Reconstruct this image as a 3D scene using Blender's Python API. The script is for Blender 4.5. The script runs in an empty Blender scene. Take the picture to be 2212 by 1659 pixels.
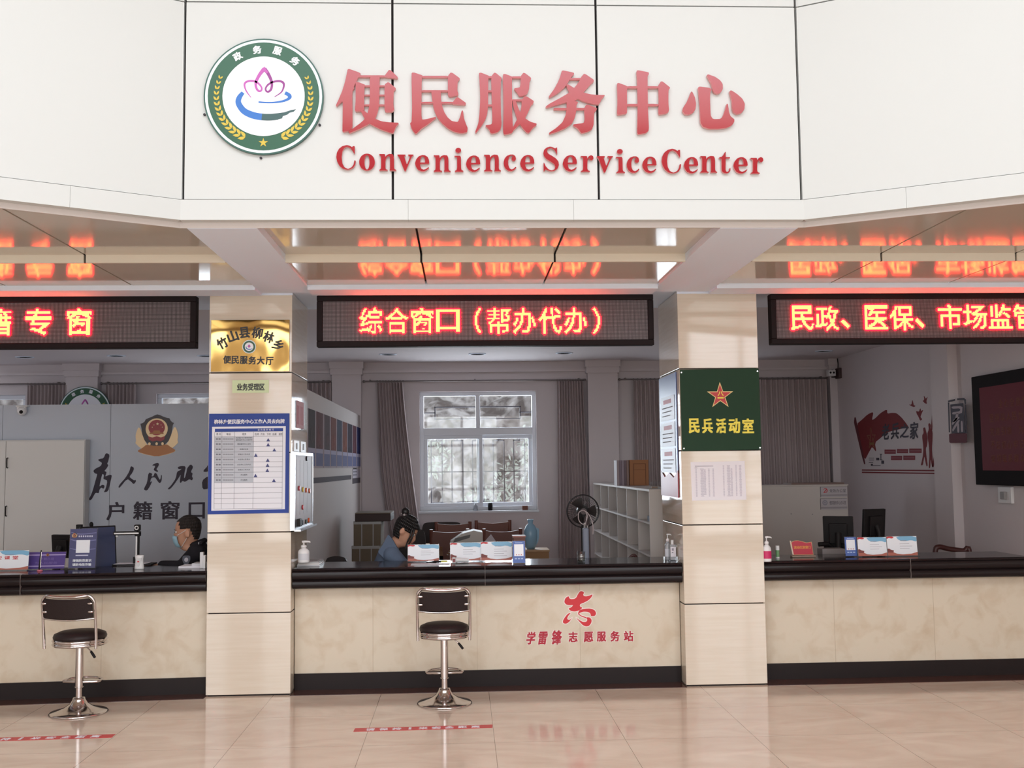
import bpy, bmesh, math, random
from mathutils import Vector, Matrix
from mathutils.geometry import tessellate_polygon
random.seed(7)
SC = bpy.context.scene
COL = SC.collection
PI = math.pi

# ------------------------------------------------------------ camera
F_PX, YAW, PITCH, ROLL = 2307.09, .0473965, .0770136, -.01143958
CAM = Vector((0, -8.52, 1.75))
_fw = Vector((math.sin(YAW)*math.cos(PITCH), math.cos(YAW)*math.cos(PITCH), math.sin(PITCH)))
_rt = Vector((math.cos(YAW), -math.sin(YAW), 0))
_up = _rt.cross(_fw)
RT = _rt*math.cos(ROLL)+_up*math.sin(ROLL)
UP = -_rt*math.sin(ROLL)+_up*math.cos(ROLL)
FW = _fw
cd = bpy.data.cameras.new('camera'); cam = bpy.data.objects.new('camera', cd); COL.objects.link(cam)
cd.sensor_width = 36; cd.lens = F_PX/2212*36; cd.clip_end = 200
mw = Matrix((RT, UP, -FW)).transposed().to_4x4(); mw.translation = CAM
cam.matrix_world = mw
SC.camera = cam
# ------------------------------------------------------------ exposure, world, daylight
SC.view_settings.view_transform = 'Standard'; SC.view_settings.look = 'None'
SC.view_settings.gamma = 1; SC.view_settings.use_curve_mapping = False
SC.view_settings.exposure = 0.13
SC.cycles.use_denoising = True
SC.cycles.max_bounces = 8; SC.cycles.diffuse_bounces = 5; SC.cycles.glossy_bounces = 4
SC.cycles.transparent_max_bounces = 12; SC.cycles.transmission_bounces = 4
SC.cycles.sample_clamp_indirect = 6; SC.cycles.caustics_reflective = False; SC.cycles.caustics_refractive = False
W = bpy.data.worlds.new('sky'); SC.world = W; W.use_nodes = True
_bg = W.node_tree.nodes['Background']; _bg.inputs[0].default_value = (.80, .88, 1, 1); _bg.inputs[1].default_value = 2.0

def area_light(name, loc, size, power, direction, color=(1, 1, 1)):
    l = bpy.data.lights.new(name, 'AREA'); l.shape = 'RECTANGLE'; l.size, l.size_y = size
    l.energy = power; l.color = color
    o = bpy.data.objects.new(name, l); COL.objects.link(o); o.location = loc
    o.rotation_euler = Vector(direction).to_track_quat('-Z', 'Y').to_euler()
    return o
# daylight pouring in through the hall's tall windows (behind the camera)
LOBBY_WIN = [(-7.2, -4.8), (-4.2, -1.8), (-1.2, 1.2), (1.8, 4.2), (4.8, 7.2)]
for a, b in LOBBY_WIN:
    area_light('daylight_hall_window', ((a+b)/2, -14.15, 2.45), (2.4, 4.5), 118, (0, 1, -.05), (1, 1, .995))
area_light('added_overhead_light', (0, -8.6, 6.75), (9, 4.5), 370, (0, .12, -1), (1, 1, .995))  # unseen overhead source, added to brighten the floor and soffit
# daylight through the office windows
area_light('daylight_office_window', (.22, 6.35, 1.97), (1.5, 1.5), 96, (0, -1, -.1), (.86, .92, 1))
area_light('daylight_office_window_b', (-3.3, 6.35, 1.75), (1.5, 1.1), 24, (0, -1, -.1), (.86, .92, 1))
area_light('daylight_office_window_c', (3.3, 6.35, 1.97), (1.3, 1.5), 12, (0, -1, -.1), (.86, .92, 1))

# ------------------------------------------------------------ helpers
def lin(c):
    return tuple((v/255/12.92 if v/255 <= .04045 else ((v/255+.055)/1.055)**2.4) for v in c)
MATS = {}
def M(name, rgb, rough=.5, metal=0, spec=.5, emit=None, es=0, alpha=1, coat=0, bump=0, bscale=50, trans=0):
    if name in MATS: return MATS[name]
    m = bpy.data.materials.new(name); m.use_nodes = True
    p = m.node_tree.nodes['Principled BSDF']
    p.inputs['Base Color'].default_value = (*lin(rgb), 1)
    p.inputs['Roughness'].default_value = rough; p.inputs['Metallic'].default_value = metal
    p.inputs['Specular IOR Level'].default_value = spec
    p.inputs['Coat Weight'].default_value = coat; p.inputs['Coat Roughness'].default_value = .08
    p.inputs['Transmission Weight'].default_value = trans
    if alpha < 1: p.inputs['Alpha'].default_value = alpha
    if emit: p.inputs['Emission Color'].default_value = (*emit, 1); p.inputs['Emission Strength'].default_value = es
    if bump:
        nt = m.node_tree; n = nt.nodes.new('ShaderNodeTexNoise'); n.inputs['Scale'].default_value = bscale
        tc = nt.nodes.new('ShaderNodeTexCoord'); nt.links.new(tc.outputs['Object'], n.inputs['Vector'])
        b = nt.nodes.new('ShaderNodeBump'); b.inputs['Strength'].default_value = bump; b.inputs['Distance'].default_value = .01
        nt.links.new(n.outputs['Fac'], b.inputs['Height']); nt.links.new(b.outputs['Normal'], p.inputs['Normal'])
    MATS[name] = m
    return m
def nodes_of(m):
    return m.node_tree, m.node_tree.nodes['Principled BSDF']
def geo_noise(m, c1, c2, scale=(1, 1, 1), nscale=3, detail=6, lo=.35, hi=.65, distort=0, base=None, bump=0):
    """mottled colour from world position: c1 -> c2"""
    nt, p = nodes_of(m); L = nt.links
    g = nt.nodes.new('ShaderNodeNewGeometry'); mp = nt.nodes.new('ShaderNodeMapping'); mp.inputs['Scale'].default_value = scale
    n = nt.nodes.new('ShaderNodeTexNoise'); n.inputs['Scale'].default_value = nscale; n.inputs['Detail'].default_value = detail; n.inputs['Distortion'].default_value = distort
    r = nt.nodes.new('ShaderNodeMapRange'); r.inputs[1].default_value = lo; r.inputs[2].default_value = hi
    x = nt.nodes.new('ShaderNodeMix'); x.data_type = 'RGBA'
    L.new(g.outputs['Position'], mp.inputs['Vector']); L.new(mp.outputs['Vector'], n.inputs['Vector'])
    L.new(n.outputs['Fac'], r.inputs[0]); L.new(r.outputs[0], x.inputs[0])
    if base is not None: L.new(base, x.inputs[6])
    else: x.inputs[6].default_value = (*lin(c1), 1)
    x.inputs[7].default_value = (*lin(c2), 1)
    L.new(x.outputs[2], p.inputs['Base Color'])
    if bump:
        b = nt.nodes.new('ShaderNodeBump'); b.inputs['Strength'].default_value = bump; b.inputs['Distance'].default_value = .02
        L.new(n.outputs['Fac'], b.inputs['Height']); L.new(b.outputs['Normal'], p.inputs['Normal'])
    return x.outputs[2]
def pane_mat(name, tint=(1, 1, 1), gloss=.06, rough=.02):
    m = bpy.data.materials.new(name); m.use_nodes = True; nt = m.node_tree
    nt.nodes.remove(nt.nodes['Principled BSDF']); out = nt.nodes['Material Output']
    t = nt.nodes.new('ShaderNodeBsdfTransparent'); t.inputs[0].default_value = (*tint, 1)
    g = nt.nodes.new('ShaderNodeBsdfGlossy'); g.inputs['Roughness'].default_value = rough
    x = nt.nodes.new('ShaderNodeMixShader'); x.inputs[0].default_value = gloss
    nt.links.new(t.outputs[0], x.inputs[1]); nt.links.new(g.outputs[0], x.inputs[2]); nt.links.new(x.outputs[0], out.inputs[0])
    MATS[name] = m; return m

def ray(x, y): return FW*F_PX + RT*(x-1106) + UP*(829.5-y)
def aY(x, y, Y): d = ray(x, y); return CAM + d*((Y-CAM.y)/d.y)
def aZ(x, y, Z): d = ray(x, y); return CAM + d*((Z-CAM.z)/d.z)
def aX(x, y, X): d = ray(x, y); return CAM + d*((X-CAM.x)/d.x)
class Pl:
    """a plane with right U, up V and outward normal N; px() gives its (u, v) under a point of the photo"""
    def __init__(s, O, U=(1, 0, 0), V=(0, 0, 1)):
        s.O, s.U, s.V = Vector(O), Vector(U).normalized(), Vector(V).normalized(); s.N = s.U.cross(s.V)
    def px(s, x, y):
        d = ray(x, y); p = CAM + d*((s.O-CAM).dot(s.N)/d.dot(s.N)) - s.O
        return (p.dot(s.U), p.dot(s.V))
    def w(s, u, v, n=0): return s.O+s.U*u+s.V*v+s.N*n
    def off(s, n): return Pl(s.O+s.N*n, s.U, s.V)
def front(Y): return Pl((0, Y, 0))
def facing_right(X): return Pl((X, 0, 0), (0, 1, 0))     # seen from +X
def facing_left(X): return Pl((X, 0, 0), (0, -1, 0))     # seen from -X
def zoomed(x0, y0, k): return lambda pts: [(x0+a*k, y0+b*k) for a, b in pts]

def loc_of(o):
    v = Vector((0, 0, 0))
    while o is not None: v = v+o.location; o = o.parent
    return v
def area2(p): return sum(p[i-1][0]*p[i][1]-p[i][0]*p[i-1][1] for i in range(len(p)))/2
def ccw(p): return p if area2(p) > 0 else p[::-1]
def soft(p, n=2, q=.2):
    for _ in range(n):
        r = []
        for i in range(len(p)):
            a, b = p[i], p[(i+1) % len(p)]
            r += [(a[0]+(b[0]-a[0])*q, a[1]+(b[1]-a[1])*q), (b[0]+(a[0]-b[0])*q, b[1]+(a[1]-b[1])*q)]
        p = r
    return p
def grow(p, d):
    p = ccw(p); r = []; n = len(p)
    for i in range(n):
        a, b, c = p[i-1], p[i], p[(i+1) % n]
        e1 = Vector((b[0]-a[0], b[1]-a[1])); e2 = Vector((c[0]-b[0], c[1]-b[1]))
        if e1.length < 1e-9 or e2.length < 1e-9: r.append(b); continue
        n1 = Vector((e1.y, -e1.x)).normalized(); n2 = Vector((e2.y, -e2.x)).normalized()
        m = n1+n2
        if m.length < .2: m = n1
        else: m = m.normalized()*min(1.6, 1/max(.4, m.normalized().dot(n1)))
        r.append((b[0]+m.x*d, b[1]+m.y*d))
    return r
def ell(cx, cy, rx, ry, n=28, a0=0, a1=2*PI): return [(cx+rx*math.cos(a0+(a1-a0)*i/n), cy+ry*math.sin(a0+(a1-a0)*i/n)) for i in range(n)]
def star(cx, cy, r, k=.382, rot=PI/2): return [(cx+(r if i % 2 == 0 else r*k)*math.cos(rot+i*PI/5), cy+(r if i % 2 == 0 else r*k)*math.sin(rot+i*PI/5)) for i in range(10)]
def catmull(P, n=6):
    P = [Vector(p) for p in P]; out = []
    for i in range(len(P)-1):
        a, b, c, d = P[max(0, i-1)], P[i], P[i+1], P[min(len(P)-1, i+2)]
        for k in range(n):
            t = k/n
            out.append(.5*((2*b)+(c-a)*t+(2*a-5*b+4*c-d)*t*t+(3*b-a-3*c+d)*t**3))
    return out+[P[-1]]
def ribbon(pts, widths, n=6):
    q = catmull([(x, y, w) for (x, y), w in zip(pts, widths)], n); L = []; R = []
    for i, p in enumerate(q):
        a, b = q[max(0, i-1)], q[min(len(q)-1, i+1)]
        t = Vector((b.x-a.x, b.y-a.y)).normalized(); h = max(p.z, 1e-4)/2
        L.append((p.x-t.y*h, p.y+t.x*h)); R.append((p.x+t.y*h, p.y-t.x*h))
    return [[L[i], L[i+1], R[i+1], R[i]] for i in range(len(q)-1)]

class MB:
    def __init__(s): s.v = []; s.f = []; s.m = []; s.sm = []
    def add(s, vs, fs, mi=0, smooth=False):
        b = len(s.v); s.v += [Vector(v) for v in vs]
        for f in fs: s.f.append([i+b for i in f]); s.m.append(mi); s.sm.append(smooth)
        return s
    def box(s, x0, x1, y0, y1, z0, z1, mi=0):
        return s.add([(x, y, z) for x in (x0, x1) for y in (y0, y1) for z in (z0, z1)],
                     [(0, 1, 3, 2), (4, 6, 7, 5), (0, 4, 5, 1), (2, 3, 7, 6), (0, 2, 6, 4), (1, 5, 7, 3)], mi)
    def obox(s, pl, u0, u1, v0, v1, n0, n1, mi=0):
        return s.add([pl.w(u, v, n) for u in (u0, u1) for v in (v0, v1) for n in (n0, n1)],
                     [(0, 1, 3, 2), (4, 6, 7, 5), (0, 4, 5, 1), (2, 3, 7, 6), (0, 2, 6, 4), (1, 5, 7, 3)], mi)
    def prism(s, pl, poly, n0, n1, holes=(), mi=0, side=None):
        """a flat outline (u, v) given thickness from n0 to n1 along the plane's normal"""
        poly = ccw(list(poly)); loops = [poly]+[ccw(list(h))[::-1] for h in holes]
        flat = [p for l in loops for p in l]; k = len(flat)
        tris = tessellate_polygon([[Vector((p[0], p[1], 0)) for p in l] for l in loops])
        def up(t):
            a, b, c = (flat[i] for i in t)
            return t if (b[0]-a[0])*(c[1]-a[1])-(c[0]-a[0])*(b[1]-a[1]) > 0 else (t[0], t[2], t[1])
        tris = [up(tuple(t)) for t in tris]
        vs = [pl.w(p[0], p[1], n1) for p in flat]
        if n1-n0 < 1e-6:
            return s.add(vs, tris, mi)
        vs += [pl.w(p[0], p[1], n0) for p in flat]
        s.add(vs, tris+[(t[2]+k, t[1]+k, t[0]+k) for t in tris], mi)
        b = 0; sides = []
        for l in loops:
            n = len(l)
            sides += [(b+i, b+i+k, b+(i+1) % n+k, b+(i+1) % n) for i in range(n)]
            b += n
        return s.add(vs, sides, mi if side is None else side)
    def rings(s, rr, mi=0, cap=True, smooth=True, closed=False):
        n = len(rr[0]); vs = [v for r in rr for v in r]; fs = []
        R = len(rr)
        for j in range(R if closed else R-1):
            k = (j+1) % R
            for i in range(n): fs.append((j*n+i, j*n+(i+1) % n, k*n+(i+1) % n, k*n+i))
        s.add(vs, fs, mi, smooth)
        if cap and not closed:
            s.add(rr[0], [tuple(range(n))[::-1]], mi); s.add(rr[-1], [tuple(range(n))], mi)
        return s
    def tube(s, pts, r, seg=10, closed=False, mi=0):
        pts = [Vector(p) for p in pts]; rr = []; N = len(pts); prev = None
        for i, p in enumerate(pts):
            a = pts[i-1] if (i > 0 or closed) else pts[0]; b = pts[(i+1) % N] if (i < N-1 or closed) else pts[-1]
            t = (b-a).normalized()
            if prev is None:
                prev = Vector((0, 0, 1)) if abs(t.z) < .9 else Vector((1, 0, 0))
            u = (prev-t*prev.dot(t)).normalized(); prev = u; w = t.cross(u)
            ri = r[i] if isinstance(r, (list, tuple)) else r
            rr.append([p+(u*math.cos(2*PI*k/seg)+w*math.sin(2*PI*k/seg))*ri for k in range(seg)])
        return s.rings(rr, mi, True, True, closed)
    def cyl(s, p0, p1, r0, r1=None, seg=20, mi=0): return s.tube([p0, p1], [r0, r1 if r1 is not None else r0], seg, False, mi)
    def lathe(s, prof, c=(0, 0, 0), seg=32, mi=0, sx=1, sy=1):
        c = Vector(c)
        return s.rings([[c+Vector((r*sx*math.cos(2*PI*k/seg), r*sy*math.sin(2*PI*k/seg), z)) for k in range(seg)] for r, z in prof], mi)
    def ball(s, c, r, seg=16, rows=10, mi=0, mat3=None):
        c = Vector(c); r = Vector(r) if not isinstance(r, (int, float)) else Vector((r, r, r)); rr = []
        for j in range(rows+1):
            t = -PI/2+PI*j/rows; q = max(math.cos(t), .001)
            ring = [Vector((r.x*q*math.cos(2*PI*k/seg), r.y*q*math.sin(2*PI*k/seg), r.z*math.sin(t))) for k in range(seg)]
            rr.append([c+(mat3 @ v if mat3 else v) for v in ring])
        return s.rings(rr, mi)
    def grid(s, P, mi=0, smooth=True, flip=False):
        n = len(P[0]); fs = []
        for j in range(len(P)-1):
            for i in range(n-1):
                q = (j*n+i, j*n+i+1, (j+1)*n+i+1, (j+1)*n+i); fs.append(q[::-1] if flip else q)
        return s.add([v for r in P for v in r], fs, mi, smooth)
    def text(s, pl, txt, u0, v0, u1, v1, n0=0, n1=.001, bold=0, mi=0, res=2, shear=0, rot=0, keep=False, space=1.0):
        """lettering stretched to fill a box of the plane; rot turns it about the box centre"""
        if bold:                                             # heavier strokes: the glyph laid down again a little to each side
            w_ = bold*(v1-v0)*(.0 if keep else 1); k_ = .00012
            for i, (a, b) in enumerate(((-1, -.7), (1, -.7), (1, .7), (-1, .7))):
                s.text(pl, txt, u0+w_+a*w_, v0+w_+b*w_, u1-w_+a*w_, v1-w_+b*w_, n0, n1+k_*(i+1), 0, mi, res, shear, rot, keep, space)
            return s
        vs, fs = glyphs(txt, 0, res, n1-n0 > 1e-6, shear, space)
        if not vs: return s
        xs = [v[0] for v in vs]; ys = [v[1] for v in vs]; x0, x1, y0, y1 = min(xs), max(xs), min(ys), max(ys)
        kx = (u1-u0)/max(x1-x0, 1e-6); ky = (v1-v0)/max(y1-y0, 1e-6)
        if keep: kx = ky = min(kx, ky)
        cu, cv = (u0+u1)/2, (v0+v1)/2; c, sn = math.cos(rot), math.sin(rot); out = []
        for x, y, z in vs:
            a = (x-(x0+x1)/2)*kx; b = (y-(y0+y1)/2)*ky
            out.append(pl.w(cu+a*c-b*sn, cv+a*sn+b*c, n1 if z > 0 else n0))
        return s.add(out, fs, mi)
    def build(s, name, mat, parent=None, bevel=0, smooth=None, at=None, weld=False):
        if parent is not None: o0 = loc_of(parent)
        elif at is not None: o0 = Vector(at)
        else:
            xs = [v.x for v in s.v]; ys = [v.y for v in s.v]; zs = [v.z for v in s.v]
            o0 = Vector(((min(xs)+max(xs))/2, (min(ys)+max(ys))/2, min(zs)))
        me = bpy.data.meshes.new(name)
        me.from_pydata([tuple(v-o0) for v in s.v], [], s.f)
        for mm in (mat if isinstance(mat, (list, tuple)) else [mat]): me.materials.append(mm)
        me.polygons.foreach_set('material_index', s.m)
        me.polygons.foreach_set('use_smooth', s.sm if smooth is None else [smooth]*len(s.f))
        if weld:
            bm = bmesh.new(); bm.from_mesh(me); bmesh.ops.remove_doubles(bm, verts=bm.verts, dist=1e-5)
            bmesh.ops.recalc_face_normals(bm, faces=bm.faces); bm.to_mesh(me); bm.free()
        me.update()
        o = bpy.data.objects.new(name, me); COL.objects.link(o)
        if parent is not None: o.parent = parent
        else: o.location = o0
        if bevel:
            b = o.modifiers.new('bevel', 'BEVEL'); b.width = bevel; b.segments = 2; b.limit_method = 'ANGLE'; b.angle_limit = .6
        return o
_G = {}
def glyphs(txt, bold, res, solid, shear, space=1.0):
    key = (txt, bold, res, solid, shear, space)
    if key not in _G:
        c = bpy.data.curves.new('t', 'FONT'); c.body = txt; c.size = 1; c.offset = bold; c.shear = shear; c.resolution_u = res
        c.space_character = space
        c.fill_mode = 'BOTH' if solid else 'FRONT'; c.extrude = .01 if solid else 0
        o = bpy.data.objects.new('t', c); COL.objects.link(o)
        me = bpy.data.meshes.new_from_object(o.evaluated_get(bpy.context.evaluated_depsgraph_get()))
        _G[key] = ([tuple(v.co) if solid else (v.co.x, v.co.y, 1) for v in me.vertices], [tuple(p.vertices) for p in me.polygons])
        bpy.data.objects.remove(o); bpy.data.curves.remove(c); bpy.data.meshes.remove(me)
    return _G[key]

def tag(o, label=None, cat=None, group=None, kind=None):
    if label: o['label'] = label
    if cat: o['category'] = cat
    if group: o['group'] = group
    if kind: o['kind'] = kind
    return o
def thing(name, label, cat, loc=(0, 0, 0), group=None, kind=None):
    o = bpy.data.objects.new(name, None); COL.objects.link(o); o.location = loc; o.empty_display_size = .1
    return tag(o, label, cat, group, kind)
def struct(name, mb, mat, label, cat, bevel=0):
    return tag(mb.build(name, mat, None, bevel), label, cat, None, 'structure')
def dup(root, loc=None, rotz=None, label=None, group=None):
    r = root.copy(); COL.objects.link(r)
    if loc is not None: r.location = loc
    if rotz is not None: r.rotation_euler = (0, 0, rotz)
    if label: r['label'] = label
    if group: r['group'] = group
    for ch in list(root.children):
        c = ch.copy(); COL.objects.link(c); c.parent = r
        for g in list(ch.children):
            d = g.copy(); COL.objects.link(d); d.parent = c
    return r

# ------------------------------------------------------------ materials
fascia_m = M('fascia_panel_white', (200, 203, 202), .35, spec=.3)
plaster = M('painted_plaster', (214, 206, 208), .85, spec=.2)
soffit_m = M('painted_soffit', (230, 240, 255), .8, spec=.2)
cream_gloss = M('glossy_cream_panel', (205, 196, 182), .09, spec=.6)
dark_gap = M('dark_joint', (30, 22, 24), .7)
black_granite = M('black_granite', (36, 29, 30), .12, spec=.16)
skirt_m = M('black_skirting', (34, 26, 26), .45, spec=.2)
brown_strip = M('brown_marble_strip', (74, 46, 40), .12)
chrome = M('chrome', (205, 198, 196), .13, 1)
black_leather = M('black_leather', (40, 30, 30), .45, spec=.25, bump=.15, bscale=160)
black_plastic = M('black_plastic', (30, 27, 28), .5, spec=.2)
white_plastic = M('white_plastic', (226, 226, 228), .4)
grey_plastic = M('grey_plastic', (150, 148, 148), .5)
white_paper = M('white_paper', (232, 230, 238), .8)
ink = M('black_ink', (36, 30, 40), .6)
grey_ink = M('grey_ink', (150, 148, 160), .8)
red_paint = M('red_paint', (190, 26, 36), .5)
dark_red = M('dark_red_vinyl', (120, 22, 30), .7)
dark_purple = M('dark_vinyl', (44, 34, 52), .6)
pvc_white = M('window_frame_white', (225, 228, 235), .4)
clear = pane_mat('clear_pane', (.93, .95, .95), .05)
acrylic = pane_mat('clear_acrylic', (.92, .93, .94), .05, .08)
skin_m = M('skin', (196, 146, 120), .55)
hair_m = M('black_hair', (24, 20, 20), .45)

tile_wood = M('cream_pillar_tile', (224, 208, 186), .05, spec=.6)
geo_noise(tile_wood, (217, 206, 191), (211, 198, 181), (1.0, 1.0, 22), 2.2, 5, .35, .7)
marble = M('beige_marble_panel', (205, 190, 165), .35)
_b = geo_noise(marble, (214, 202, 183), (200, 182, 158), (1, 1, 1), 6.5, 10, .46, .74, .5)
floor_m = M('polished_floor_tile', (200, 172, 150), .1, spec=.6)
def _floor():
    nt, p = nodes_of(floor_m); L = nt.links
    base = geo_noise(floor_m, (218, 202, 187), (200, 178, 161), (1, 2.2, 1), 1.6, 8, .3, .75, 1.2)
    g = nt.nodes.new('ShaderNodeNewGeometry'); sx = nt.nodes.new('ShaderNodeSeparateXYZ'); L.new(g.outputs['Position'], sx.inputs[0])
    def line(sock, off):
        a = nt.nodes.new('ShaderNodeMath'); a.operation = 'SUBTRACT'; a.inputs[1].default_value = off; L.new(sock, a.inputs[0])
        b = nt.nodes.new('ShaderNodeMath'); b.operation = 'PINGPONG'; b.inputs[1].default_value = .8355/2; L.new(a.outputs[0], b.inputs[0])
        c = nt.nodes.new('ShaderNodeMath'); c.operation = 'LESS_THAN'; c.inputs[1].default_value = .0016; L.new(b.outputs[0], c.inputs[0])
        return c.outputs[0]
    mx = nt.nodes.new('ShaderNodeMath'); mx.operation = 'MAXIMUM'
    L.new(line(sx.outputs['X'], .194), mx.inputs[0]); L.new(line(sx.outputs['Y'], -1.575), mx.inputs[1])
    x = nt.nodes.new('ShaderNodeMix'); x.data_type = 'RGBA'; L.new(mx.outputs[0], x.inputs[0]); L.new(base, x.inputs[6]); x.inputs[7].default_value = (*lin((110, 84, 70)), 1)
    L.new(x.outputs[2], p.inputs['Base Color'])
_floor()
led_face = M('led_matrix_face', (40, 36, 40), .5)
def _led():
    nt, p = nodes_of(led_face); L = nt.links
    g = nt.nodes.new('ShaderNodeNewGeometry'); sx = nt.nodes.new('ShaderNodeSeparateXYZ'); L.new(g.outputs['Position'], sx.inputs[0]); acc = []
    for s_ in ('X', 'Z'):
        b = nt.nodes.new('ShaderNodeMath'); b.operation = 'PINGPONG'; b.inputs[1].default_value = .005; L.new(sx.outputs[s_], b.inputs[0])
        c = nt.nodes.new('ShaderNodeMath'); c.operation = 'GREATER_THAN'; c.inputs[1].default_value = .0022; L.new(b.outputs[0], c.inputs[0]); acc.append(c.outputs[0])
    m_ = nt.nodes.new('ShaderNodeMath'); m_.operation = 'MULTIPLY'; L.new(acc[0], m_.inputs[0]); L.new(acc[1], m_.inputs[1])
    x = nt.nodes.new('ShaderNodeMix'); x.data_type = 'RGBA'; L.new(m_.outputs[0], x.inputs[0])
    x.inputs[6].default_value = (*lin((46, 38, 42)), 1); x.inputs[7].default_value = (*lin((140, 126, 130)), 1); L.new(x.outputs[2], p.inputs['Base Color'])
_led()
led_yellow = M('led_lit_yellow', (255, 220, 120), .5, emit=(1, .70, .20), es=1.0)
led_fringe = M('led_red_glow', (255, 40, 60), .5, emit=(1, .002, .011), es=11)  # stands in for the red glow fringe around the lit characters
brass = M('polished_brass', (206, 168, 100), .06, 1)
def _brass():
    nt, p = nodes_of(brass); L = nt.links
    g = nt.nodes.new('ShaderNodeNewGeometry'); n = nt.nodes.new('ShaderNodeTexNoise'); n.inputs['Scale'].default_value = 3.2; n.inputs['Detail'].default_value = .5
    b = nt.nodes.new('ShaderNodeBump'); b.inputs['Strength'].default_value = .3; b.inputs['Distance'].default_value = .035
    L.new(g.outputs['Position'], n.inputs['Vector']); L.new(n.outputs['Fac'], b.inputs['Height']); L.new(b.outputs['Normal'], p.inputs['Normal'])
_brass()
curtain_m = M('grey_brown_curtain', (178, 164, 164), .85, spec=.1)
wood_dark = M('reddish_brown_wood', (104, 54, 40), .45)
wood_tan = M('tan_wood', (196, 160, 122), .5)
cardboard = M('brown_cardboard', (112, 101, 85), .8)
letter_red = M('glossy_red_acrylic', (158, 24, 38), .12, spec=.6)
letter_edge = M('frosted_letter_edge', (222, 160, 160), .5)
foliage_m = M('outdoor_foliage', (120, 150, 84), .9)
rock_m = M('outdoor_rock', (190, 178, 178), .95)
geo_noise(rock_m, (188, 178, 172), (104, 92, 86), (1, 1, 1), 4.0, 14, .38, .6, .5)
denim = M('denim_blue', (92, 106, 128), .9)
# ============================================================ structure
PLX = (-1.995, -1.345); PRX = (1.755, 2.405)      # pillar sides
ZS = 3.16                                        # soffit and office ceiling
YB = 5.88                                        # back wall of the offices
struct('floor', MB().box(-9.2, 9.2, -14.3, 6.1, -.12, 0), floor_m, 'polished cream and pink marble tile floor with faint joints', 'floor')
s_ = MB()
for a, b in ((-5.2, PLX[0]), (PLX[1], PRX[0]), (PRX[1], 4.9)):
    if a < -2: s_.prism(Pl((0, 0, 0), (1, 0, 0), (0, 1, 0)), [(a, -.245), (b, -.075), (b, .12), (a, -.04)], 0, .004)
    else: s_.box(a, b, -.03, .3, 0, .004)
struct('floor_strip', s_, brown_strip, 'dark brown marble strip in the floor along the counter feet', 'floor')

def pillar(x0, x1, joints, label):
    m = MB(); y1 = .85; g = .004
    zz = [0]+joints+[ZS-.004]
    for a, b in zip(zz, zz[1:]): m.box(x0, x1, 0, y1, a+(g if a else .012), b-g if b < 3 else b)
    m.box(x0+.012, x1-.012, .012, y1-.012, 0, ZS-.004, 1)
    return struct('pillar', m, [tile_wood, dark_gap], label, 'pillar', .003)
pillar(*PLX, [.635, 1.258, 1.88, 2.515], 'square cream tiled pillar carrying the brass plate and blue staff board')
pillar(*PRX, [.642, 1.267, 1.86, 2.52], 'square cream tiled pillar carrying the green sign with a red star')
m = MB().box(PLX[0]-.004, PLX[1]+.004, -.012, .0, ZS-.028, ZS-.004); m.box(PRX[0]-.004, PRX[1]+.004, -.012, 0, ZS-.028, ZS-.004)
struct('trim_1', m, soffit_m, 'thin white strip where the tiled pillars meet the soffit', 'trim')

# --- soffit: beams, stepped gloss panels between them
BEAM = [(-1.575, -1.175), (1.535, 2.0)]
struct('ceiling_beam', MB().box(-6.3, 6.3, -.07, .95, ZS, ZS+.5).box(-6.3, -1.575, -.34, -.06, 3.12, ZS+.2).box(-1.175, 1.535, -.34, -.06, 3.12, ZS+.2).box(2.0, 6.3, -.34, -.06, 3.12, ZS+.2), soffit_m, 'white plaster beam across the hall above the LED signs', 'beam')
for (a, b), l in zip(BEAM, ('white plaster beam between the tall brass-plate pillar and the panelled fascia', 'white plaster beam between the green-sign pillar and the panelled fascia')):
    struct('ceiling_beam', MB().box(a, b, -2.36, -.07, 3.14, ZS+.5), soffit_m, l, 'beam')
bays = [(-6.3, -1.575, [-5.3, -4.37, -3.44, -2.5]), (-1.175, 1.535, [-.265, .64]), (2.0, 6.3, [2.9, 3.85, 4.8, 5.75])]
FC = [(-6.6, -5.35), (-1.6, -2.42), (2.02, -2.42), (6.6, -5.05)]     # fascia line seen from above
def fascia_y(x):
    for (xa, ya), (xb, yb) in zip(FC, FC[1:]):
        if xa <= x <= xb: return ya+(yb-ya)*(x-xa)/(xb-xa)
    return -2.4
cp = MB(); cg = MB(); ct_ = MB()
HZ = Pl((0, 0, 0), (1, 0, 0), (0, 1, 0))
for a, b, js in bays:
    xs = [a]+js+[b]
    for k, (p, q) in enumerate(zip(xs, xs[1:])):
        p2 = p+(.007 if k else 0); q2 = q-(.007 if k < len(js) else 0)
        cp.box(p2, q2, -1.35, -.34, 3.158, 3.178)                   # rear strip
        ct_.box(p2, q2, -1.37, -1.35, 3.133, 3.188)                 # upright trim between the two levels
        y0, y1 = fascia_y(p2)+.06, fascia_y(q2)+.06
        cp.prism(HZ, [(p2, y0), (q2, y1), (q2, -1.37), (p2, -1.37)], 3.188, 3.208)
    cg.box(a, b, -1.345, -.34, 3.182, 3.2); cg.box(a, b, -1.349, -1.345, 3.134, 3.25)
    cg.prism(HZ, [(a, fascia_y(a)+.06), (b, fascia_y(b)+.06), (b, -1.345), (a, -1.345)], 3.212, 3.232)
struct('ceiling_panel', cp, cream_gloss, 'glossy cream stepped soffit panels mirroring the red LED letters', 'ceiling')
struct('trim_4', ct_, M('cream_trim', (226, 218, 202), .5), 'cream upright trim strip between the two levels of glossy soffit panels', 'trim')
struct('ceiling_void', cg, dark_gap, 'dark gaps between the glossy cream soffit panels', 'ceiling')

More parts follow.
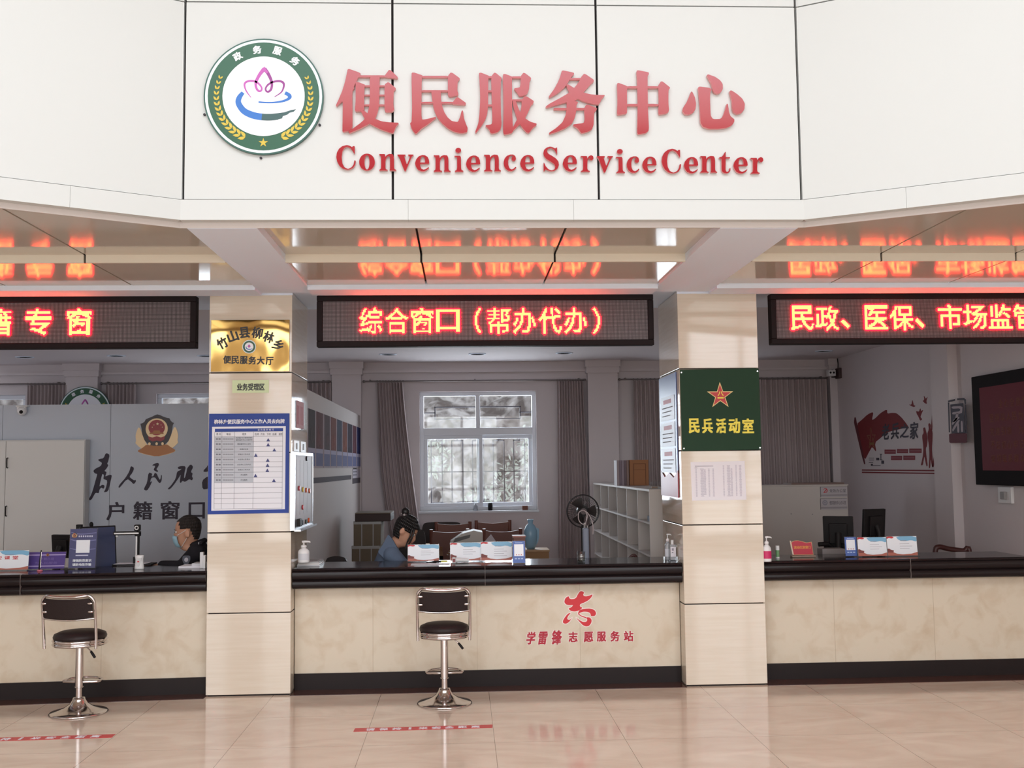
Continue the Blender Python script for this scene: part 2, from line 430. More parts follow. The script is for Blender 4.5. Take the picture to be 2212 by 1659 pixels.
# --- fascia: flat centre and two canted wings, panels with dark joints, a lower band
def fascia(pa, pb, joints, label, band_joints):
    d = Vector((pb[0]-pa[0], pb[1]-pa[1], 0)); Ln = d.length; d.normalize()
    pl = Pl((pa[0], pa[1], 0), d, (0, 0, 1)); m = MB(); us = [0]+joints+[Ln]
    for k, (u, v) in enumerate(zip(us, us[1:])):
        e0 = .007 if k else .0; e1 = .007 if k < len(us)-2 else .0
        m.obox(pl, u+e0, v-e1, 3.298, 4.462, -.03, 0); m.obox(pl, u+e0, v-e1, 4.47, 5.6, -.03, -.002)
    bs = [0]+band_joints+[Ln]
    for k, (u, v) in enumerate(zip(bs, bs[1:])): m.obox(pl, u+(.0012 if k else 0), v, 3.176, 3.294, -.05, .006)
    m.obox(pl, 0, Ln, 3.176, 3.19, -.10, -.05, 0)
    m.obox(pl, -.02, Ln+.02, 3.142, 3.2, -.064, -.052, 2); m.obox(pl, 0.005, Ln-.005, 3.2, 5.6, -.06, -.032, 1)
    return struct('wall_panel', m, [fascia_m, dark_gap, M('fascia_return', (196, 188, 184), .5)], label, 'wall'), pl
f0, FAS = fascia(FC[1], FC[2], [.014, 1.212, 2.41, 3.608], 'white fascia panels carrying the red lettering and the round emblem', [1.3, 2.26])
fascia(FC[0], FC[1], [(Vector(FC[1])-Vector(FC[0])).length-1.25*k for k in (3, 2, 1)][:2], 'white canted fascia wing on the emblem side', [4.0, 5.2])
fascia(FC[2], FC[3], [1.27, 2.54, 3.81], 'white canted fascia wing on the far side from the emblem', [.57, 1.7])
struct('ceiling', MB().box(-6.2, 5.3, .95, YB+.3, ZS, ZS+.2), plaster, 'white office ceiling with round downlights', 'ceiling')

# --- offices: back wall with windows, cornice, pilasters
def wall_open(x0, x1, y0, y1, z0, z1, holes):
    m = MB(); xs = x0
    for a, b, c, d in sorted(holes):
        m.box(xs, a, y0, y1, z0, z1); m.box(a, b, y0, y1, z0, c); m.box(a, b, y0, y1, d, z1); xs = b
    return m.box(xs, x1, y0, y1, z0, z1)
WINS = [(-7.35, -5.77, 1.17, 2.77), (-4.06, -2.48, 1.17, 2.77), (-.567, 1.005, 1.165, 2.765), (2.6, 3.9, 1.17, 2.77)]
struct('wall_back', wall_open(-8, 5.4, YB, YB+.24, 0, ZS, WINS), plaster, 'white plaster back wall of the offices behind the windows and curtains', 'wall')
c = MB().box(-8, 5.1, YB-.05, YB, 2.905, 3.02); c.box(-8, 5.1, YB-.10, YB, 3.02, 3.055); c.box(-8, 5.1, YB-.07, YB, 3.055, ZS)
struct('trim_2', c, plaster, 'stepped plaster cornice along the office back wall', 'trim')
PIL = [(-5.19, -4.78), (-1.72, -1.335), (1.695, 2.10), (5.0, 5.1)]
for (a, b), l in zip(PIL, ('plaster pilaster of the back wall behind the round emblem', 'plaster pilaster of the back wall above the poster partition', 'plaster pilaster of the back wall beside the pigeonhole unit', 'plaster pilaster in the corner beside the last curtain')):
    struct('wall_pilaster', MB().box(a, b, YB-.16, YB, 0, 3.02).box(a-.02, b+.02, YB-.19, YB, 2.99, 3.07).box(a-.035, b+.035, YB-.21, YB, 3.07, ZS), plaster, l, 'pilaster')
struct('wall_right', MB().box(5.1, 5.3, -.1, YB+.24, 0, ZS), plaster, 'white plaster side wall carrying the flag decal and the big screen', 'wall')
struct('wall_pier', MB().box(5.0, 5.1, 2.21, 2.62, 0, ZS), plaster, 'plaster pier on the side wall carrying the seal decal', 'pier')
struct('wall_left', MB().box(-8.2, -8.0, -.1, YB+.24, 0, ZS), plaster, 'white plaster end wall of the offices', 'wall')
part_m = M('partition_board', (198, 190, 188), .75, spec=.15)
struct('wall_partition', MB().box(-1.43, -1.35, .86, YB-.165, 0, 2.445), part_m, 'white office partition carrying a row of tall posters', 'partition')
YP = 2.87
pm = MB()
PU = [-8.0, -4.79, -3.68, -2.36, -1.432]
for k, (a, b) in enumerate(zip(PU, PU[1:])): pm.box(a+.002, b-.002, YP, YP+.07, 0, 2.45)
pm.box(-8, -1.44, YP+.01, YP+.06, 0, 2.44, 1)
struct('wall_screen', pm, [M('police_partition_blue_grey', (186, 192, 204), .55), dark_gap], 'blue grey partition carrying the police badge and dark lettering', 'partition')

# windows of the back wall
def window(n, a, b, c, d, label, bars=True, real=True):
    w = thing('window_%d' % n, label, 'window', ((a+b)/2, YB+.1, c), None, 'structure')
    f = MB(); y0, y1 = YB+.06, YB+.13; t = .055
    f.box(a, b, y0, y1, c, c+t).box(a, b, y0, y1, d-t, d).box(a, a+t, y0, y1, c+t, d-t).box(b-t, b, y0, y1, c+t, d-t)
    zm_ = c+(d-c)*.665; f.box(a+t, b-t, y0, y1, zm_-.05, zm_+.05); mx_ = (a+b)/2
    f.box(mx_-.03, mx_+.03, y0, y1, zm_+.05, d-t)
    f.build('window_frame', pvc_white, w, .006)
    s = MB(); s.box(a-.02, b+.02, YB-.03, YB+.06, c-.03, c); s.build('window_sill', pvc_white, w, .004)
    for x0, x1, yy in ((a+t, mx_+.06, YB+.075), (mx_-.02, b-t, YB+.105)):
        q = MB(); z0, z1 = c+t, zm_-.05; e = .05
        q.box(x0, x1, yy, yy+.025, z0, z0+e).box(x0, x1, yy, yy+.025, z1-e, z1).box(x0, x0+e, yy, yy+.025, z0+e, z1-e).box(x1-e, x1, yy, yy+.025, z0+e, z1-e)
        sash = q.build('window_sash', pvc_white, w, .004)
        MB().box(x0+e, x1-e, yy+.01, yy+.014, z0+e, z1-e).build('pane', clear, sash)
    p = MB().box(a+t, mx_-.03, YB+.09, YB+.094, zm_+.05, d-t); p.box(mx_+.03, b-t, YB+.09, YB+.094, zm_+.05, d-t); p.build('pane', clear, w)
    if bars:
        g = MB(); Y = YB+.30; r = .008; dk = M('dark_iron', (58, 52, 56), .6)
        def bar(x0, z0, x1, z1): g.box(min(x0, x1)-r, max(x0, x1)+r, Y-r, Y+r, min(z0, z1)-r, max(z0, z1)+r)
        zz = zm_+.05; h = d-t-zz
        bar(a+.2, zz+.3*h, b-.2, zz+.3*h); bar(a+.2, zz+.68*h, b-.2, zz+.68*h); bar(a+.2, zz+.3*h, a+.2, zz+.68*h); bar(b-.2, zz+.3*h, b-.2, zz+.68*h)
        bar(a, zz+.5*h, a+.2, zz+.5*h); bar(b-.2, zz+.5*h, b, zz+.5*h)
        for k in range(5):
            x = a+.22+k*(b-a-.44)/4
            bar(x-.075, c+.1, x-.075, zm_-.12); bar(x+.075, c+.1, x+.075, zm_-.12); bar(x-.075, c+.1, x+.075, c+.1); bar(x-.075, zm_-.12, x+.075, zm_-.12)
            bar(x, zm_-.12, x, zm_)
        bar(a, c+.52, b, c+.52); bar(a, d, b, d)
        bar(a-.02, c, a-.02, d); bar(b+.02, c, b+.02, d)
        g.build('security_grille', dk, w)
    return w
window(1, *WINS[2], 'white sliding window with an iron grille between two drawn curtains')
window(2, *WINS[1], 'white window mostly hidden by the blue grey police partition, nearest the staff-board pillar', False)
window(3, *WINS[0], 'white window above the police partition beside the small dome camera', False)
window(4, *WINS[3], 'white window hidden behind the long drawn curtain', False)

# outdoors behind the offices: a rock slope with bushes
def slope():
    from mathutils import noise
    rows = []
    for j in range(46):
        r = []
        for i in range(90):
            x = -12+24*i/89; t = j/45
            p = Vector((x, 8.2+t*4.2, -.5+t*8.5)); n = noise.fractal(p*.9, 1, 2, 5)
            r.append(p+Vector((0, -.55, .4))*n)
        rows.append(r)
    return MB().grid(rows, 0, False)
tag(slope().build('hill', rock_m), 'pale rocky slope seen outside the office window', 'hill', None, 'structure')
def clump(name, pts, mat, label, n=260, s=.16):
    m = MB(); rnd = random.Random(len(pts)*31)
    for (x, y, z, r) in pts:
        for _ in range(n):
            v = Vector((rnd.gauss(0, 1), rnd.gauss(0, 1), rnd.gauss(0, 1))).normalized()*r*rnd.uniform(.5, 1)
            c_ = Vector((x, y, z))+v; u = Vector((rnd.uniform(-1, 1), rnd.uniform(-1, 1), rnd.uniform(-1, 1))).normalized(); w = u.cross(Vector((.3, .5, .8))).normalized()
            a = s*rnd.uniform(.5, 1)
            m.add([c_-u*a, c_+w*a*.4, c_+u*a, c_-w*a*.4], [(0, 1, 2, 3)])
    return tag(m.build(name, mat), label, 'bush', None, 'stuff')
clump('bush_foliage', [(.9, 7.6, 1.5, .5), (1.2, 7.7, 2.0, .45), (-.5, 7.7, 1.9, .4), (.3, 7.8, 1.0, .5), (-3.3, 7.7, 2.3, .6)], M('pale_leaves', (186, 190, 176), .9), 'pale green leaves outside the office window grille', 200, .07)

# the rest of the hall, behind the camera
struct('wall_hall', wall_open(-9.2, 9.2, -14.25, -14.0, 0, 7.0, [(a, b, .2, 4.75) for a, b in LOBBY_WIN]), M('hall_plaster', (230, 226, 220), .8), 'plaster wall of the hall with tall windows', 'wall')
for k, (a, b) in enumerate(LOBBY_WIN):
    w = MB()
    for x in (a, (a+b)/2-.04, b-.08): w.box(x, x+.08, -14.12, -14.04, .2, 4.75)
    for z in (.2, 1.0, 2.4, 3.6, 4.67): w.box(a, b, -14.12, -14.04, z, z+.08)
    struct('window_%d' % (5+k), w, pvc_white, 'tall hall window %s' % ('with garden view one', 'with garden view two', 'in the middle of the hall wall', 'with garden view four', 'with garden view five')[k], 'window')
struct('wall_east', MB().box(9.0, 9.2, -14.0, 6.1, 0, 7), M('hall_plaster', (230, 226, 220)), 'plain plaster end wall of the hall, window side', 'wall')
struct('wall_west', MB().box(-9.2, -9.0, -14.0, 6.1, 0, 7), M('hall_plaster', (230, 226, 220)), 'plain plaster end wall of the hall, door side', 'wall')
m = MB(); m.box(-9.2, 9.2, -14.3, -11, 6.9, 7.1).box(-9.2, 9.2, -6.2, 0, 6.9, 7.1).box(-9.2, -4.6, -11, -6.2, 6.9, 7.1).box(4.6, 9.2, -11, -6.2, 6.9, 7.1)
struct('ceiling_hall', m, M('hall_plaster', (230, 226, 220)), 'high hall ceiling with an opening added for overhead light', 'ceiling')  # its opening is invented to go with the added overhead light
struct('wall_upper', MB().box(-9, 9, -.3, 0, ZS+.3, 7).box(-9, -8.0, -.1, .15, 0, ZS+.3).box(5.3, 9, -.1, .15, 0, ZS+.3), M('hall_plaster', (230, 226, 220)), 'plaster wall of the hall above the soffit', 'wall')
struct('trim_3', MB().box(-9, 9, -11.2, -10.7, 4.9, 5.4), M('terracotta_band', (168, 96, 66), .7), 'terracotta gallery band across the hall', 'trim')
clump('hedge_foliage', [(x, -17+((k*7) % 3)*.4, 1.2+(k % 3)*.9, 1.3) for k, x in enumerate(range(-9, 10))], foliage_m, 'green garden hedge outside the hall windows', 110, .34)
struct('ground', MB().box(-40, 40, -40, -14.3, -.4, -.15), M('garden_ground', (150, 150, 130), .9), 'pale garden ground outside the hall', 'ground')
# ============================================================ red lettering on the fascia
ZA, ZBc, ZC = zoomed(720, 140, 300/2212), zoomed(1020, 140, 300/2212), zoomed(1320, 140, 300/2212)
def bar(x0, y0, x1, y1): return [(x0, y0), (x1, y0), (x1, y1), (x0, y1)]
HANZI = [
 ('first red acrylic character of the big Chinese heading, beside the round emblem', ZA, [
  [(235,95),(265,92),(440,155),(430,195),(400,225),(375,280),(332,375),(340,400),(308,430),(312,1000),(292,1050),(260,1075),(165,1090),(152,1080),(155,940),(160,590),(60,685),(48,670),(100,560),(150,440),(190,310),(215,200)],
  bar(395,192,840,222), [(822,200),(890,106),(920,112),(1034,222),(1022,244),(822,222)],
  [(360,300),(400,298),(520,345),(500,380),(495,680),(500,740),(440,762),(360,765),(350,740),(362,600),(362,380)],
  bar(490,350,830,372), bar(490,498,830,518), bar(490,654,830,676),
  [(585,215),(745,215),(740,270),(735,640),(715,760),(680,860),(620,940),(560,970),(430,1040),(260,1112),(250,1085),(330,1030),(440,950),(505,890),(550,800),(580,680),(590,500)],
  [(820,340),(870,303),(900,310),(1002,400),(985,430),(965,440),(960,640),(975,740),(940,770),(840,775),(820,750)],
  [(440,750),(500,755),(550,795),(600,850),(690,890),(780,925),(900,940),(1052,945),(1000,1010),(960,1112),(900,1100),(760,1050),(600,970),(530,910),(490,850)]]),
 ('second red acrylic character of the big Chinese heading, with a long hooked stroke', ZA, [
  [(1250,150),(1290,148),(1430,195),(1410,240),(1405,900),(1500,885),(1632,850),(1640,865),(1500,975),(1400,1040),(1330,1115),(1305,1118),(1250,1040),(1225,955),(1250,930),(1258,700),(1250,300)],
  bar(1400,200,1845,230), [(1825,200),(1870,148),(1900,155),(2017,240),(2005,265),(1980,285),(1978,440),(1995,490),(1980,510),(1880,530),(1840,528),(1825,500)],
  bar(1400,428,1845,452), bar(1400,612,1935,640), [(1900,625),(1960,543),(1985,540),(2114,630),(2102,662),(1900,650)],
  [(1560,440),(1715,440),(1715,560),(1735,680),(1770,780),(1820,860),(1890,920),(1985,935),(2020,850),(2045,752),(2066,752),(2080,870),(2110,960),(2140,1030),(2130,1095),(2050,1112),(1930,1090),(1820,1030),(1730,950),(1650,850),(1600,720),(1575,560)]]),
 ('third red acrylic character of the big Chinese heading, two tall halves side by side', ZBc, [
  [(105,155),(140,150),(280,205),(255,240),(252,680),(240,790),(210,890),(150,990),(60,1107),(46,1092),(95,960),(115,800),(128,560),(118,300)],
  [(300,210),(350,150),(375,155),(472,235),(455,270),(450,500),(455,800),(465,960),(450,1050),(400,1095),(310,1117),(285,1100),(275,1060),(202,985),(310,970),(320,900),(310,600)],
  bar(245,205,335,235), bar(245,430,325,456), bar(245,655,325,682),
  [(485,175),(520,170),(640,215),(630,245),(635,800),(645,1010),(650,1080),(620,1112),(510,1132),(490,1100),(497,700)],
  bar(625,210,785,236), [(770,205),(810,153),(840,160),(937,235),(925,265),(910,290),(900,420),(870,490),(800,520),(745,524),(720,480),(658,400),(755,385),(765,330)],
  bar(625,575,805,601), [(780,590),(830,523),(870,530),(977,600),(970,635),(930,670),(900,750),(850,850),(790,940),(740,980),(660,1062),(630,1050),(690,930),(740,840),(770,740),(785,650)],
  [(638,595),(690,595),(750,760),(830,870),(920,930),(1024,960),(1017,985),(960,1030),(900,1107),(860,1097),(800,1030),(730,930),(690,820),(650,680)]]),
 ('fourth red acrylic character of the big Chinese heading, crossing the second panel joint', ZBc, [
  [(1420,120),(1450,115),(1612,150),(1617,175),(1570,215),(1530,290),(1470,380),(1350,480),(1225,547),(1213,530),(1300,410),(1370,280),(1405,180)],
  bar(1535,235,1745,262), [(1720,230),(1770,168),(1800,175),(1932,265),(1927,295),(1880,330),(1830,390),(1760,465),(1690,560),(1600,610),(1500,620),(1350,660),(1180,707),(1163,690),(1230,640),(1380,560),(1520,480),(1620,390),(1690,300)],
  [(1490,350),(1510,330),(1620,395),(1760,465),(1880,495),(2000,505),(2110,505),(2060,560),(2010,657),(1900,645),(1780,610),(1660,560),(1540,460)],
  bar(1292,708,1805,741), [(1500,600),(1620,600),(1682,615),(1655,660),(1650,760),(1630,860),(1580,960),(1480,1030),(1350,1085),(1225,1127),(1218,1105),(1330,1030),(1430,940),(1480,830),(1500,720)],
  [(1775,710),(1810,658),(1840,658),(1982,715),(1970,745),(1935,780),(1930,880),(1925,980),(1900,1050),(1830,1090),(1730,1112),(1715,1090),(1680,1040),(1597,985),(1610,970),(1770,950),(1785,880)]]),
 ('fifth red acrylic character of the big Chinese heading, a box cut by one long upright', ZC, [
  [(85,320),(110,312),(245,362),(250,395),(243,420),(245,780),(235,800),(110,820),(85,810),(95,600)],
  bar(235,364,745,397), bar(235,645,745,679),
  [(395,120),(420,112),(590,145),(590,175),(568,205),(575,700),(590,1020),(585,1075),(540,1110),(425,1128),(405,1110),(415,700),(405,250)],
  [(735,360),(780,288),(810,292),(927,385),(920,405),(900,430),(900,640),(910,740),(900,780),(860,800),(760,814),(740,790),(750,600),(745,420)]]),
 ('sixth and last red acrylic character of the big Chinese heading, a hook with three drops', ZC, [
  [(1260,448),(1280,455),(1320,540),(1340,640),(1330,730),(1290,790),(1220,817),(1160,810),(1123,760),(1135,700),(1190,620),(1230,530)],
  [(1370,385),(1395,370),(1560,392),(1590,420),(1565,460),(1560,560),(1570,830),(1600,880),(1640,888),(1720,885),(1760,850),(1800,740),(1825,643),(1845,648),(1860,770),(1885,840),(1947,890),(1945,930),(1910,985),(1820,1027),(1700,1040),(1540,1040),(1450,1010),(1408,940),(1400,700),(1385,500)],
  [(1508,190),(1530,176),(1640,215),(1720,270),(1762,330),(1764,410),(1730,467),(1680,487),(1630,470),(1605,430),(1580,320)],
  [(1868,445),(1895,428),(1990,490),(2070,560),(2112,640),(2107,730),(2060,792),(1990,807),(1935,780),(1913,720),(1905,580)]])]
for label, zf, polys in HANZI:
    m = MB()
    for i, p in enumerate(polys):
        m.prism(FAS, soft([FAS.px(*q) for q in zf(p)], 2, .13), .003, .026+i*.00015, (), 0, 1)
    tag(m.build('heading_letter', [letter_red, letter_edge]), label, 'letter', 'big red Chinese heading letters')

ZD, ZE, ZF = zoomed(720, 300, 320/2212), zoomed(1030, 300, 320/2212), zoomed(1340, 300, 320/2212)
LAT = {
 'C': [([(325,125),(325,245),(303,212),(270,160),(215,132),(170,150),(142,200),(130,290),(140,380),(172,440),(225,465),(280,440),(310,395),(320,335),(340,340),(332,400),(305,445),(255,470),(210,476),(150,460),(100,420),(65,360),(50,290),(60,220),(90,165),(140,125),(205,108),(250,118),(285,140),(300,125)], [])],
 'o': [(ell(508,362,117,126), [ell(508,365,38,108)])],
 'n': [([(690,243),(775,243),(780,288),(800,258),(840,240),(890,245),(906,275),(910,320),(910,445),(920,470),(942,476),(942,488),(845,488),(845,476),(850,460),(850,300),(840,272),(815,275),(790,310),(782,350),(782,450),(790,470),(815,476),(815,488),(690,488),(690,476),(712,465),(717,440),(717,290),(710,265),(690,258)], [])],
 'v': [([(960,250),(1080,250),(1080,264),(1060,272),(1102,405),(1150,278),(1120,264),(1120,250),(1200,250),(1200,262),(1175,277),(1085,494),(1065,494),(985,285),(960,264)], [])],
 'e': [([(1435,388),(1430,330),(1410,285),(1370,260),(1330,257),(1280,275),(1240,320),(1222,380),(1235,430),(1265,475),(1315,500),(1360,500),(1400,480),(1432,445),(1420,438),(1385,465),(1350,475),(1315,460),(1300,420),(1298,388)], [[(1298,368),(1302,320),(1317,285),(1338,275),(1360,290),(1371,330),(1372,368)]])],
 'i': [([(1808,268),(1905,268),(1908,450),(1915,480),(1942,492),(1942,505),(1815,505),(1815,492),(1840,482),(1848,450),(1848,300),(1838,287),(1808,280)], []), (ell(1866,187,43,37), [])],
 'c': [([(588,442),(555,480),(515,497),(470,492),(425,460),(402,410),(398,360),(412,310),(445,270),(495,250),(540,250),(572,272),(582,310),(548,300),(535,270),(505,262),(478,290),(465,345),(468,410),(488,458),(520,472),(550,458),(575,432)], []), (ell(549,312,33,33), [])],
 'S': [([(1195,145),(1195,255),(1180,225),(1150,175),(1100,150),(1055,165),(1045,205),(1065,240),(1120,270),(1180,310),(1215,355),(1222,405),(1200,460),(1155,490),(1105,498),(1055,485),(1022,470),(1000,497),(993,497),(993,368),(1003,375),(1025,425),(1065,470),(1115,485),(1155,470),(1168,430),(1150,390),(1100,355),(1040,320),(1000,275),(988,230),(1000,180),(1040,145),(1090,132),(1130,140),(1165,160),(1183,145)], [])],
 'r': [([(1545,272),(1640,272),(1643,312),(1665,275),(1700,258),(1730,275),(1737,310),(1715,335),(1685,330),(1678,303),(1660,310),(1645,350),(1643,460),(1655,485),(1682,495),(1682,505),(1548,505),(1548,495),(1575,485),(1582,450),(1582,310),(1570,290),(1545,285)], [])],
 't': [([(1550,210),(1560,210),(1560,290),(1627,290),(1622,305),(1560,305),(1558,480),(1570,505),(1595,505),(1615,485),(1620,450),(1632,455),(1630,490),(1605,520),(1570,531),(1530,522),(1505,500),(1500,460),(1500,310),(1465,305),(1465,292),(1500,285),(1530,250)], [])]}
HOME = {'C': (ZD, 50, 475), 'o': (ZD, 392, 487), 'n': (ZD, 690, 488), 'v': (ZD, 960, 494), 'e': (ZD, 1222, 502), 'i': (ZD, 1808, 505), 'c': (ZE, 398, 497), 'S': (ZE, 988, 498), 'r': (ZE, 1545, 505), 't': (ZF, 1465, 531)}
SEQ = [('C', ZD, 50, 475), ('o', ZD, 392, 487), ('n', ZD, 690, 488), ('v', ZD, 960, 494), ('e', ZD, 1222, 502), ('n', ZD, 1500, 505), ('i', ZD, 1808, 505), ('e', ZD, 1980, 508), ('n', ZE, 107, 498), ('c', ZE, 398, 497), ('e', ZE, 643, 500),
       ('S', ZE, 988, 498), ('e', ZE, 1277, 503), ('r', ZE, 1545, 505), ('v', ZE, 1785, 517), ('i', ZE, 2070, 522), ('c', ZF, 88, 524), ('e', ZF, 318, 525),
       ('C', ZF, 607, 530), ('e', ZF, 938, 531), ('n', ZF, 1183, 518), ('t', ZF, 1465, 531), ('e', ZF, 1675, 533), ('r', ZF, 1930, 533)]
ORD = ['first', 'second', 'third', 'fourth', 'fifth', 'sixth', 'seventh', 'eighth', 'ninth', 'tenth', 'eleventh']
wi = 0
for k, (ch, zf, x, y) in enumerate(SEQ):
    word, start = (('Convenience', 0), ('Service', 11), ('Center', 18))[0 if k < 11 else 1 if k < 18 else 2]
    _, hx, hy = HOME[ch]; m = MB()
    for i, (outer, holes) in enumerate(LAT[ch]):
        tr = lambda pts: [FAS.px(*q) for q in zf([(a-hx+x, b-hy+y) for a, b in pts])]
        m.prism(FAS, soft(tr(outer), 1, .12), .003, .022+i*.00015, [tr(h) for h in holes], 0, 1)
    tag(m.build('serif_letter', [letter_red, letter_edge]), "red serif letter %s, the %s letter of the word %s" % (ch, ORD[k-start], word), 'letter', 'red serif letters of the English line')

# ============================================================ round emblem
def emblem(c, R, pl, label, screws=True):
    t = thing('round_emblem', label, 'emblem', pl.w(c[0], c[1], 0))
    E = Pl(pl.w(c[0], c[1], 0), pl.U, pl.V); k = R/800
    G = M('emblem_green', (20, 84, 58), .35); Wt = M('emblem_white', (236, 238, 246), .35)
    MB().prism(E, ell(0, 0, R, R, 64), .004, .022).build('disc', M('emblem_rim_green', (36, 84, 74), .35), t)
    MB().prism(E, ell(0, 0, R*.975, R*.975, 64), .022, .0235).build('white_ring', M('emblem_pale', (222, 234, 240), .35), t)
    MB().prism(E, ell(0, 0, R*.93, R*.93, 64), .0235, .025).build('green_ring', G, t)
    MB().prism(E, ell(0, 0, R*.685, R*.685, 64), .025, .0265).build('white_centre', Wt, t)
    z = lambda pts: [((x-822)*k, (820-y)*k*1.035) for x, y in pts]
    for chx, x, y in (('政', 470, 290), ('务', 730, 200), ('服', 1003, 212), ('务', 1240, 348)):
        (u, v), = z([(x, y)]); a = math.atan2(v, u)-PI/2
        m = MB(); m.text(E, chx, u-58*k, v-58*k, u+58*k, v+58*k, .025, .0262, .035, rot=a); m.build('ring_character', Wt, t)
    def leaf(u, v, a, L, w):
        P = [(0, 0), (.3, .5), (.65, .42), (1, 0), (.65, -.3), (.3, -.3)]
        return [(u+L*p*math.cos(a)-w*q*math.sin(a), v+L*p*math.sin(a)+w*q*math.cos(a)) for p, q in P]
    N = 14
    for sg in (1, -1):
        m = MB()
        for i in range(N):
            f = i/(N-1); ang = math.radians(158+f*89); r = R*(.79-.02*f); s_ = R*(.055+.05*f)
            u, v = r*math.cos(ang)*sg, r*math.sin(ang)
            d = ang-PI/2                                         # along the arc back to the top
            for w in (.55, -.55):
                a = d+w
                if sg < 0: a = PI-a
                m.prism(E, leaf(u, v, a, s_*1.25, s_*.62*(1 if w > 0 else -1)*sg), .025, .027)
        m.build('wheat_branch', M('emblem_gold', (200, 176, 56), .4), t)
    MB().prism(E, star(0, -.80*R, .082*R), .025, .0275).build('star', M('emblem_gold', (200, 176, 56)), t)
    m = MB(); rm = MB()
    for p in ribbon([(828,455),(770,530),(725,615),(715,670),(730,725),(760,755),(790,745),(795,710),(765,665),(705,625),(620,622),(572,650),(570,700),(598,765),(655,840)], [52,44,38,32,30,26,24,22,24,26,26,26,22,16,8]): m.prism(E, z(p), .0265, .028)
    for p in ribbon([(830,455),(880,520),(920,605),(932,670),(920,730),(885,762),(855,750),(850,712),(885,665),(950,630),(1035,620),(1085,645),(1088,700),(1055,770),(968,830)], [52,44,38,32,30,26,24,22,24,26,28,30,24,16,8]): rm.prism(E, z(p), .0266, .0282)
    m.prism(E, z([(828,425),(775,500),(800,520),(828,490),(860,520),(885,505)]), .0265, .0284)
    m.build('lotus_petal', M('emblem_pink', (182, 84, 172), .4), t); rm.build('lotus_petal', M('emblem_violet', (142, 52, 136), .4), t)
    m = MB(); q = ribbon([(548,775),(505,830),(485,890),(505,950),(570,1025),(680,1075),(800,1097),(920,1100),(1015,1090)], [46,64,74,78,84,88,88,88,86], 5)
    for p in q[:30]: m.prism(E, z(p), .0265, .028)
    m.build('blue_swoosh', M('emblem_blue', (40, 108, 190), .4), t); m = MB()
    for p in ribbon([(1108,775),(1160,805),(1172,835),(1130,868),(1040,895),(900,907),(755,900)], [44,50,44,32,24,18,20]): m.prism(E, z(p), .0265, .028)
    m.build('blue_swoosh', M('emblem_blue', (40, 108, 190), .4), t)
    m = MB()
    for p in q[30:]: m.prism(E, z(p), .0265, .028)
    m.prism(E, z([(1010,1048),(1100,1035),(1190,1005),(1255,993),(1225,1025),(1170,1040),(1140,1065),(1080,1085),(1070,1115),(1012,1130)]), .0265, .0283)
    m.build('dark_swoosh', M('emblem_teal', (48, 84, 84), .4), t)
    if screws:
        for x, y in ((28, 1055), (783, 1628), (1565, 1187)):
            u, v = z([(x, y)])[0]; MB().prism(E, ell(u, v, .007, .007, 10), 0, .012).build('screw', ink, t)
    return t
emblem(FAS.px(571.3, 211), .343, FAS, 'large round green and white emblem with a lotus, on the fascia before the red heading')
pb = front(YB-.165)
emblem(pb.px(184.5, 890), .335, pb, 'dim round green emblem on the back wall, half hidden by the police partition', False)

# ============================================================ LED signs
def raster(pl, items, u0, v0, nu, nv, p):
    lit = set()
    for txt, (a, b, c, d), bold in items:
        vs, fs = glyphs(txt, bold, 3, False, 0)
        xs = [v[0] for v in vs]; ys = [v[1] for v in vs]; x0, x1, y0, y1 = min(xs), max(xs), min(ys), max(ys)
        Q = [(a+(v[0]-x0)*(c-a)/(x1-x0), b+(v[1]-y0)*(d-b)/(y1-y0)) for v in vs]
        for f in fs:
            for t in range(1, len(f)-1):
                A, B, C_ = Q[f[0]], Q[f[t]], Q[f[t+1]]
                i0 = int((min(A[0], B[0], C_[0])-u0)/p)-1; i1 = int((max(A[0], B[0], C_[0])-u0)/p)+1
                j0 = int((min(A[1], B[1], C_[1])-v0)/p)-1; j1 = int((max(A[1], B[1], C_[1])-v0)/p)+1
                D = (B[0]-A[0])*(C_[1]-A[1])-(C_[0]-A[0])*(B[1]-A[1])
                if abs(D) < 1e-12: continue
                for i in range(max(i0, 0), min(i1, nu-1)+1):
                    for j in range(max(j0, 0), min(j1, nv-1)+1):
                        x = u0+(i+.5)*p; y = v0+(j+.5)*p
                        s_ = ((x-A[0])*(C_[1]-A[1])-(C_[0]-A[0])*(y-A[1]))/D; r = ((B[0]-A[0])*(y-A[1])-(x-A[0])*(B[1]-A[1]))/D
                        if s_ >= 0 and r >= 0 and s_+r <= 1: lit.add((i, j))
    return lit
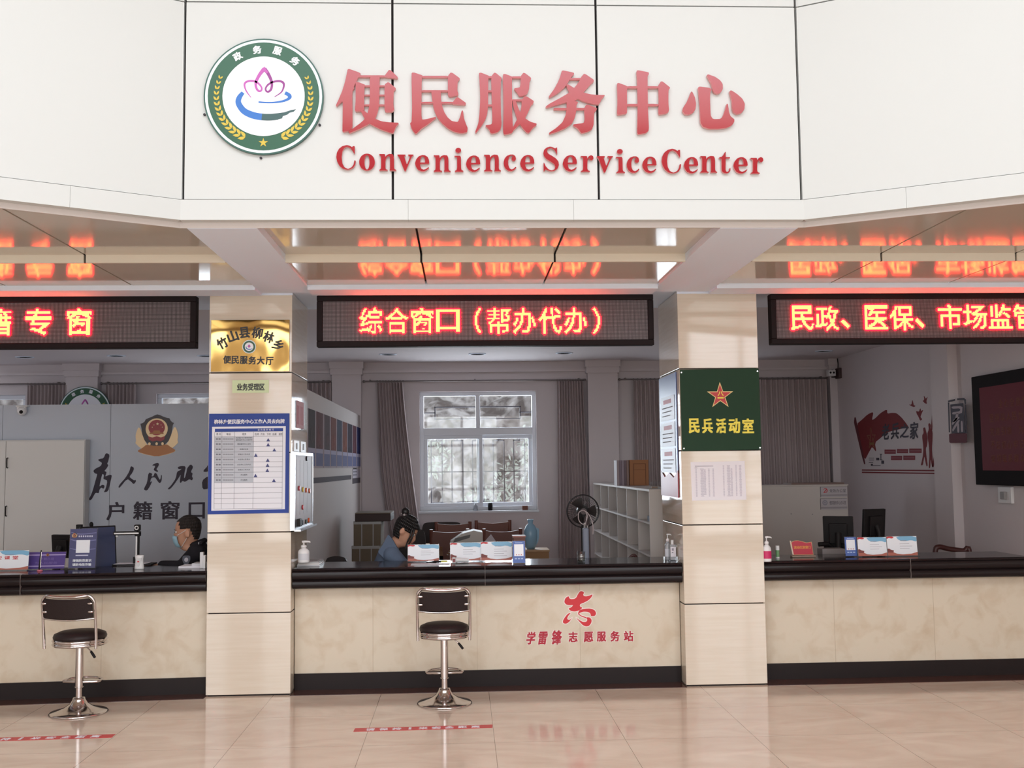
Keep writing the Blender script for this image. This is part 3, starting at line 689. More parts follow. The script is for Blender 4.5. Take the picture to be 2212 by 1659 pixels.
def led_sign(x0, x1, items, label, Y=-.03):
    z0, z1 = 2.713, 3.126; t = thing('led_sign', label, 'LED sign', ((x0+x1)/2, Y+.05, z0), 'LED signs over the service windows')
    fm = M('led_black_frame', (30, 22, 24), .6, spec=.15)
    f = MB(); b = .046; y1 = Y+.09
    f.box(x0, x1, Y, y1, z0, z0+b).box(x0, x1, Y, y1, z1-b, z1).box(x0, x0+b, Y, y1, z0+b, z1-b).box(x1-b, x1, Y, y1, z0+b, z1-b).box(x0, x1, y1-.01, y1+.004, z0, z1)
    f.build('frame', fm, t, .006)
    MB().box(x0+b, x1-b, Y+.018, Y+.05, z0+b, z1-b).build('matrix_panel', led_face, t)
    for x in (x0+.35, x1-.35): MB().box(x-.02, x+.02, Y+.03, Y+.06, z1, ZS).build('hanger', fm, t)
    pl = front(Y+.018); p = .01; u0 = math.ceil((x0+b)/p)*p; v0 = round((z0+b)/p)*p; nu = int((x1-x0-2*b)/p); nv = int((z1-z0-2*b)/p)
    it = []
    for txt, (ax, ay, bx, by), bold in items:
        a = pl.px(ax, by); c = pl.px(bx, ay); it.append((txt, (a[0], a[1], c[0], c[1]), bold))
    for one in it:
        lit = raster(pl, [one], u0, v0, nu, nv, p)
        rim = {(i+a, j+b_) for i, j in lit for a, b_ in ((1, 0), (-1, 0), (0, 1), (0, -1))}-lit  # extra emitting cells imitate the red bleed around each character
        rim = {(i, j) for i, j in rim if 0 <= i < nu and 0 <= j < nv}
        if not lit: continue
        m = MB()
        for i, j in sorted(lit): m.obox(pl, u0+i*p+.0006, u0+(i+1)*p-.0006, v0+j*p+.0006, v0+(j+1)*p-.0006, 0, .012)
        c = m.build('lit_character', led_yellow, t); m = MB()
        for i, j in sorted(rim): m.obox(pl, u0+i*p+.0012, u0+(i+1)*p-.0012, v0+j*p+.0012, v0+(j+1)*p-.0012, 0, .011)
        m.build('red_glow_rim', led_fringe, c)
    return t
def spread(txt, x0, y0, x1, y1, bold=.012):
    n = len(txt); w = (x1-x0)/n; g = w*.055
    out = []
    for i, ch in enumerate(txt):
        a, b = x0+i*w+g, x0+(i+1)*w-g
        if ch == '（': a = a+w*.5; b = b-w*.12
        if ch == '）': b = b-w*.5; a = a+w*.12
        out.append((ch, (a, y0+(y1-y0)*.07*(ch == '口'), b, y1-(y1-y0)*.06*(ch == '口')), bold))
    return out
led_sign(-1.147, 1.554, spread('综合窗口（帮办代办）', 774, 665, 1326, 721), 'black LED sign with ten red-edged glowing characters, hung between the two pillars')
led_sign(-4.80, -2.095, [('户', (-130, 668, -76, 722), .012), ('籍', (-42, 666, 26, 724), .008), ('专', (54, 666, 113, 724), .012), ('窗', (144, 666, 200, 724), .012)], 'black LED sign ending in a long unlit stretch, over the household registration counter')
led_sign(2.514, 5.08, spread('民政', 1705, 661, 1813, 714)+[('、', (1816, 690, 1835, 710), .012)]+spread('医保', 1864, 660, 1974, 713)+[('、', (1976, 688, 1995, 709), .012)]+spread('市场监管', 2024, 658, 2240, 711), 'black LED sign filled with glowing characters beyond the green-sign pillar')
# ============================================================ plates and boards on the pillars
PF = front(0)
def panel(m, pl, x0, y0, x1, y1, n0, n1, mi=0):
    a = pl.px(x0, y1); b = pl.px(x1, y0); m.obox(pl, a[0], b[0], a[1], b[1], n0, n1, mi); return a[0], a[1], b[0], b[1]
def words(m, pl, txt, x0, y0, x1, y1, n0, n1, bold=0, mi=0, **k):
    a = pl.px(x0, y1); b = pl.px(x1, y0); return m.text(pl, txt, a[0], a[1], b[0], b[1], n0, n1, bold, mi, **k)
def sheet(m, pl, pts, n0, n1, mi=0, sm=0):
    p = [pl.px(*q) for q in pts]; return m.prism(pl, soft(p, 1, .2) if sm else p, n0, n1, (), mi)

# brass plate
t = thing('brass_plate', 'mirror-polished brass plate with black arched lettering, top of the tall tiled pillar', 'plate', PF.w(*PF.px(541, 804)))
m = MB(); panel(m, PF, 456, 691, 626, 803, 0, .012); m.build('plate', brass, t, .001)
zf = zoomed(430, 620, 260/1438); bk = M('black_letter', (30, 22, 18), .4)
for ch, x, y, r in (('竹', 282, 672, 28), ('山', 405, 590, 20), ('县', 546, 547, 7), ('柳', 700, 550, -9), ('林', 836, 600, -17), ('乡', 950, 695, -28)):
    c = PF.px(*zf([(x, y)])[0]); s_ = .046; m = MB(); m.text(PF, ch, c[0]-s_*.92, c[1]-s_, c[0]+s_*.92, c[1]+s_, .012, .014, .035, rot=math.radians(r)); m.build('character', bk, t)
for ch, x, y in zip('便民服务大厅', (340, 436, 538, 640, 740, 845), (868, 872, 873, 878, 880, 885)):
    c = PF.px(*zf([(x, y)])[0]); m = MB(); m.text(PF, ch, c[0]-.031, c[1]-.033, c[0]+.031, c[1]+.033, .012, .014, .035); m.build('character', bk, t)
c = PF.px(*zf([(602, 716)])[0]); m = MB(); m.prism(PF, ell(c[0], c[1], .054, .054, 32), .012, .014, (), 0).prism(PF, ell(c[0], c[1], .048, .048, 32), .014, .0146, (), 1).prism(PF, ell(c[0], c[1], .034, .034, 32), .0146, .0152, (), 2)
for p in ribbon([(-.024, .002), (-.020, -.012), (-.004, -.021), (.012, -.021), (.026, -.014)], [.006, .007, .007, .006, .003]): m.prism(PF, [(c[0]+a, c[1]+b) for a, b in p], .0152, .0156, (), 3)
m.prism(PF, [(c[0]+a, c[1]+b) for a, b in ((0, .02), (.012, .004), (.006, -.006), (-.006, -.006), (-.012, .004))], .0152, .0156, (), 4)
m.build('round_logo', [MATS['emblem_pale'], MATS['emblem_green'], MATS['emblem_white'], MATS['emblem_blue'], MATS['emblem_pink']], t)

# small pale green plate
t = thing('reception_plate', 'small pale green plate with black lettering, just under the brass plate', 'plate', PF.w(*PF.px(541, 850)))
m = MB(); panel(m, PF, 502, 821, 581, 849, 0, .006); m.build('plate', M('pale_green_plate', (206, 222, 176), .35), t)
m = MB(); words(m, PF, '业务受理区', 512, 828, 572, 844, .006, .007, .03); m.build('lettering', bk, t)

# blue staff board
t = thing('staff_board', 'blue board with a white staff whereabouts table, on the tall tiled pillar', 'board', PF.w(*PF.px(540, 1108)))
blue = M('board_blue', (34, 64, 152), .4, spec=.3); wt = M('board_white', (226, 228, 238), .3); gl = M('board_grey', (186, 192, 204), .4); ln = M('board_line', (120, 124, 136), .5)
BZ = zoomed(440, 880, 350/1659)
def bq(pts): return [PF.px(*q) for q in BZ(pts)]
m = MB(); m.prism(PF, bq([(57, 66), (880, 62), (872, 1080), (42, 1095)]), 0, .006); m.build('board', blue, t)
m = MB(); m.prism(PF, bq([(88, 200), (842, 192), (833, 1042), (80, 1058)]), .006, .0068); m.build('table_sheet', wt, t)
m = MB(); m.prism(PF, bq([(117, 220), (815, 212), (814, 244), (116, 252)]), .0068, .0074); m.build('header_bar', blue, t)
rows = [252, 302, 353, 405, 458, 511, 563, 616, 668, 721, 773, 826, 881, 935, 987, 1040]; cols = [115, 189, 318, 512, 811]
m = MB()
for a, b in ((0, 1), (1, 2), (2, 3)):
    m.prism(PF, bq([(cols[a]-(2 if a else 0), 303), (cols[b]-2, 302), (cols[b]-6, 771), (cols[a]-4, 773)]), .0068, .0071)
m.build('grey_cells', gl, t)
m = MB()
for y in rows: m.prism(PF, bq([(113-(y-250)*.009, y-1.4), (813-(y-250)*.009, y-9.4), (813-(y-250)*.009, y-6.6), (113-(y-250)*.009, y+1.4)]), .0068, .0076)
for x in cols: m.prism(PF, bq([(x-1.4, 250), (x+1.4, 250), (x-6, 1036), (x-9, 1036)]), .0068, .0077)
m.build('table_lines', ln, t)
m = MB()
def bw(txt, x0, y0, x1, y1, bold=0, z=.0074):
    a = bq([(x0, y1)])[0]; b = bq([(x1, y0)])[0]; m.text(PF, txt, a[0], a[1], b[0], b[1], z, z+.0008, bold, res=1)
bw('柳林乡便民服务中心工作人员去向牌', 108, 118, 830, 172, .03, .006); bw('去 向 最 新 情 况', 555, 219, 720, 240)
m.build('title_lettering', wt, t)
m = MB()
for s_, x0, x1 in (('姓 名', 132, 178), ('电话', 236, 278), ('职务', 398, 438), ('在岗', 524, 566), ('开会', 585, 626), ('下村', 646, 688), ('出差', 706, 748), ('请假', 768, 808)): bw(s_, x0, 262, x1, 286, 0, .0071)
for k, s_ in enumerate(('', '便民服务中心主任', '民政办主任', '民政办工作人员', '人社中心负责人', '人社中心工作人员', '民政办工作人员', '农业服务', '农业服务')):
    y = (rows[k+1]+rows[k+2])/2-4
    if s_: w_ = len(s_)*8.6; bw(s_, 415-w_, y-8, 415+w_, y+9, 0, .0071)
    else: bw('政府副乡长分管便民服务', 332, y-20, 500, y-4, 0, .0071); bw('便民服务中心分管领导', 332, y+2, 500, y+18, 0, .0071)
m.build('small_lettering', ink, t)
m = MB()
for k in range(9):
    y = (rows[k+1]+rows[k+2])/2-3
    for x0, x1 in ((128, 148), (154, 176)): m.prism(PF, bq([(x0, y-7), (x1, y-7), (x1, y+7), (x0, y+7)]), .0071, .0073)
    for j in range(11): m.prism(PF, bq([(198+j*10, y-6), (204+j*10, y-6), (204+j*10, y+6), (198+j*10, y+6)]), .0071, .0073)
m.build('blurred_entries', M('board_blur', (118, 120, 132), .6), t)
tri = M('magnet_blue', (48, 52, 120), .4)
for k, (x, y) in enumerate(((663, 333), (662, 383), (725, 436), (536, 490), (658, 541), (656, 593), (654, 645), (533, 699), (721, 748))):
    m = MB(); m.prism(PF, bq([(x-19, y+16), (x+19, y+16), (x, y-18)]), .0078, .011)
    tag(m.build('triangle_marker', tri), 'blue triangle marker in the %s filled row of the staff board' % ORD[k], 'marker', 'blue triangle markers on the staff board')

# whiteboard and papers on the inner side of that pillar (faces right)
PR_ = facing_right(PLX[1])
WZ = zoomed(620, 860, 180/807)
t = thing('whiteboard', 'narrow whiteboard with magnets on the inner side of the staff-board pillar', 'whiteboard', (PLX[1]+.01, .35, 1.28))
WB = PR_.off(.03); a0 = .05; y0_, y1_ = .05, .92
def wq(pts): return [WB.px(*q) for q in WZ(pts)]
cz = [wq([(70, 535)])[0], wq([(225, 545)])[0], wq([(225, 1225)])[0], wq([(65, 1270)])[0]]
zb, zt = cz[3][1], cz[0][1]; ua, ub = cz[0][0], .95
m = MB(); m.obox(WB, ua, ub, zb, zt, -.028, 0); m.build('board', M('whiteboard_white', (196, 194, 202), .5, spec=.2), t)
m = MB(); fr = M('aluminium', (200, 202, 208), .3, .8)
for u0, u1, v0, v1 in ((ua-.012, ua+.012, zb, zt), (ub-.012, ub+.012, zb, zt), (ua, ub, zb-.012, zb+.012), (ua, ub, zt-.012, zt+.012)): m.obox(WB, u0, u1, v0, v1, -.029, .008)
m.obox(WB, ua+.02, ub-.05, zb-.02, zb-.005, .0, .05); m.build('frame', fr, t)
m = MB()
for k in range(4): m.obox(WB, ua+.1+k*.2, ua+.105+k*.2, zb+.1, zt-.05, 0, .0006)
m.build('column_lines', grey_ink, t)
for n_, (x, y, c_, w_) in enumerate((('112', 873, (190, 50, 70), 'red'), ('150', 886, (220, 190, 60), 'yellow'), ('181', 892, (220, 96, 50), 'orange'), ('212', 898, (224, 120, 80), 'pale orange'), ('146', 1057, (190, 60, 70), 'small red'), ('205', 1182, (230, 96, 40), 'bright orange'), ('143', 1205, (40, 40, 52), 'black'), ('178', 1198, (50, 66, 58), 'dark green'), ('186', 586, (40, 40, 50), 'dark'))):
    u, v = wq([(float(x), y)])[0]; m = MB(); m.prism(WB, ell(u, v, .022, .02, 16), .001, .012)
    tag(m.build('round_magnet', M('magnet_'+w_.replace(' ', '_'), c_, .4)), '%s round magnet on the narrow whiteboard%s' % (w_, ' near its top' if y < 600 else ' in its bottom row' if y > 1100 else ''), 'magnet', 'round magnets on the whiteboard')
u, v = wq([(100, 1215)])[0]; m = MB(); m.obox(WB, ua+.05, ua+.17, zb+.015, zb+.075, .012, .04)
tag(m.build('board_eraser', black_plastic, None, .004), 'black eraser at the foot of the narrow whiteboard', 'eraser')
t = thing('paper_holder', 'clear wall pocket holding a red-printed sheet, above the narrow whiteboard', 'paper holder', PR_.w(.3, 1.95))
a = PR_.px(*WZ([(42, 300)])[0]); b = PR_.px(*WZ([(198, 20)])[0])
m = MB(); m.obox(PR_, .04, .84, a[1], b[1]-.02, 0, .006); m.build('pocket', acrylic, t)
m = MB(); m.obox(PR_, .2, .6, a[1]+.02, b[1]-.04, .006, .008); m.build('sheet', M('red_print_sheet', (210, 150, 158), .7), t)
m = MB()
for k in range(5): m.obox(PR_, .24+k*.07, .26+k*.07, a[1]+.05, b[1]-.08, .008, .0085)
m.build('print_lines', M('red_print', (180, 60, 80), .7), t)
for k, (u0, w_) in enumerate(((.06, 'nearer'), (.42, 'farther'))):
    z_ = PR_.px(*WZ([(120, 470)])[0])[1]; t = thing('light_switch', '%s of two white switch plates above the narrow whiteboard' % w_, 'switch', PR_.w(u0, z_-.05))
    m = MB(); m.obox(PR_, u0+.02, u0+.3, z_-.045, z_+.045, 0, .008); m.build('plate', white_plastic, t, .002)
    m = MB(); m.obox(PR_, u0+.13, u0+.19, z_-.025, z_+.025, .008, .013); m.build('rocker', grey_plastic, t)

# green sign
t = thing('militia_sign', 'dark green square sign with a red star over yellow lettering, on the pillar', 'sign', PF.w(*PF.px(1556, 972)))
gm = M('sign_green', (30, 60, 40), .5, spec=.2)
m = MB(); m.prism(PF, [PF.px(*q) for q in ((1468, 799), (1638, 796), (1644, 971), (1473, 974))], 0, .012); m.build('board', gm, t, .001)
GZ = zoomed(1420, 760, 280/968); c = PF.px(*GZ([(466, 325)])[0]); c = (c[0], c[1]-.004)
m = MB(); m.prism(PF, star(c[0], c[1], .112), .012, .0135); m.build('star_outline', M('star_cream', (236, 208, 140), .4), t)
m = MB(); m.prism(PF, star(c[0], c[1], .094), .0135, .015); m.build('red_star', M('star_red', (190, 40, 44), .4), t)
m = MB(); words(m, PF, '八', *GZ([(448, 296)])[0], *GZ([(490, 330)])[0], .015, .0158, .03); words(m, PF, '一', *GZ([(446, 339)])[0], *GZ([(492, 350)])[0], .015, .0158); m.build('star_lettering', M('sign_yellow', (240, 224, 70), .4), t)
for ch, x0, x1 in (('民', 232, 312), ('兵', 332, 410), ('活', 436, 510), ('动', 530, 614), ('室', 632, 716)): m = MB(); words(m, PF, ch, *GZ([(x0, 496)])[0], *GZ([(x1, 610)])[0], .012, .0145, .035); m.build('character', MATS['sign_yellow'], t)
for x, y in ((177, 155), (744, 146), (196, 722), (763, 716)):
    u, v = PF.px(*GZ([(x, y)])[0]); m = MB(); m.prism(PF, ell(u, v, .006, .006, 12), .012, .0145); m.build('screw', chrome, t)
# paper notice
t = thing('paper_notice', 'white paper sheet of printed columns taped under the green star sign', 'paper', PF.w(*PF.px(1552, 1082)))
NZ = zoomed(1480, 980, 160/2212)
m = MB(); m.prism(PF, [PF.px(*q) for q in NZ([(160, 250), (1775, 220), (1830, 1375), (205, 1405)])], 0, .0015); m.build('sheet', white_paper, t)
m = MB(); rnd = random.Random(3)
for xc, w_, y0, y1 in ((325, 26, 460, 1290), (500, 55, 450, 1290), (580, 40, 470, 1230), (705, 26, 450, 1290), (835, 30, 450, 1280), (1140, 24, 350, 1270), (1290, 55, 350, 1270), (1380, 35, 440, 1260), (1515, 24, 340, 1260), (1640, 40, 345, 1260)):
    y = y0
    while y < y1:
        s_ = (y-y0)*.03; w2 = w_*rnd.uniform(.6, 1)
        m.prism(PF, [PF.px(*q) for q in NZ([(xc-w2+s_, y), (xc+w2+s_, y), (xc+w2+s_, y+11), (xc-w2+s_, y+11)])], .0015, .0017); y += 24
m.build('print_columns', M('faint_print', (176, 172, 190), .8), t)
m = MB(); m.prism(PF, [PF.px(*q) for q in NZ([(290, 362), (835, 358), (835, 378), (290, 384)])], .0015, .0018); m.prism(PF, [PF.px(*q) for q in NZ([(285, 415), (360, 414), (360, 434), (285, 436)])], .0015, .0018); m.build('print_title', grey_ink, t)

# poster on the inner side of that pillar (faces left)
PLF = facing_left(PRX[0])
t = thing('long_poster', 'long blue poster with white text boxes and a red foot, on the green-sign pillar side', 'poster', PLF.w(-.5, 1.45))
z0, z1 = PLF.px(1460, 1074)[1]+.0, PLF.px(1455, 806)[1]
ua, ub = -.84, -.10; PLF = PLF.off(.002)
m = MB(); m.obox(PLF, ua, ub, z0+.2, z1, 0, .006); m.build('blue_ground', M('poster_blue', (92, 116, 176), .35), t)
m = MB(); m.prism(PLF, [(ua, z0), (ub, z0), (ub, z0+.22), (ub-.18, z0+.16), ((ua+ub)/2, z0+.2), (ua+.18, z0+.16), (ua, z0+.22)], 0, .0075); m.build('red_foot', M('poster_red', (170, 50, 66), .4), t)
m = MB(); h = (z1-z0-.36)/3
for k in range(3): m.obox(PLF, ua+.07, ub-.07, z0+.19+k*h+.01, z0+.19+(k+1)*h-.01, .0078, .009)
m.build('text_box', M('poster_pale', (196, 204, 224), .4), t)
m = MB()
for k in range(3): m.obox(PLF, ua+.2, ub-.2, z0+.19+(k+1)*h-.07, z0+.19+(k+1)*h-.035, .009, .0095)
m.build('red_heading', M('poster_heading', (200, 70, 80), .5), t)
m = MB()
for k in range(3):
    for j in range(7):
        v = z0+.19+(k+1)*h-.1-j*.034
        if v > z0+.19+k*h+.03: m.obox(PLF, ua+.14, ub-.14-.05*(j % 3), v-.008, v, .009, .0094)
m.build('print_lines', grey_ink, t)

# ============================================================ counters
def counter(x0, x1, yf, slope, seam, label, tlabel, end=False):
    """yf: front of the worktop at x1 (left counter) or x0; slope: dy/dx"""
    t = thing('service_counter', label, 'counter', ((x0+x1)/2, yf+.3, 0), 'service counters')
    def Y(x): return yf+(x-(x1 if slope else x0))*slope
    def slab(m, ya, yb, za, zb): m.prism(HZ, [(x0, Y(x0)+ya), (x1, Y(x1)+ya), (x1, Y(x1)+yb), (x0, Y(x0)+yb)], za, zb)
    m = MB(); slab(m, .15, .19, .13, .8055); m.build('front_panel', marble, t)
    m = MB()
    for x in [x0+.62+k*.83 for k in range(5)]:
        if x < x1-.1: m.box(x-.001, x+.001, Y(x)+.1490, Y(x)+.151, .13, .805)
    m.build('panel_joints', M('marble_joint', (176, 158, 134), .6), t)
    m = MB(); slab(m, .135, .19, .004, .13); m.build('skirting', skirt_m, t, .002)
    m = MB(); slab(m, .19, .60, .02, .78); m.build('carcass', M('office_board', (190, 184, 176), .6), t)
    m = MB(); slab(m, .60, 1.15, .73, .755); m.build('work_surface', M('office_board', (190, 184, 176)), t)
    for xx in (x0+.05, x1-.08): m2 = MB().box(xx, xx+.03, Y(xx)+.62, Y(xx)+1.1, 0, .73); m2.build('desk_side', M('office_board', (190, 184, 176)), t)
    c = thing('countertop', tlabel, 'countertop', ((x0+x1)/2, yf+.3, .806), 'black stone countertops')
    prof = [(.6, .966), (.03, .966), (.014, .962), (.003, .95)]
    prof += [(.022-.022*math.sin(a), .914+.034*math.cos(a)) for a in [PI*k/10 for k in range(0, 11)]]
    prof += [(.026, .876)]+[(.03-.02*math.sin(a), .842+.03*math.cos(a)) for a in [PI*k/10 for k in range(0, 11)]]
    prof += [(.04, .806), (.19, .806), (.19, .92), (.6, .92)]
    m = MB(); P = [[Vector((x, Y(x)+a, z)) for a, z in prof] for x in (x0, x1)]
    m.rings(P, 0, True, False); m.build('slab', black_granite, c)
    m = MB(); m.box(seam-.0015, seam+.0015, Y(seam)-.0015, Y(seam)+.6, .81, .9668); m.build('seam', M('pale_seam', (110, 102, 100), .6), c)
    return c
counter(PLX[1]+.004, PRX[0]-.004, .028, 0, .175, 'beige marble counter front between the two pillars, with a red volunteer emblem', 'black moulded stone worktop between the two pillars')
counter(-5.1, PLX[0]-.004, -.03, .0515, -3.38, 'beige marble counter front behind the stool in front of the police desk', 'black moulded stone worktop carrying the police QR sign')
counter(PRX[1]+.004, 4.63, .05, 0, 3.62, 'beige marble counter front beyond the green-sign pillar, without a stool', 'black moulded stone worktop carrying the small red flag stand')

# volunteer sticker on the middle counter
CF = front(.028+.15); HZm = zoomed(1110, 1260, 290/2212)
def hq(p): return [CF.px(*q) for q in HZm(p)]
A_ = [[(1090,130),(1130,130),(1162,155),(1140,180),(1150,208),(1185,217),(1240,205),(1303,178),(1272,238),(1220,285),(1150,320),(1095,340),(1085,370),(1100,393),(1132,400),(1090,440),(1010,466),(940,457),(893,415),(950,395),(980,355),(920,361),(860,350),(830,310),(840,260),(870,225),(907,213),(912,245),(940,262),(1000,257),(1032,230),(1055,180)],
      [(942,483),(890,500),(840,560),(806,620),(813,657),(860,667),(912,637),(965,558),(932,597),(895,602),(876,580),(895,535)],
      [(1015,555),(1075,605),(1140,638),(1190,636),(1213,605),(1190,560),(1250,560),(1282,600),(1277,650),(1240,702),(1190,712),(1140,692),(1090,642)],
      [(1058,485),(1080,440),(1160,420),(1250,413),(1330,438),(1357,490),(1340,537),(1268,542),(1263,500),(1230,472),(1150,465),(1085,485),(1075,505),(1110,532),(1190,556),(1205,580),(1120,552),(1060,515)]]
t = thing('volunteer_sticker', 'red flame-like volunteer emblem sticker with white outline on the middle counter front', 'sticker', CF.w(*CF.px(1250, 1355)))
wm = MB(); rm = MB()
for k, p in enumerate(A_):
    q = soft(hq(p), 2, .2); rm.prism(CF, q, .0015, .0025+k*.0001); wm.prism(CF, grow(q, .006), 0, .0012+k*.0001)
wm.build('white_outline', M('sticker_white', (240, 228, 224), .5), t); rm.build('red_emblem', M('sticker_red', (206, 44, 54), .5), t)
for ch, x0, x1, y0, y1, sh, what in (('学', 205, 360, 795, 1010, .25, 'slanting first'), ('雷', 400, 560, 790, 1012, .25, 'slanting second'), ('锋', 625, 790, 768, 1015, .25, 'slanting third'), ('志', 902, 1050, 795, 972, 0, 'upright fourth'), ('愿', 1152, 1306, 793, 972, 0, 'upright fifth'), ('服', 1366, 1518, 790, 962, 0, 'upright sixth'), ('务', 1590, 1742, 782, 962, 0, 'upright seventh'), ('站', 1812, 1968, 780, 958, 0, 'upright last')):
    t = thing('sticker_character', '%s crimson character of the sticker line under the volunteer emblem' % what, 'sticker', CF.w(*hq([((x0+x1)/2, y1)])[0]), 'crimson sticker characters on the middle counter')
    a = hq([(x0, y1)])[0]; b = hq([(x1, y0)])[0]; wm = MB(); rm = MB()
    wm.text(CF, ch, a[0]-.004, a[1]-.004, b[0]+.004, b[1]+.004, 0, .0007, .07, shear=sh); rm.text(CF, ch, a[0], a[1], b[0], b[1], .0016, .002, .035, shear=sh)
    wm.build('white_outline', MATS['sticker_white'], t); rm.build('red_character', M('sticker_crimson', (176, 26, 52), .5), t)

# floor tapes
FZ = Pl((0, 0, 0), (1, 0, 0), (0, 1, 0))
def tape(pts, xs, label):
    q = [FZ.px(*p) for p in pts]; t = thing('floor_tape', label, 'floor tape', FZ.w(sum(p[0] for p in q)/4, sum(p[1] for p in q)/4), 'red distance tapes on the floor')
    m = MB(); m.prism(FZ, q, 0, .0012); m.build('strip', M('tape_red', (196, 44, 56), .35), t)
    m = MB(); (ax, ay), (bx, by), (cx_, cy), (dx, dy) = q; txt = '请保持1米安全距离'
    for k, ch in enumerate(txt):
        f = xs[0]+(xs[1]-xs[0])*k/8; u = ax+(bx-ax)*f; v0 = dy+(cy-dy)*f; v1 = ay+(by-ay)*f; h = (v1-v0); s_ = .03 if ch != '1' else .009
        m.text(FZ, ch, u-s_, v0+h*.16, u+s_, v1-h*.16, .0012, .0015, .03)
    m.build('lettering', white_paper, t)
tape([(767, 1573.5), (1064, 1565.5), (1063.5, 1572.5), (763, 1581)], (.115, .875), 'red floor tape with white lettering in front of the middle stool')
q0 = [FZ.px(*p) for p in ((767, 1573.5), (1064, 1565.5))]; e = FZ.px(250, 1586); e2 = FZ.px(241, 1593.5)
L_ = 1.0; d_ = Vector((1, .03)); 
t_ = [(e[0]-L_, e[1]-.035), (e[0], e[1]), (e2[0], e2[1]), (e2[0]-L_, e2[1]-.035)]
def px_of(u, v):
    p = FZ.w(u, v)-CAM; c = p.dot(FW); return (1106+F_PX*p.dot(RT)/c, 829.5-F_PX*p.dot(UP)/c)
tape([px_of(*p) for p in t_], (.12, .885), 'red floor tape cut by the photo edge, in front of the police desk stool')

# ============================================================ stools
def make_stool():
    t = thing('bar_stool', 'x', 'stool', (0, 0, 0), 'chrome bar stools')
    m = MB(); m.lathe([(.0, 0), (.203, 0), (.205, .006), (.196, .014), (.15, .024), (.10, .042), (.062, .068), (.045, .098), (.04, .112), (.0, .112)], seg=48); m.build('base', chrome, t)
    m = MB(); m.cyl((0, 0, .1), (0, 0, .2), .0235, seg=28); m.build('lower_pole', chrome, t)
    m = MB(); m.cyl((0, 0, .186), (0, 0, .49), .029, seg=28); m.lathe([(.0, .182), (.0305, .182), (.0305, .19), (0, .19)], seg=28); m.build('upper_pole', chrome, t)
    R = .135; fr = [Vector((-.028, .0, .222)), Vector((-R+.01, .015, .222))]+[Vector((R*math.cos(a), .055+R*math.sin(a)*.9, .222)) for a in [PI+.25-(PI+.5)*k/16 for k in range(17)]]+[Vector((R-.01, .015, .222)), Vector((.028, 0, .222))]
    m = MB(); m.tube(fr, .0095, 10); m.build('footrest', chrome, t)
    m = MB(); m.lathe([(0, .485), (.16, .485), (.186, .49), (.193, .5), (.186, .51), (.18, .513), (.186, .517), (.193, .527), (.186, .538), (.17, .54), (0, .54)], seg=48); m.build('seat_rim', chrome, t)
    m = MB(); m.lathe([(0, .536), (.182, .538), (.186, .552), (.178, .572), (.14, .588), (.07, .594), (0, .595)], seg=48); m.build('seat', black_leather, t)
    hw = .192; yb = -.165
    def arch(x, z, lean): return Vector((x, yb-lean*(z-.5)+.05*(1-(abs(x)/hw)**2)*-1, z))
    side = lambda s: [Vector((s*hw*.985, yb+.01, .485)), Vector((s*hw, yb+.005, .56)), Vector((s*hw, yb-.012, .70)), Vector((s*hw, yb-.028, .80)), Vector((s*(hw-.008), yb-.036, .838)), Vector((s*(hw-.035), yb-.043, .863))]
    top = [Vector((x, yb-.045-.03*(1-(x/hw)**2), .868-.012*(1-(x/(hw*.8))**2)*1)) for x in [-.13+.26*k/8 for k in range(9)]]
    path = side(-1)+top+side(1)[::-1]
    m = MB(); m.tube(catmull(path, 4), .0105, 10); m.tube([Vector((x, yb-.014-.032*(1-(x/hw)**2), .703-.010*(1-(x/hw)**2))) for x in [-hw+2*hw*k/10 for k in range(11)]], .007, 8); m.build('back_frame', chrome, t)
    P1 = []; P2 = []
    for j in range(9):
        z = .712+(.852-.712)*j/8; w = hw-.014-(.02 if j == 8 else .007 if j == 7 else 0); r1 = []; r2 = []
        for i in range(13):
            x = -w+2*w*i/12; y = yb-.014-(z-.7)*.20-.032*(1-(x/hw)**2); dz = -.012*(1-(x/(hw))**2)
            r1.append(Vector((x, y-.007, z+dz))); r2.append(Vector((x, y+.012, z+dz)))
        P1.append(r1); P2.append(r2)
    m = MB(); m.grid(P1); m.grid(P2, flip=True)
    ed = [(P1[0], P2[0]), (P1[-1], P2[-1]), ([r[0] for r in P1], [r[0] for r in P2]), ([r[-1] for r in P1], [r[-1] for r in P2])]
    for a, b in ed: m.grid([a, b])
    m.build('backrest', black_leather, t)
    for s_ in (-1, 1):
        for z in (.752, .812):
            m = MB(); x = s_*(hw-.024); y = yb-.014-(z-.7)*.2-.015
            m.ball((x, y-.004, z), (.02, .006, .0085), 12, 8); m.build('backrest_clip', chrome, t)
    m = MB(); m.tube([(.05, -.03, .488), (.09, -.045, .462), (.11, -.05, .445)], .0045, 8); lv = m.build('height_lever', chrome, t)
    m = MB(); m.tube([(.105, -.05, .449), (.125, -.055, .425), (.14, -.058, .405)], [.0085, .010, .009], 10); m.build('lever_grip', black_plastic, lv)
    return t
st = make_stool(); st['label'] = 'chrome bar stool with black seat standing before the middle counter'
p = aZ(960.5, 1519.5, 0); st.location = (p.x, p.y, 0); st.rotation_euler = (0, 0, 0)
p = aZ(170, 1540, 0); dup(st, (p.x, p.y, 0), math.radians(-6), 'chrome bar stool with black seat standing before the police desk counter')
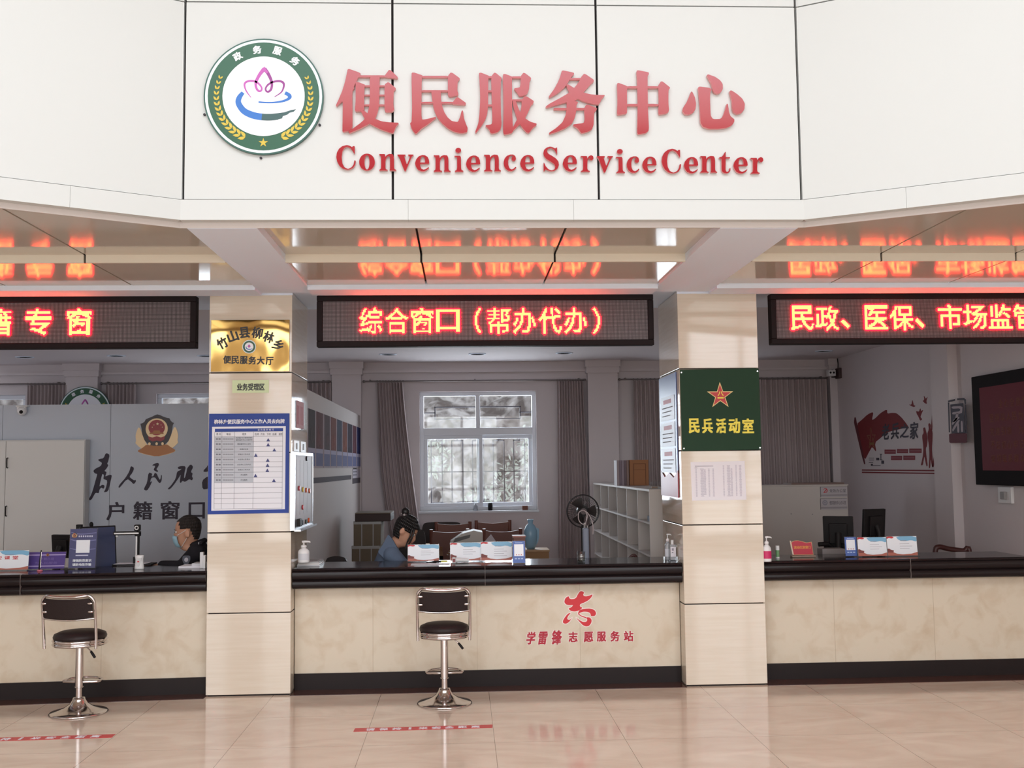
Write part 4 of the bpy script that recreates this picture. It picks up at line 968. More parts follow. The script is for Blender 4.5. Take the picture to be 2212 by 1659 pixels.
# ============================================================ small things on the counters
CT = .9665
def stand_plane(x0, x1, y1, z=CT, tilt=.12):
    a = aZ(x0, y1, z); b = aZ(x1, y1, z); Y = (a.y+b.y)/2
    return Pl((0, Y, z), (1, 0, 0), (0, math.sin(tilt), math.cos(tilt)))
card_white = M('card_white', (234, 238, 246), .3); sky_blue = M('card_sky', (120, 178, 214), .3); card_red = M('card_red', (196, 40, 48), .4); card_brown = M('card_brown', (176, 98, 82), .45); card_dark = M('card_dark_brown', (124, 56, 52), .5)
def notice(label, x0, y0, x1, y1, title=None, lines=3, group='landscape notice stands on the worktops'):
    pl = stand_plane(x0, x1, y1); u0, u1 = pl.px(x0, y1)[0], pl.px(x1, y1)[0]; h = pl.px(x0, y0)[1]; w = u1-u0
    t = thing('notice_stand', label, 'notice', pl.w((u0+u1)/2, 0), group)
    m = MB(); m.obox(pl, u0-.004, u1+.004, .006, h+.004, -.007, -.003); m.box(u0-.004, u1+.004, pl.O.y-.03, pl.O.y+.07, CT, CT+.003); m.build('clear_stand', acrylic, t)
    U = lambda a: u0+w*a
    V = lambda b: .008+(h-.008)*b
    m = MB(); m.obox(pl, u0, u1, V(0), V(1), -.003, 0); m.build('printed_card', card_white, t)
    m = MB(); m.prism(pl, soft([(U(.30), V(1)), (U(1), V(1)), (U(1), V(.70)), (U(.82), V(.80)), (U(.6), V(.74)), (U(.4), V(.80))], 1), 0, .0005); m.build('sky_print', sky_blue, t)
    m = MB(); m.prism(pl, soft([(U(0), V(1)), (U(.2), V(1)), (U(.24), V(.93)), (U(.16), V(.89)), (U(.07), V(.93)), (U(0), V(.87))], 1), .0005, .001); m.build('flag_print', card_red, t)
    m = MB(); m.prism(pl, [(U(0), V(0)), (U(1), V(0)), (U(1), V(.18)), (U(.8), V(.09)), (U(.5), V(.06)), (U(.3), V(.10)), (U(.16), V(.20)), (U(0), V(.28))], 0, .0006); m.build('ground_print', card_brown, t)
    m = MB(); m.prism(pl, [(U(0), V(.16)), (U(.19), V(.16)), (U(.21), V(.27)), (U(.11), V(.31)), (U(.05), V(.37)), (U(0), V(.36))], .0006, .0011)
    m.build('gate_print', card_dark, t)
    m = MB()
    for k in range(lines): m.obox(pl, U(.42), U(.74+.1*(k % 2)), V(.60-.12*k), V(.615-.12*k), 0, .0005)
    m.obox(pl, U(.45), U(.66), V(.76), V(.785), .0005, .0008); m.build('print_lines', grey_ink, t)
    if title:
        m = MB(); n = len(title)
        for k, ch in enumerate(title): m.text(pl, ch, U(.06+.19*k), V(.53), U(.19+.19*k), V(.72), 0, .0008, .03)
        m.build('title_lettering', card_red, t)
    return t
notice('upright landscape notice beside the bent woman, apart from the other notices', 881, 1177, 948, 1214)
notice('landscape notice with a pale glare spot, standing behind the white hand scanner', 973, 1173, 1038.5, 1213)
notice('landscape notice between the glare-spotted one and the blue stand, middle counter', 1039.5, 1171, 1106, 1212.5, None, 4)
notice('landscape notice touching the small blue stand on the far counter', 1855, 1161, 1917, 1203)
notice('last landscape notice on the far counter, on the side of the dark chair', 1918.5, 1159, 1983, 1202)
notice('landscape notice with red class title, at the end of the police counter', -34, 1190, 60, 1233, '平安课堂', 0)

def blue_stand(label, x0, y0, x1, y1, tilt=.10):
    pl = stand_plane(x0, x1, y1, CT, tilt); u0, u1 = pl.px(x0, y1)[0], pl.px(x1, y1)[0]; h = pl.px(x0, y0)[1]; w = u1-u0
    t = thing('code_stand', label, 'stand', pl.w((u0+u1)/2, 0), 'small blue stands on the worktops')
    m = MB(); m.obox(pl, u0-.004, u1+.004, .004, h+.004, -.006, -.002); m.box(u0-.004, u1+.004, pl.O.y-.02, pl.O.y+.06, CT, CT+.003); m.build('clear_stand', acrylic, t)
    m = MB(); m.obox(pl, u0, u1, .008, h, -.002, 0); m.build('blue_card', M('stand_blue', (66, 96, 170), .35), t)
    m = MB(); m.obox(pl, u0+w*.12, u1-w*.12, h*.34, h*.86, 0, .0007); m.build('white_square', card_white, t)
    m = MB()
    for k in range(3): m.prism(pl, ell(u0+w*(.3+.2*k), h*.4, w*.045, w*.045, 12), .0007, .001)
    m.build('round_marks', M('mark_red', (190, 90, 96), .5), t)
    m = MB()
    for k in range(3): m.obox(pl, u0+w*(.16+.25*k), u0+w*(.34+.25*k), h*.2, h*.26, 0, .0006)
    m.obox(pl, u0+w*.2, u1-w*.2, h*.91, h*.94, 0, .0006); m.build('print_lines', M('print_pale_blue', (170, 190, 226), .5), t)
blue_stand('small upright blue stand with white square beside the wooden box edge, middle counter', 1108, 1169, 1134.5, 1218)
blue_stand('small upright blue stand with white square before the black monitor, far counter', 1827, 1160, 1852, 1203)

# police QR stand, name plate, pen
pl = stand_plane(147, 205, 1229); u0, u1, h = pl.px(147, 1229)[0], pl.px(205, 1229)[0], pl.px(147, 1143)[1]; w = u1-u0
t = thing('police_notice_stand', 'tall navy acrylic stand with a gold badge and white slogan on the police counter', 'stand', pl.w((u0+u1)/2, 0))
m = MB(); m.obox(pl, u0-.005, u1+.005, .004, h+.005, -.007, -.003); m.box(u0-.005, u1+.005, pl.O.y-.03, pl.O.y+.08, CT, CT+.003); m.build('clear_stand', acrylic, t)
m = MB(); m.obox(pl, u0, u1, .008, h, -.003, 0); m.build('navy_card', M('card_navy', (54, 56, 108), .3), t)
m = MB()
for a, b in ((.92, .03), (.74, .035), (.52, .03)):
    for p in ribbon([(u0+w*.02, h*a), (u0+w*.4, h*(a-.05)), (u0+w*.98, h*(a-.02))], [h*b*.4, h*b, h*b*.6]): m.prism(pl, p, 0, .0004)
m.build('pale_waves', M('card_wave', (104, 106, 156), .35), t)
m = MB(); m.obox(pl, u0+w*.25, u0+w*.76, h*.40, h*.72, .0004, .001); m.build('white_square', card_white, t)
def badge(m, pl, cx, cy, s_, n):
    k = s_/1300; z = lambda pts: [(cx+(x-955)*k, cy-(y-840)*k) for x, y in pts]; mir = lambda pts: [(1910-x, y) for x, y in pts][::-1]
    wing = [(400,590),(440,600),(470,650),(520,800),(620,1050),(750,1200),(920,1330),(940,1480),(700,1430),(500,1380),(385,1310),(430,1265),(520,1250),(400,1150),(310,1060),(340,1000),(318,850),(350,700)]
    for f in (lambda p: p, mir): m.prism(pl, soft(z(f(wing)), 1), n, n+.004, (), 0)
    base = [(660,1100),(1250,1100),(1380,1200),(1500,1270),(1500,1330),(1300,1400),(955,1480),(620,1400),(400,1330),(400,1280),(520,1220)]
    m.prism(pl, soft(z(base), 1), n+.001, n+.005, (), 1)
    sh = [(960,200),(1040,225),(1140,270),(1250,310),(1320,320),(1350,380),(1400,440),(1460,465),(1425,520),(1400,700),(1370,850),(1310,1000),(1200,1110),(1080,1150),(850,1150),(700,1110),(590,980),(520,800),(490,600),(460,480),(520,465),(580,420),(620,345),(700,310),(800,270),(880,230)]
    m.prism(pl, z(sh), n+.002, n+.0065, (), 2)
    m.prism(pl, z(ell(952, 640, 330, 320, 32)), n+.0065, n+.009, (), 0); m.prism(pl, z(ell(952, 600, 245, 235, 32)), n+.009, n+.0105, (), 3)
    m.prism(pl, z([(860,690),(1050,690),(1060,750),(1160,755),(1160,800),(740,800),(740,755),(850,750)]), n+.0105, n+.012, (), 1)
    c = z([(975, 490)])[0]; m.prism(pl, star(c[0], c[1], 48*k), n+.0105, n+.012, (), 0)
    for q in ((820, 590), (870, 520), (1080, 520), (1120, 590)): c = z([q])[0]; m.prism(pl, star(c[0], c[1], 20*k), n+.0105, n+.012, (), 0)
    m.prism(pl, z([(700,860),(830,900),(955,860),(1080,900),(1200,860),(1190,960),(1080,1020),(955,990),(830,1020),(720,960)]), n+.009, n+.011, (), 3)
    for q in (740, 955, 1130): m.prism(pl, z(ell(q, 1090, 38, 45, 12)), n+.0065, n+.009, (), 0)
BADGE = [M('badge_gold', (206, 178, 140), .35, .3), M('badge_bronze', (150, 98, 60), .4, .3), M('badge_dark', (48, 40, 46), .4), M('badge_red', (150, 40, 50), .4)]
m = MB(); badge(m, pl, u0+w*.17, h*.845, w*.2, .0004); m.build('police_badge', BADGE, t)
for s_, a, b, y0, y1 in (('增强防范意识', .15, .85, .175, .245), ('谨防电信诈骗', .15, .85, .075, .145)):
    m = MB(); m.text(pl, s_, u0+w*a, h*y0, u0+w*b, h*y1, .0004, .001, .03); m.build('slogan_lettering', card_white, t)
m = MB(); m.obox(pl, u0+w*.25, u0+w*.72, h*.325, h*.352, .0004, .0009)
for k in range(7): m.obox(pl, u0+w*(.32+.08*k), u0+w*(.37+.08*k), h*.795, h*.835, .0004, .0009)
m.build('small_print', M('print_pale', (200, 202, 224), .5), t)
pl = stand_plane(58, 139, 1230, CT, .3); u0, u1, h = pl.px(57, 1230)[0], pl.px(138, 1230)[0], pl.px(60, 1193)[1]; w = u1-u0
t = thing('name_plate', 'low purple name plate in a clear holder behind the stand pen', 'name plate', pl.w((u0+u1)/2, 0))
m = MB(); m.obox(pl, u0-.004, u1+.006, .004, h+.006, -.006, -.002); m.box(u0, u1, pl.O.y-.01, pl.O.y+.09, CT, CT+.003); m.build('clear_holder', acrylic, t)
m = MB(); m.obox(pl, u0, u1, .006, h, -.002, 0); m.build('purple_card', M('card_purple', (84, 66, 138), .3), t)
m = MB(); m.obox(pl, u0, u1, h*.16, h*.22, 0, .0006); m.obox(pl, u0, u1, h*.8, h*.86, 0, .0006); m.build('pale_stripes', M('stripe_lilac', (180, 164, 214), .4), t)
m = MB(); badge(m, pl, u0+w*.52, h*.83, w*.085, .0006); m.build('police_badge', BADGE, t)
m = MB(); m.text(pl, '户籍办理', u0+w*.33, h*.52, u0+w*.7, h*.68, 0, .0007); m.text(pl, '为人民服务', u0+w*.2, h*.3, u0+w*.8, h*.44, 0, .0007); m.build('faint_lettering', M('faint_lilac', (120, 102, 168), .5), t)
p = aZ(86, 1234, CT); t = thing('stand_pen', 'pen on a pink round foot in front of the purple name plate', 'pen', p)
m = MB(); m.lathe([(0, 0), (.022, 0), (.022, .006), (.014, .012), (0, .012)], p, 20); m.build('foot', M('pink_plastic', (222, 120, 140), .35), t)
m = MB(); m.tube([p+Vector((-.006, 0, .012)), p+Vector((0, .01, .13)), p+Vector((.004, .012, .165))], [.007, .006, .004], 10); m.build('barrel', black_plastic, t)
m = MB(); m.tube([p+Vector((.006, -.004, .03)), p+Vector((.008, .004, .15))], .0025, 8); m.build('clip', chrome, t)

# document camera and white gadget
p = aZ(297, 1222, CT); Y = p.y+.06; pl = front(Y); q = pl.px(297, 1222)
t = thing('document_camera', 'white and black document camera with a raised arm on the police counter', 'document camera', (q[0], Y, CT))
a = aZ(214, 1229, CT); b = aZ(300, 1229, CT)
m = MB(); m.box(a.x+.02, b.x+.01, Y-.05, Y+.12, CT, CT+.012); m.build('base_pad', black_plastic, t, .003)
m = MB(); m.box(a.x+.03, b.x-.04, Y-.045, Y+.115, CT+.012, CT+.014); m.build('white_sheet', white_paper, t)
x_ = pl.px(297.5, 1190)[0]; z1 = pl.px(297, 1158)[1]
m = MB(); m.box(x_-.016, x_-.002, Y-.012, Y+.012, CT+.012, z1); m.build('pole', white_plastic, t, .003)
m = MB(); m.box(x_-.002, x_+.012, Y-.013, Y+.013, CT+.012, z1).box(x_-.022, x_+.02, Y-.02, Y+.02, z1, z1+.03).box(x_-.03, x_+.0, Y-.03, Y+.03, CT+.01, CT+.07); m.build('black_casing', black_plastic, t, .003)
za = pl.px(270, 1152)[1]; xl = pl.px(246, 1152)[0]
m = MB(); m.box(xl, x_+.02, Y-.02, Y+.02, za-.014, za+.016); m.build('arm', black_plastic, t, .004)
m = MB(); m.box(xl+.008, x_+.012, Y-.0225, Y-.02, za-.006, za+.006); m.ball((xl+.026, Y, za-.022), .012, 12, 8); m.build('light_bar', white_plastic, t)
m = MB(); zc = pl.px(295, 1140)[1]; m.box(x_-.028, x_+.02, Y-.02, Y+.015, zc-.026, zc+.026).cyl((x_-.004, Y, za+.01), (x_-.004, Y, zc), .006); m.build('side_camera', black_plastic, t, .006)
m = MB(); m.prism(front(Y-.02), ell(x_-.006, zc, .017, .017, 20), 0, .002, [ell(x_-.006, zc, .010, .010, 20)]); m.build('lens_ring', white_plastic, t)
p = aZ(301, 1229, CT); t = thing('white_reader', 'small white waisted card reader standing before the document camera', 'card reader', p)
m = MB(); m.lathe([(0, 0), (.038, 0), (.038, .008), (.032, .05), (.031, .075), (.036, .1), (.035, .108), (.028, .11), (0, .108)], p, 28, 0, 1, .8); m.build('body', white_plastic, t)
m = MB(); m.prism(front(p.y-.0285), [(p.x-.022, CT+.09), (p.x+.024, CT+.09), (p.x+.01, CT+.03), (p.x, CT+.015), (p.x-.012, CT+.03)], -.004, .0005); m.build('shield_inlay', M('inlay_grey', (206, 206, 208), .4), t)
m = MB(); m.prism(front(p.y-.0285), [(p.x-.008, CT+.055), (p.x+.006, CT+.055), (p.x+.006, CT+.066), (p.x-.008, CT+.066)], 0, .0012); m.build('red_mark', card_red, t)
# paper stack and white boxes beside the pillar
a = aZ(384, 1228, CT); b = aZ(444, 1228, CT)
t = thing('paper_stack', 'low stack of white papers at the pillar end of the police counter', 'papers', ((a.x+b.x)/2, a.y+.1, CT))
m = MB(); m.box(a.x, b.x, a.y+.02, a.y+.22, CT, CT+.014); m.build('lower_sheets', white_paper, t)
m = MB(); m.box(a.x+.1, b.x, a.y+.04, a.y+.2, CT+.014, CT+.034); m.build('upper_sheets', M('paper_grey', (206, 206, 212), .8), t)
m = MB(); m.box(b.x-.05, b.x-.024, a.y-.02, a.y+.018, CT, CT+.128); tag(m.build('white_box', white_plastic, None, .002), 'tall narrow white carton beside the paper stack at the pillar', 'carton')
m = MB(); m.box(b.x-.02, b.x+.0, a.y-.05, a.y-.01, CT, CT+.105); tag(m.build('white_box', white_plastic, None, .002), 'shorter white carton touching the pillar on the police counter', 'carton')

# middle counter
a = aZ(641, 1224, CT); b = aZ(692, 1222, CT)
pk = []
for k, (c_, l) in enumerate((((196, 196, 200), 'bottom magazine of the small pile under the white pump bottle'), ((214, 210, 208), 'middle magazine of the small pile under the white pump bottle'), ((178, 176, 176), 'top magazine of the small pile under the white pump bottle'))):
    m = MB(); m.box(a.x+.005*k, b.x-.004*k, a.y+.01, a.y+.3, CT+k*.012, CT+k*.012+.0115)
    t = tag(m.build('magazine', M('magazine_%d' % k, c_, .4)), l, 'magazine', 'magazines at the end of the middle counter')
    if k == 2: m = MB(); m.box(a.x+.03, b.x-.03, a.y+.05, a.y+.26, CT+k*.012+.0115, CT+k*.012+.0125); m.build('cover_picture', M('magazine_cover', (140, 136, 138), .4), t)
def pump_bottle(label, x, y0, y1, z, body, labelcol, w=.034, clearb=False):
    p = aZ(x, y1, z); pl = front(p.y); H = pl.px(x, y0)[1]-z
    t = thing('pump_bottle', label, 'bottle', p, 'pump bottles on the worktops')
    m = MB(); m.lathe([(0, 0), (w*.96, 0), (w, .006), (w, H*.46), (w*.93, H*.54), (w*.62, H*.62), (w*.4, H*.65), (w*.4, H*.68), (0, H*.68)], p, 24, 0, 1, .75); m.build('bottle', body, t)
    m = MB(); m.lathe([(0, H*.68), (w*.5, H*.68), (w*.5, H*.77), (w*.3, H*.8), (w*.14, H*.82), (w*.14, H*.93), (0, H*.93)], p, 16); m.build('pump_collar', white_plastic, t)
    m = MB(); m.tube([p+Vector((-w*.3, 0, H*.955)), p+Vector((w*.2, 0, H*.96)), p+Vector((w*.95, 0, H*.955)), p+Vector((w*1.15, 0, H*.915))], [w*.2, w*.22, w*.15, w*.1], 8); m.build('pump_spout', white_plastic, t)
    m = MB(); P = [[p+Vector((math.cos(aa)*(w+.0012), math.sin(aa)*(w*.75+.0012), zz)) for aa in [PI*1.12+PI*.76*k/10 for k in range(11)]] for zz in (H*.12, H*.42)]; m.grid(P); m.build('bottle_label', labelcol, t)
    return t, p, H
pump_bottle('white pump bottle standing on the magazines against the tall tiled pillar', 656, 1168, 1215, CT+.037, white_plastic, M('label_pale', (204, 206, 214), .4), .046)
pump_bottle('white hand gel pump bottle with a magenta label behind the green-sign pillar', 1657, 1158, 1213, CT, white_plastic, M('label_magenta', (196, 30, 96), .4), .036)
pump_bottle('clear pump bottle of gel at the pillar end of the middle counter', 1443, 1152, 1209, CT, M('clear_plastic', (206, 210, 216), .15, trans=.5), M('label_pale', (204, 206, 214)), .027)
p = aZ(1454, 1210.5, CT); t = thing('gel_bottle', 'small flat bottle with white label touching the clear pump bottle', 'bottle', p)
m = MB(); m.box(p.x-.026, p.x+.026, p.y-.014, p.y+.014, CT, CT+.13); m.build('bottle', M('clear_plastic', (206, 210, 216)), t, .008)
m = MB(); m.cyl((p.x-.004, p.y, CT+.13), (p.x-.004, p.y, CT+.165), .012); m.build('cap', white_plastic, t)
m = MB(); m.box(p.x-.022, p.x+.022, p.y-.016, p.y-.0142, CT+.03, CT+.11); m.build('white_label', white_paper, t)
m = MB(); m.box(p.x-.012, p.x+.004, p.y-.0168, p.y-.016, CT+.08, CT+.1).box(p.x-.012, p.x+.0, p.y-.0168, p.y-.016, CT+.06, CT+.07); m.build('label_print', grey_ink, t)
p = aZ(1256, 1214, CT); t = thing('drinking_glass', 'clear drinking glass with a little water on the middle counter', 'glass', p)
m = MB(); m.lathe([(0, 0), (.030, 0), (.034, .085), (.0325, .085), (.0285, .006), (0, .006)], p, 24); m.build('tumbler', pane_mat('glass_wall', (.86, .88, .88), .16, .03), t)
m = MB(); m.lathe([(0, .007), (.0283, .007), (.030, .03), (0, .03)], p, 24); m.build('water', pane_mat('water', (.8, .84, .8), .2, .02), t)
# sheet, scissors, scanner
a = aZ(887, 1221.5, CT); b = aZ(972, 1218, CT); m = MB(); m.box(a.x, b.x, a.y+.01, a.y+.16, CT, CT+.0015); tag(m.build('paper_sheet', white_paper), 'white paper lying under the scissors on the middle counter', 'paper')
p = aZ(945, 1215, CT+.004); t = thing('scissors', 'black bladed scissors with yellow handles lying on the white paper', 'scissors', p)
m = MB(); m.tube([p+Vector((-.09, -.03, .003)), p+Vector((-.02, 0, .005)), p+Vector((.03, .02, .006))], [.003, .009, .008], 8).tube([p+Vector((-.09, -.015, .003)), p+Vector((-.02, .002, .005)), p+Vector((.03, .0, .006))], [.003, .009, .008], 8); m.build('blades', black_plastic, t)
for dy in (.028, -.004): m = MB(); m.tube([p+Vector((.055+.024*math.cos(k*PI/8), dy+.014*math.sin(k*PI/8), .008)) for k in range(16)], .005, 8, True); m.build('handle', M('yellow_plastic', (206, 200, 90), .4), t)
p = aZ(990, 1216, CT); t = thing('hand_scanner', 'white hand scanner with dark red window lying before the glare-spotted notice', 'scanner', p)
m = MB(); m.tube([p+Vector((-.03, 0, .022)), p+Vector((.01, .01, .022)), p+Vector((.085, .03, .016))], [.022, .02, .014], 12); m.build('body', white_plastic, t)
m = MB(); m.box(p.x-.05, p.x-.02, p.y-.028, p.y+.024, CT, CT+.046); m.build('head', white_plastic, t, .006)
m = MB(); m.box(p.x-.046, p.x-.024, p.y-.03, p.y-.028, CT+.008, CT+.038); m.build('red_window', M('scanner_red', (120, 30, 36), .2), t)
# far counter: glue stick and flag stand
p = aZ(1680, 1206, CT); t = thing('glue_stick', 'green glue stick with white cap between the pump bottle and the flag stand', 'glue stick', p)
m = MB(); m.cyl(p, p+Vector((0, 0, .068)), .0155); m.build('tube', M('glue_green', (110, 160, 110), .4), t)
m = MB(); m.cyl(p+Vector((0, 0, .068)), p+Vector((0, 0, .104)), .0165).cyl(p, p+Vector((0, 0, .012)), .0165); m.build('cap', white_plastic, t)
pl = stand_plane(1708, 1760, 1203, CT, .0); a = pl.px(1709, 1203)[0]; b = pl.px(1760, 1203)[0]
t = thing('flag_stand', 'small red flag-shaped award stand on the far counter', 'award', pl.w((a+b)/2, 0))
m = MB(); m.box(a, b, pl.O.y-.03, pl.O.y+.03, CT, CT+.014); m.build('base', M('award_base', (150, 130, 116), .4), t, .003)
FZ_ = zoomed(1640, 1090, 320/2212)
def fq(p): return [pl.px(*q) for q in FZ_(p)]
fl = fq([(485, 565), (525, 545), (575, 540), (640, 555), (705, 575), (775, 562), (802, 742), (510, 745)])
m = MB(); m.prism(pl, grow(fl, .004), -.002, .002); m.build('gold_border', M('award_gold', (206, 160, 110), .4), t)
m = MB(); m.prism(pl, fl, .002, .0035); m.build('red_flag', M('award_red', (186, 34, 60), .35), t)
g = fq([(452, 540), (470, 538), (515, 745), (495, 748)]); m = MB(); m.prism(pl, g, -.004, .004); m.build('flag_pole', M('award_pole', (216, 196, 176), .4), t)
a = fq([(515, 662)])[0]; b = fq([(765, 612)])[0]; m = MB(); m.text(pl, '流动红旗窗口', a[0], a[1], b[0], b[1], .0035, .0042, .03); m.build('lettering', M('award_letter', (226, 150, 70), .5), t)

# ============================================================ police desk area
PP = front(YP)
KZ = zoomed(180, 960, 270/2212)
def kq(p): return [PP.px(*q) for q in KZ(p)]
CAL = [('first', [[(400,150),(468,178),(440,300),(420,345),(445,365),(410,430),(370,470),(412,488),(400,535),(385,570),(470,535),(505,545),(495,600),(470,700),(440,830),(360,852),(400,780),(430,640),(380,620),(355,610),(370,540),(340,520),(325,560),(295,690),(285,750),(340,710),(380,730),(360,790),(320,760),(285,800),(275,865),(225,855),(205,870),(140,988),(95,980),(150,870),(190,740),(240,560),(250,525),(200,510),(176,465),(230,420),(310,385),(335,325),(280,295),(260,270),(300,255),(360,245)]]),
       ('second', [[(840,380),(902,415),(870,500),(810,575),(860,610),(900,640),(925,623),(932,660),(890,707),(850,660),(775,605),(640,772),(620,755),(650,700),(750,590),(820,470)]]),
       ('third', [[(1213,375),(1260,340),(1320,323),(1342,350),(1320,400),(1290,440),(1327,470),(1310,492),(1240,450),(1270,400),(1270,375)], [(1155,493),(1222,515),(1205,570),(1245,560),(1265,500),(1300,515),(1330,590),(1355,630),(1370,600),(1377,535),(1390,550),(1385,650),(1350,692),(1310,640),(1270,580),(1200,590),(1180,680),(1222,640),(1180,740),(1125,822),(1073,800),(1085,760),(1130,680)]]),
       ('fourth', [[(1665,405),(1730,380),(1817,388),(1790,500),(1780,600),(1800,590),(1830,480),(1838,420),(1900,348),(1947,395),(1900,490),(1937,510),(1920,570),(1942,600),(1920,642),(1880,610),(1800,667),(1755,640),(1725,687),(1705,660),(1730,520),(1690,590),(1600,720),(1530,797),(1488,790),(1560,720),(1640,600),(1660,480),(1710,460),(1745,430),(1690,440)]]),
       ('fifth', [[(2118,470),(2205,380),(2240,240),(2330,260),(2350,420),(2250,470),(2150,490)], [(2100,640),(2205,560),(2300,560),(2330,700),(2200,790),(2110,797)]])]
for o_, polys in CAL:
    m = MB()
    for k, p in enumerate(polys): m.prism(PP, soft(kq(p), 1, .22), 0, .004+k*.0002)
    tag(m.build('calligraphy_character', dark_purple), '%s brush-style dark character above the printed line on the police partition' % o_, 'lettering', 'brush-style characters on the police partition')
for ch, x0, x1, y0, y1, o_ in (('户', 410, 728, 1015, 1346, 'first'), ('籍', 880, 1220, 1003, 1338, 'second'), ('窗', 1366, 1704, 998, 1332, 'third'), ('口', 1862, 2152, 1022, 1318, 'last')):
    a = kq([(x0, y1)])[0]; b = kq([(x1, y0)])[0]; m = MB(); m.text(PP, ch, a[0], a[1], b[0], b[1], 0, .004, .022)
    tag(m.build('printed_character', dark_purple), '%s plain dark character of the lower line on the police partition' % o_, 'lettering', 'plain characters on the police partition')
LZ = zoomed(270, 880, 130/1797); c = PP.px(*LZ([(955, 840)])[0]); e0 = PP.px(*LZ([(310, 840)])[0]); e1 = PP.px(*LZ([(1600, 840)])[0])
t = thing('police_badge', 'large dark shield badge with gold wings on the police partition', 'badge', PP.w(*c))
m = MB(); badge(m, PP, c[0], c[1], (e1[0]-e0[0])*1300/1290, .0); full = m
for nm, keep, mt in (('gold_wings', 0, BADGE[0]), ('bronze_base', 1, BADGE[1]), ('dark_shield', 2, BADGE[2]), ('red_field', 3, BADGE[3])):
    q = MB(); q.v = full.v; q.f = [f for f, i in zip(full.f, full.m) if i == keep]; q.m = [0]*len(q.f); q.sm = [False]*len(q.f)
    used = sorted({i for f in q.f for i in f}); mp_ = {i: k for k, i in enumerate(used)}; q.v = [full.v[i] for i in used]; q.f = [[mp_[i] for i in f] for f in q.f]
    q.build(nm, mt, t)
# white cabinet
Yc = 2.71; pc = front(Yc); xr = pc.px(183, 1000)[0]; zt_ = pc.px(100, 950)[1]; xs_ = pc.px(12, 1000)[0]
t = thing('office_cabinet', 'tall white two-door cabinet against the police partition', 'cabinet', (xs_, Yc+.2, 0)); cb = M('cabinet_white', (214, 212, 210), .5)
m = MB(); m.box(2*xs_-xr, xr, Yc+.02, YP-.01, 0, zt_); m.build('body', cb, t, .003)
for x0, x1 in ((2*xs_-xr+.004, xs_-.002), (xs_+.002, xr-.004)):
    m = MB(); m.box(x0, x1, Yc, Yc+.02, .05, zt_-.01); d = m.build('door', cb, t, .003)
    for y_ in (1000, 1104):
        if x0 > xs_: z_ = pc.px(15, y_)[1]; m = MB(); m.tube([(x0+.02, Yc, z_-.05), (x0+.02, Yc-.025, z_-.05), (x0+.02, Yc-.025, z_+.05), (x0+.02, Yc, z_+.05)], .006, 8); m.build('handle', black_plastic, d)
# dome camera
c = PP.off(.05).px(48, 885); t = thing('dome_camera', 'small white swivel camera on the top edge of the police partition', 'camera', (c[0], YP-.05, c[1]-.05))
m = MB(); m.box(c[0]-.06, c[0]+.06, YP-.075, YP, c[1]+.03, c[1]+.045).box(c[0]-.05, c[0]+.04, YP-.07, YP-.03, c[1]-.01, c[1]+.03); m.build('mount', white_plastic, t, .006)
m = MB(); m.ball((c[0]+.0, YP-.06, c[1]-.015), .047, 20, 14); m.build('body', white_plastic, t)
m = MB(); m.ball((c[0]+.008, YP-.098, c[1]-.025), (.02, .014, .02), 14, 10); m.build('lens', black_plastic, t)
# monitors on the police desk
def monitor(label, c, w, h, yaw, tilt, zdesk, face=None, group='black monitors behind the counters'):
    """c: centre of the panel; yaw: the way the screen faces"""
    t = thing('monitor', label, 'monitor', (c.x, c.y, zdesk), group); N = Vector((math.sin(yaw)*math.cos(tilt), math.cos(yaw)*math.cos(tilt), math.sin(tilt)))
    U = Vector((math.cos(yaw), -math.sin(yaw), 0))*-1; V = U.cross(N)*-1 if (U.cross(N)).z < 0 else U.cross(N); pl = Pl(c, U, V)
    sg = 1 if pl.N.dot(N) > 0 else -1
    m = MB(); m.obox(pl, -w/2, w/2, -h/2, h/2, -.015, .015); m.obox(pl, -w*.3, w*.3, -h*.3, h*.3, -sg*.015, -sg*.045); m.build('housing', black_plastic, t, .006)
    m = MB(); m.obox(pl, -w/2+.012, w/2-.012, -h/2+.018, h/2-.012, sg*.015, sg*.0165); m.build('screen', face or M('screen_off', (44, 52, 74), .12), t)
    b = c-N*.07; m = MB(); m.tube([c-N*.04, b+Vector((0, 0, -.05)), Vector((b.x, b.y, zdesk+.01))], [.03, .025, .025], 10); m.build('neck', black_plastic, t)
    m = MB(); m.box(b.x-.1, b.x+.1, b.y-.08, b.y+.08, zdesk, zdesk+.014); m.build('foot', black_plastic, t, .004)
    return t
DZ = .756
monitor('black monitor seen from behind between the name plate and the navy stand', aY(137, 1180, .92), .22, .20, .35, .1, DZ)
monitor('monitor with a blue sheen screen turned sideways behind the navy stand', aY(212, 1183, .72), .30, .36, 2.45, .12, DZ, M('screen_blue', (72, 80, 112), .2))
p = aY(171.5, 1139, 1.05); m = MB(); m.box(p.x-.024, p.x+.024, p.y-.02, p.y+.02, p.z-.024, p.z+.024); m.tube([(p.x, p.y, p.z-.02), (p.x, p.y+.02, DZ+.02)], .012, 8); m.box(p.x-.05, p.x+.05, p.y-.04, p.y+.06, DZ, DZ+.015)
tag(m.build('desk_webcam', black_plastic, None, .004), 'little black webcam on a post peeping over the navy stand', 'webcam')
p = aY(200, 1138, .97); m = MB(); m.tube(catmull([(p.x+.03, p.y, DZ), (p.x+.03, p.y, 1.08), (p.x+.012, p.y, 1.18), (p.x-.008, p.y-.01, p.z+.02)], 6), .008, 8); m.ball((p.x-.008, p.y-.01, p.z+.02), (.018, .015, .024), 12, 8); m.lathe([(0, 0), (.05, 0), (.05, .012), (0, .014)], (p.x+.03, p.y, DZ), 20)
tag(m.build('gooseneck_microphone', black_plastic), 'black gooseneck microphone curving up behind the blue sheen monitor', 'microphone')
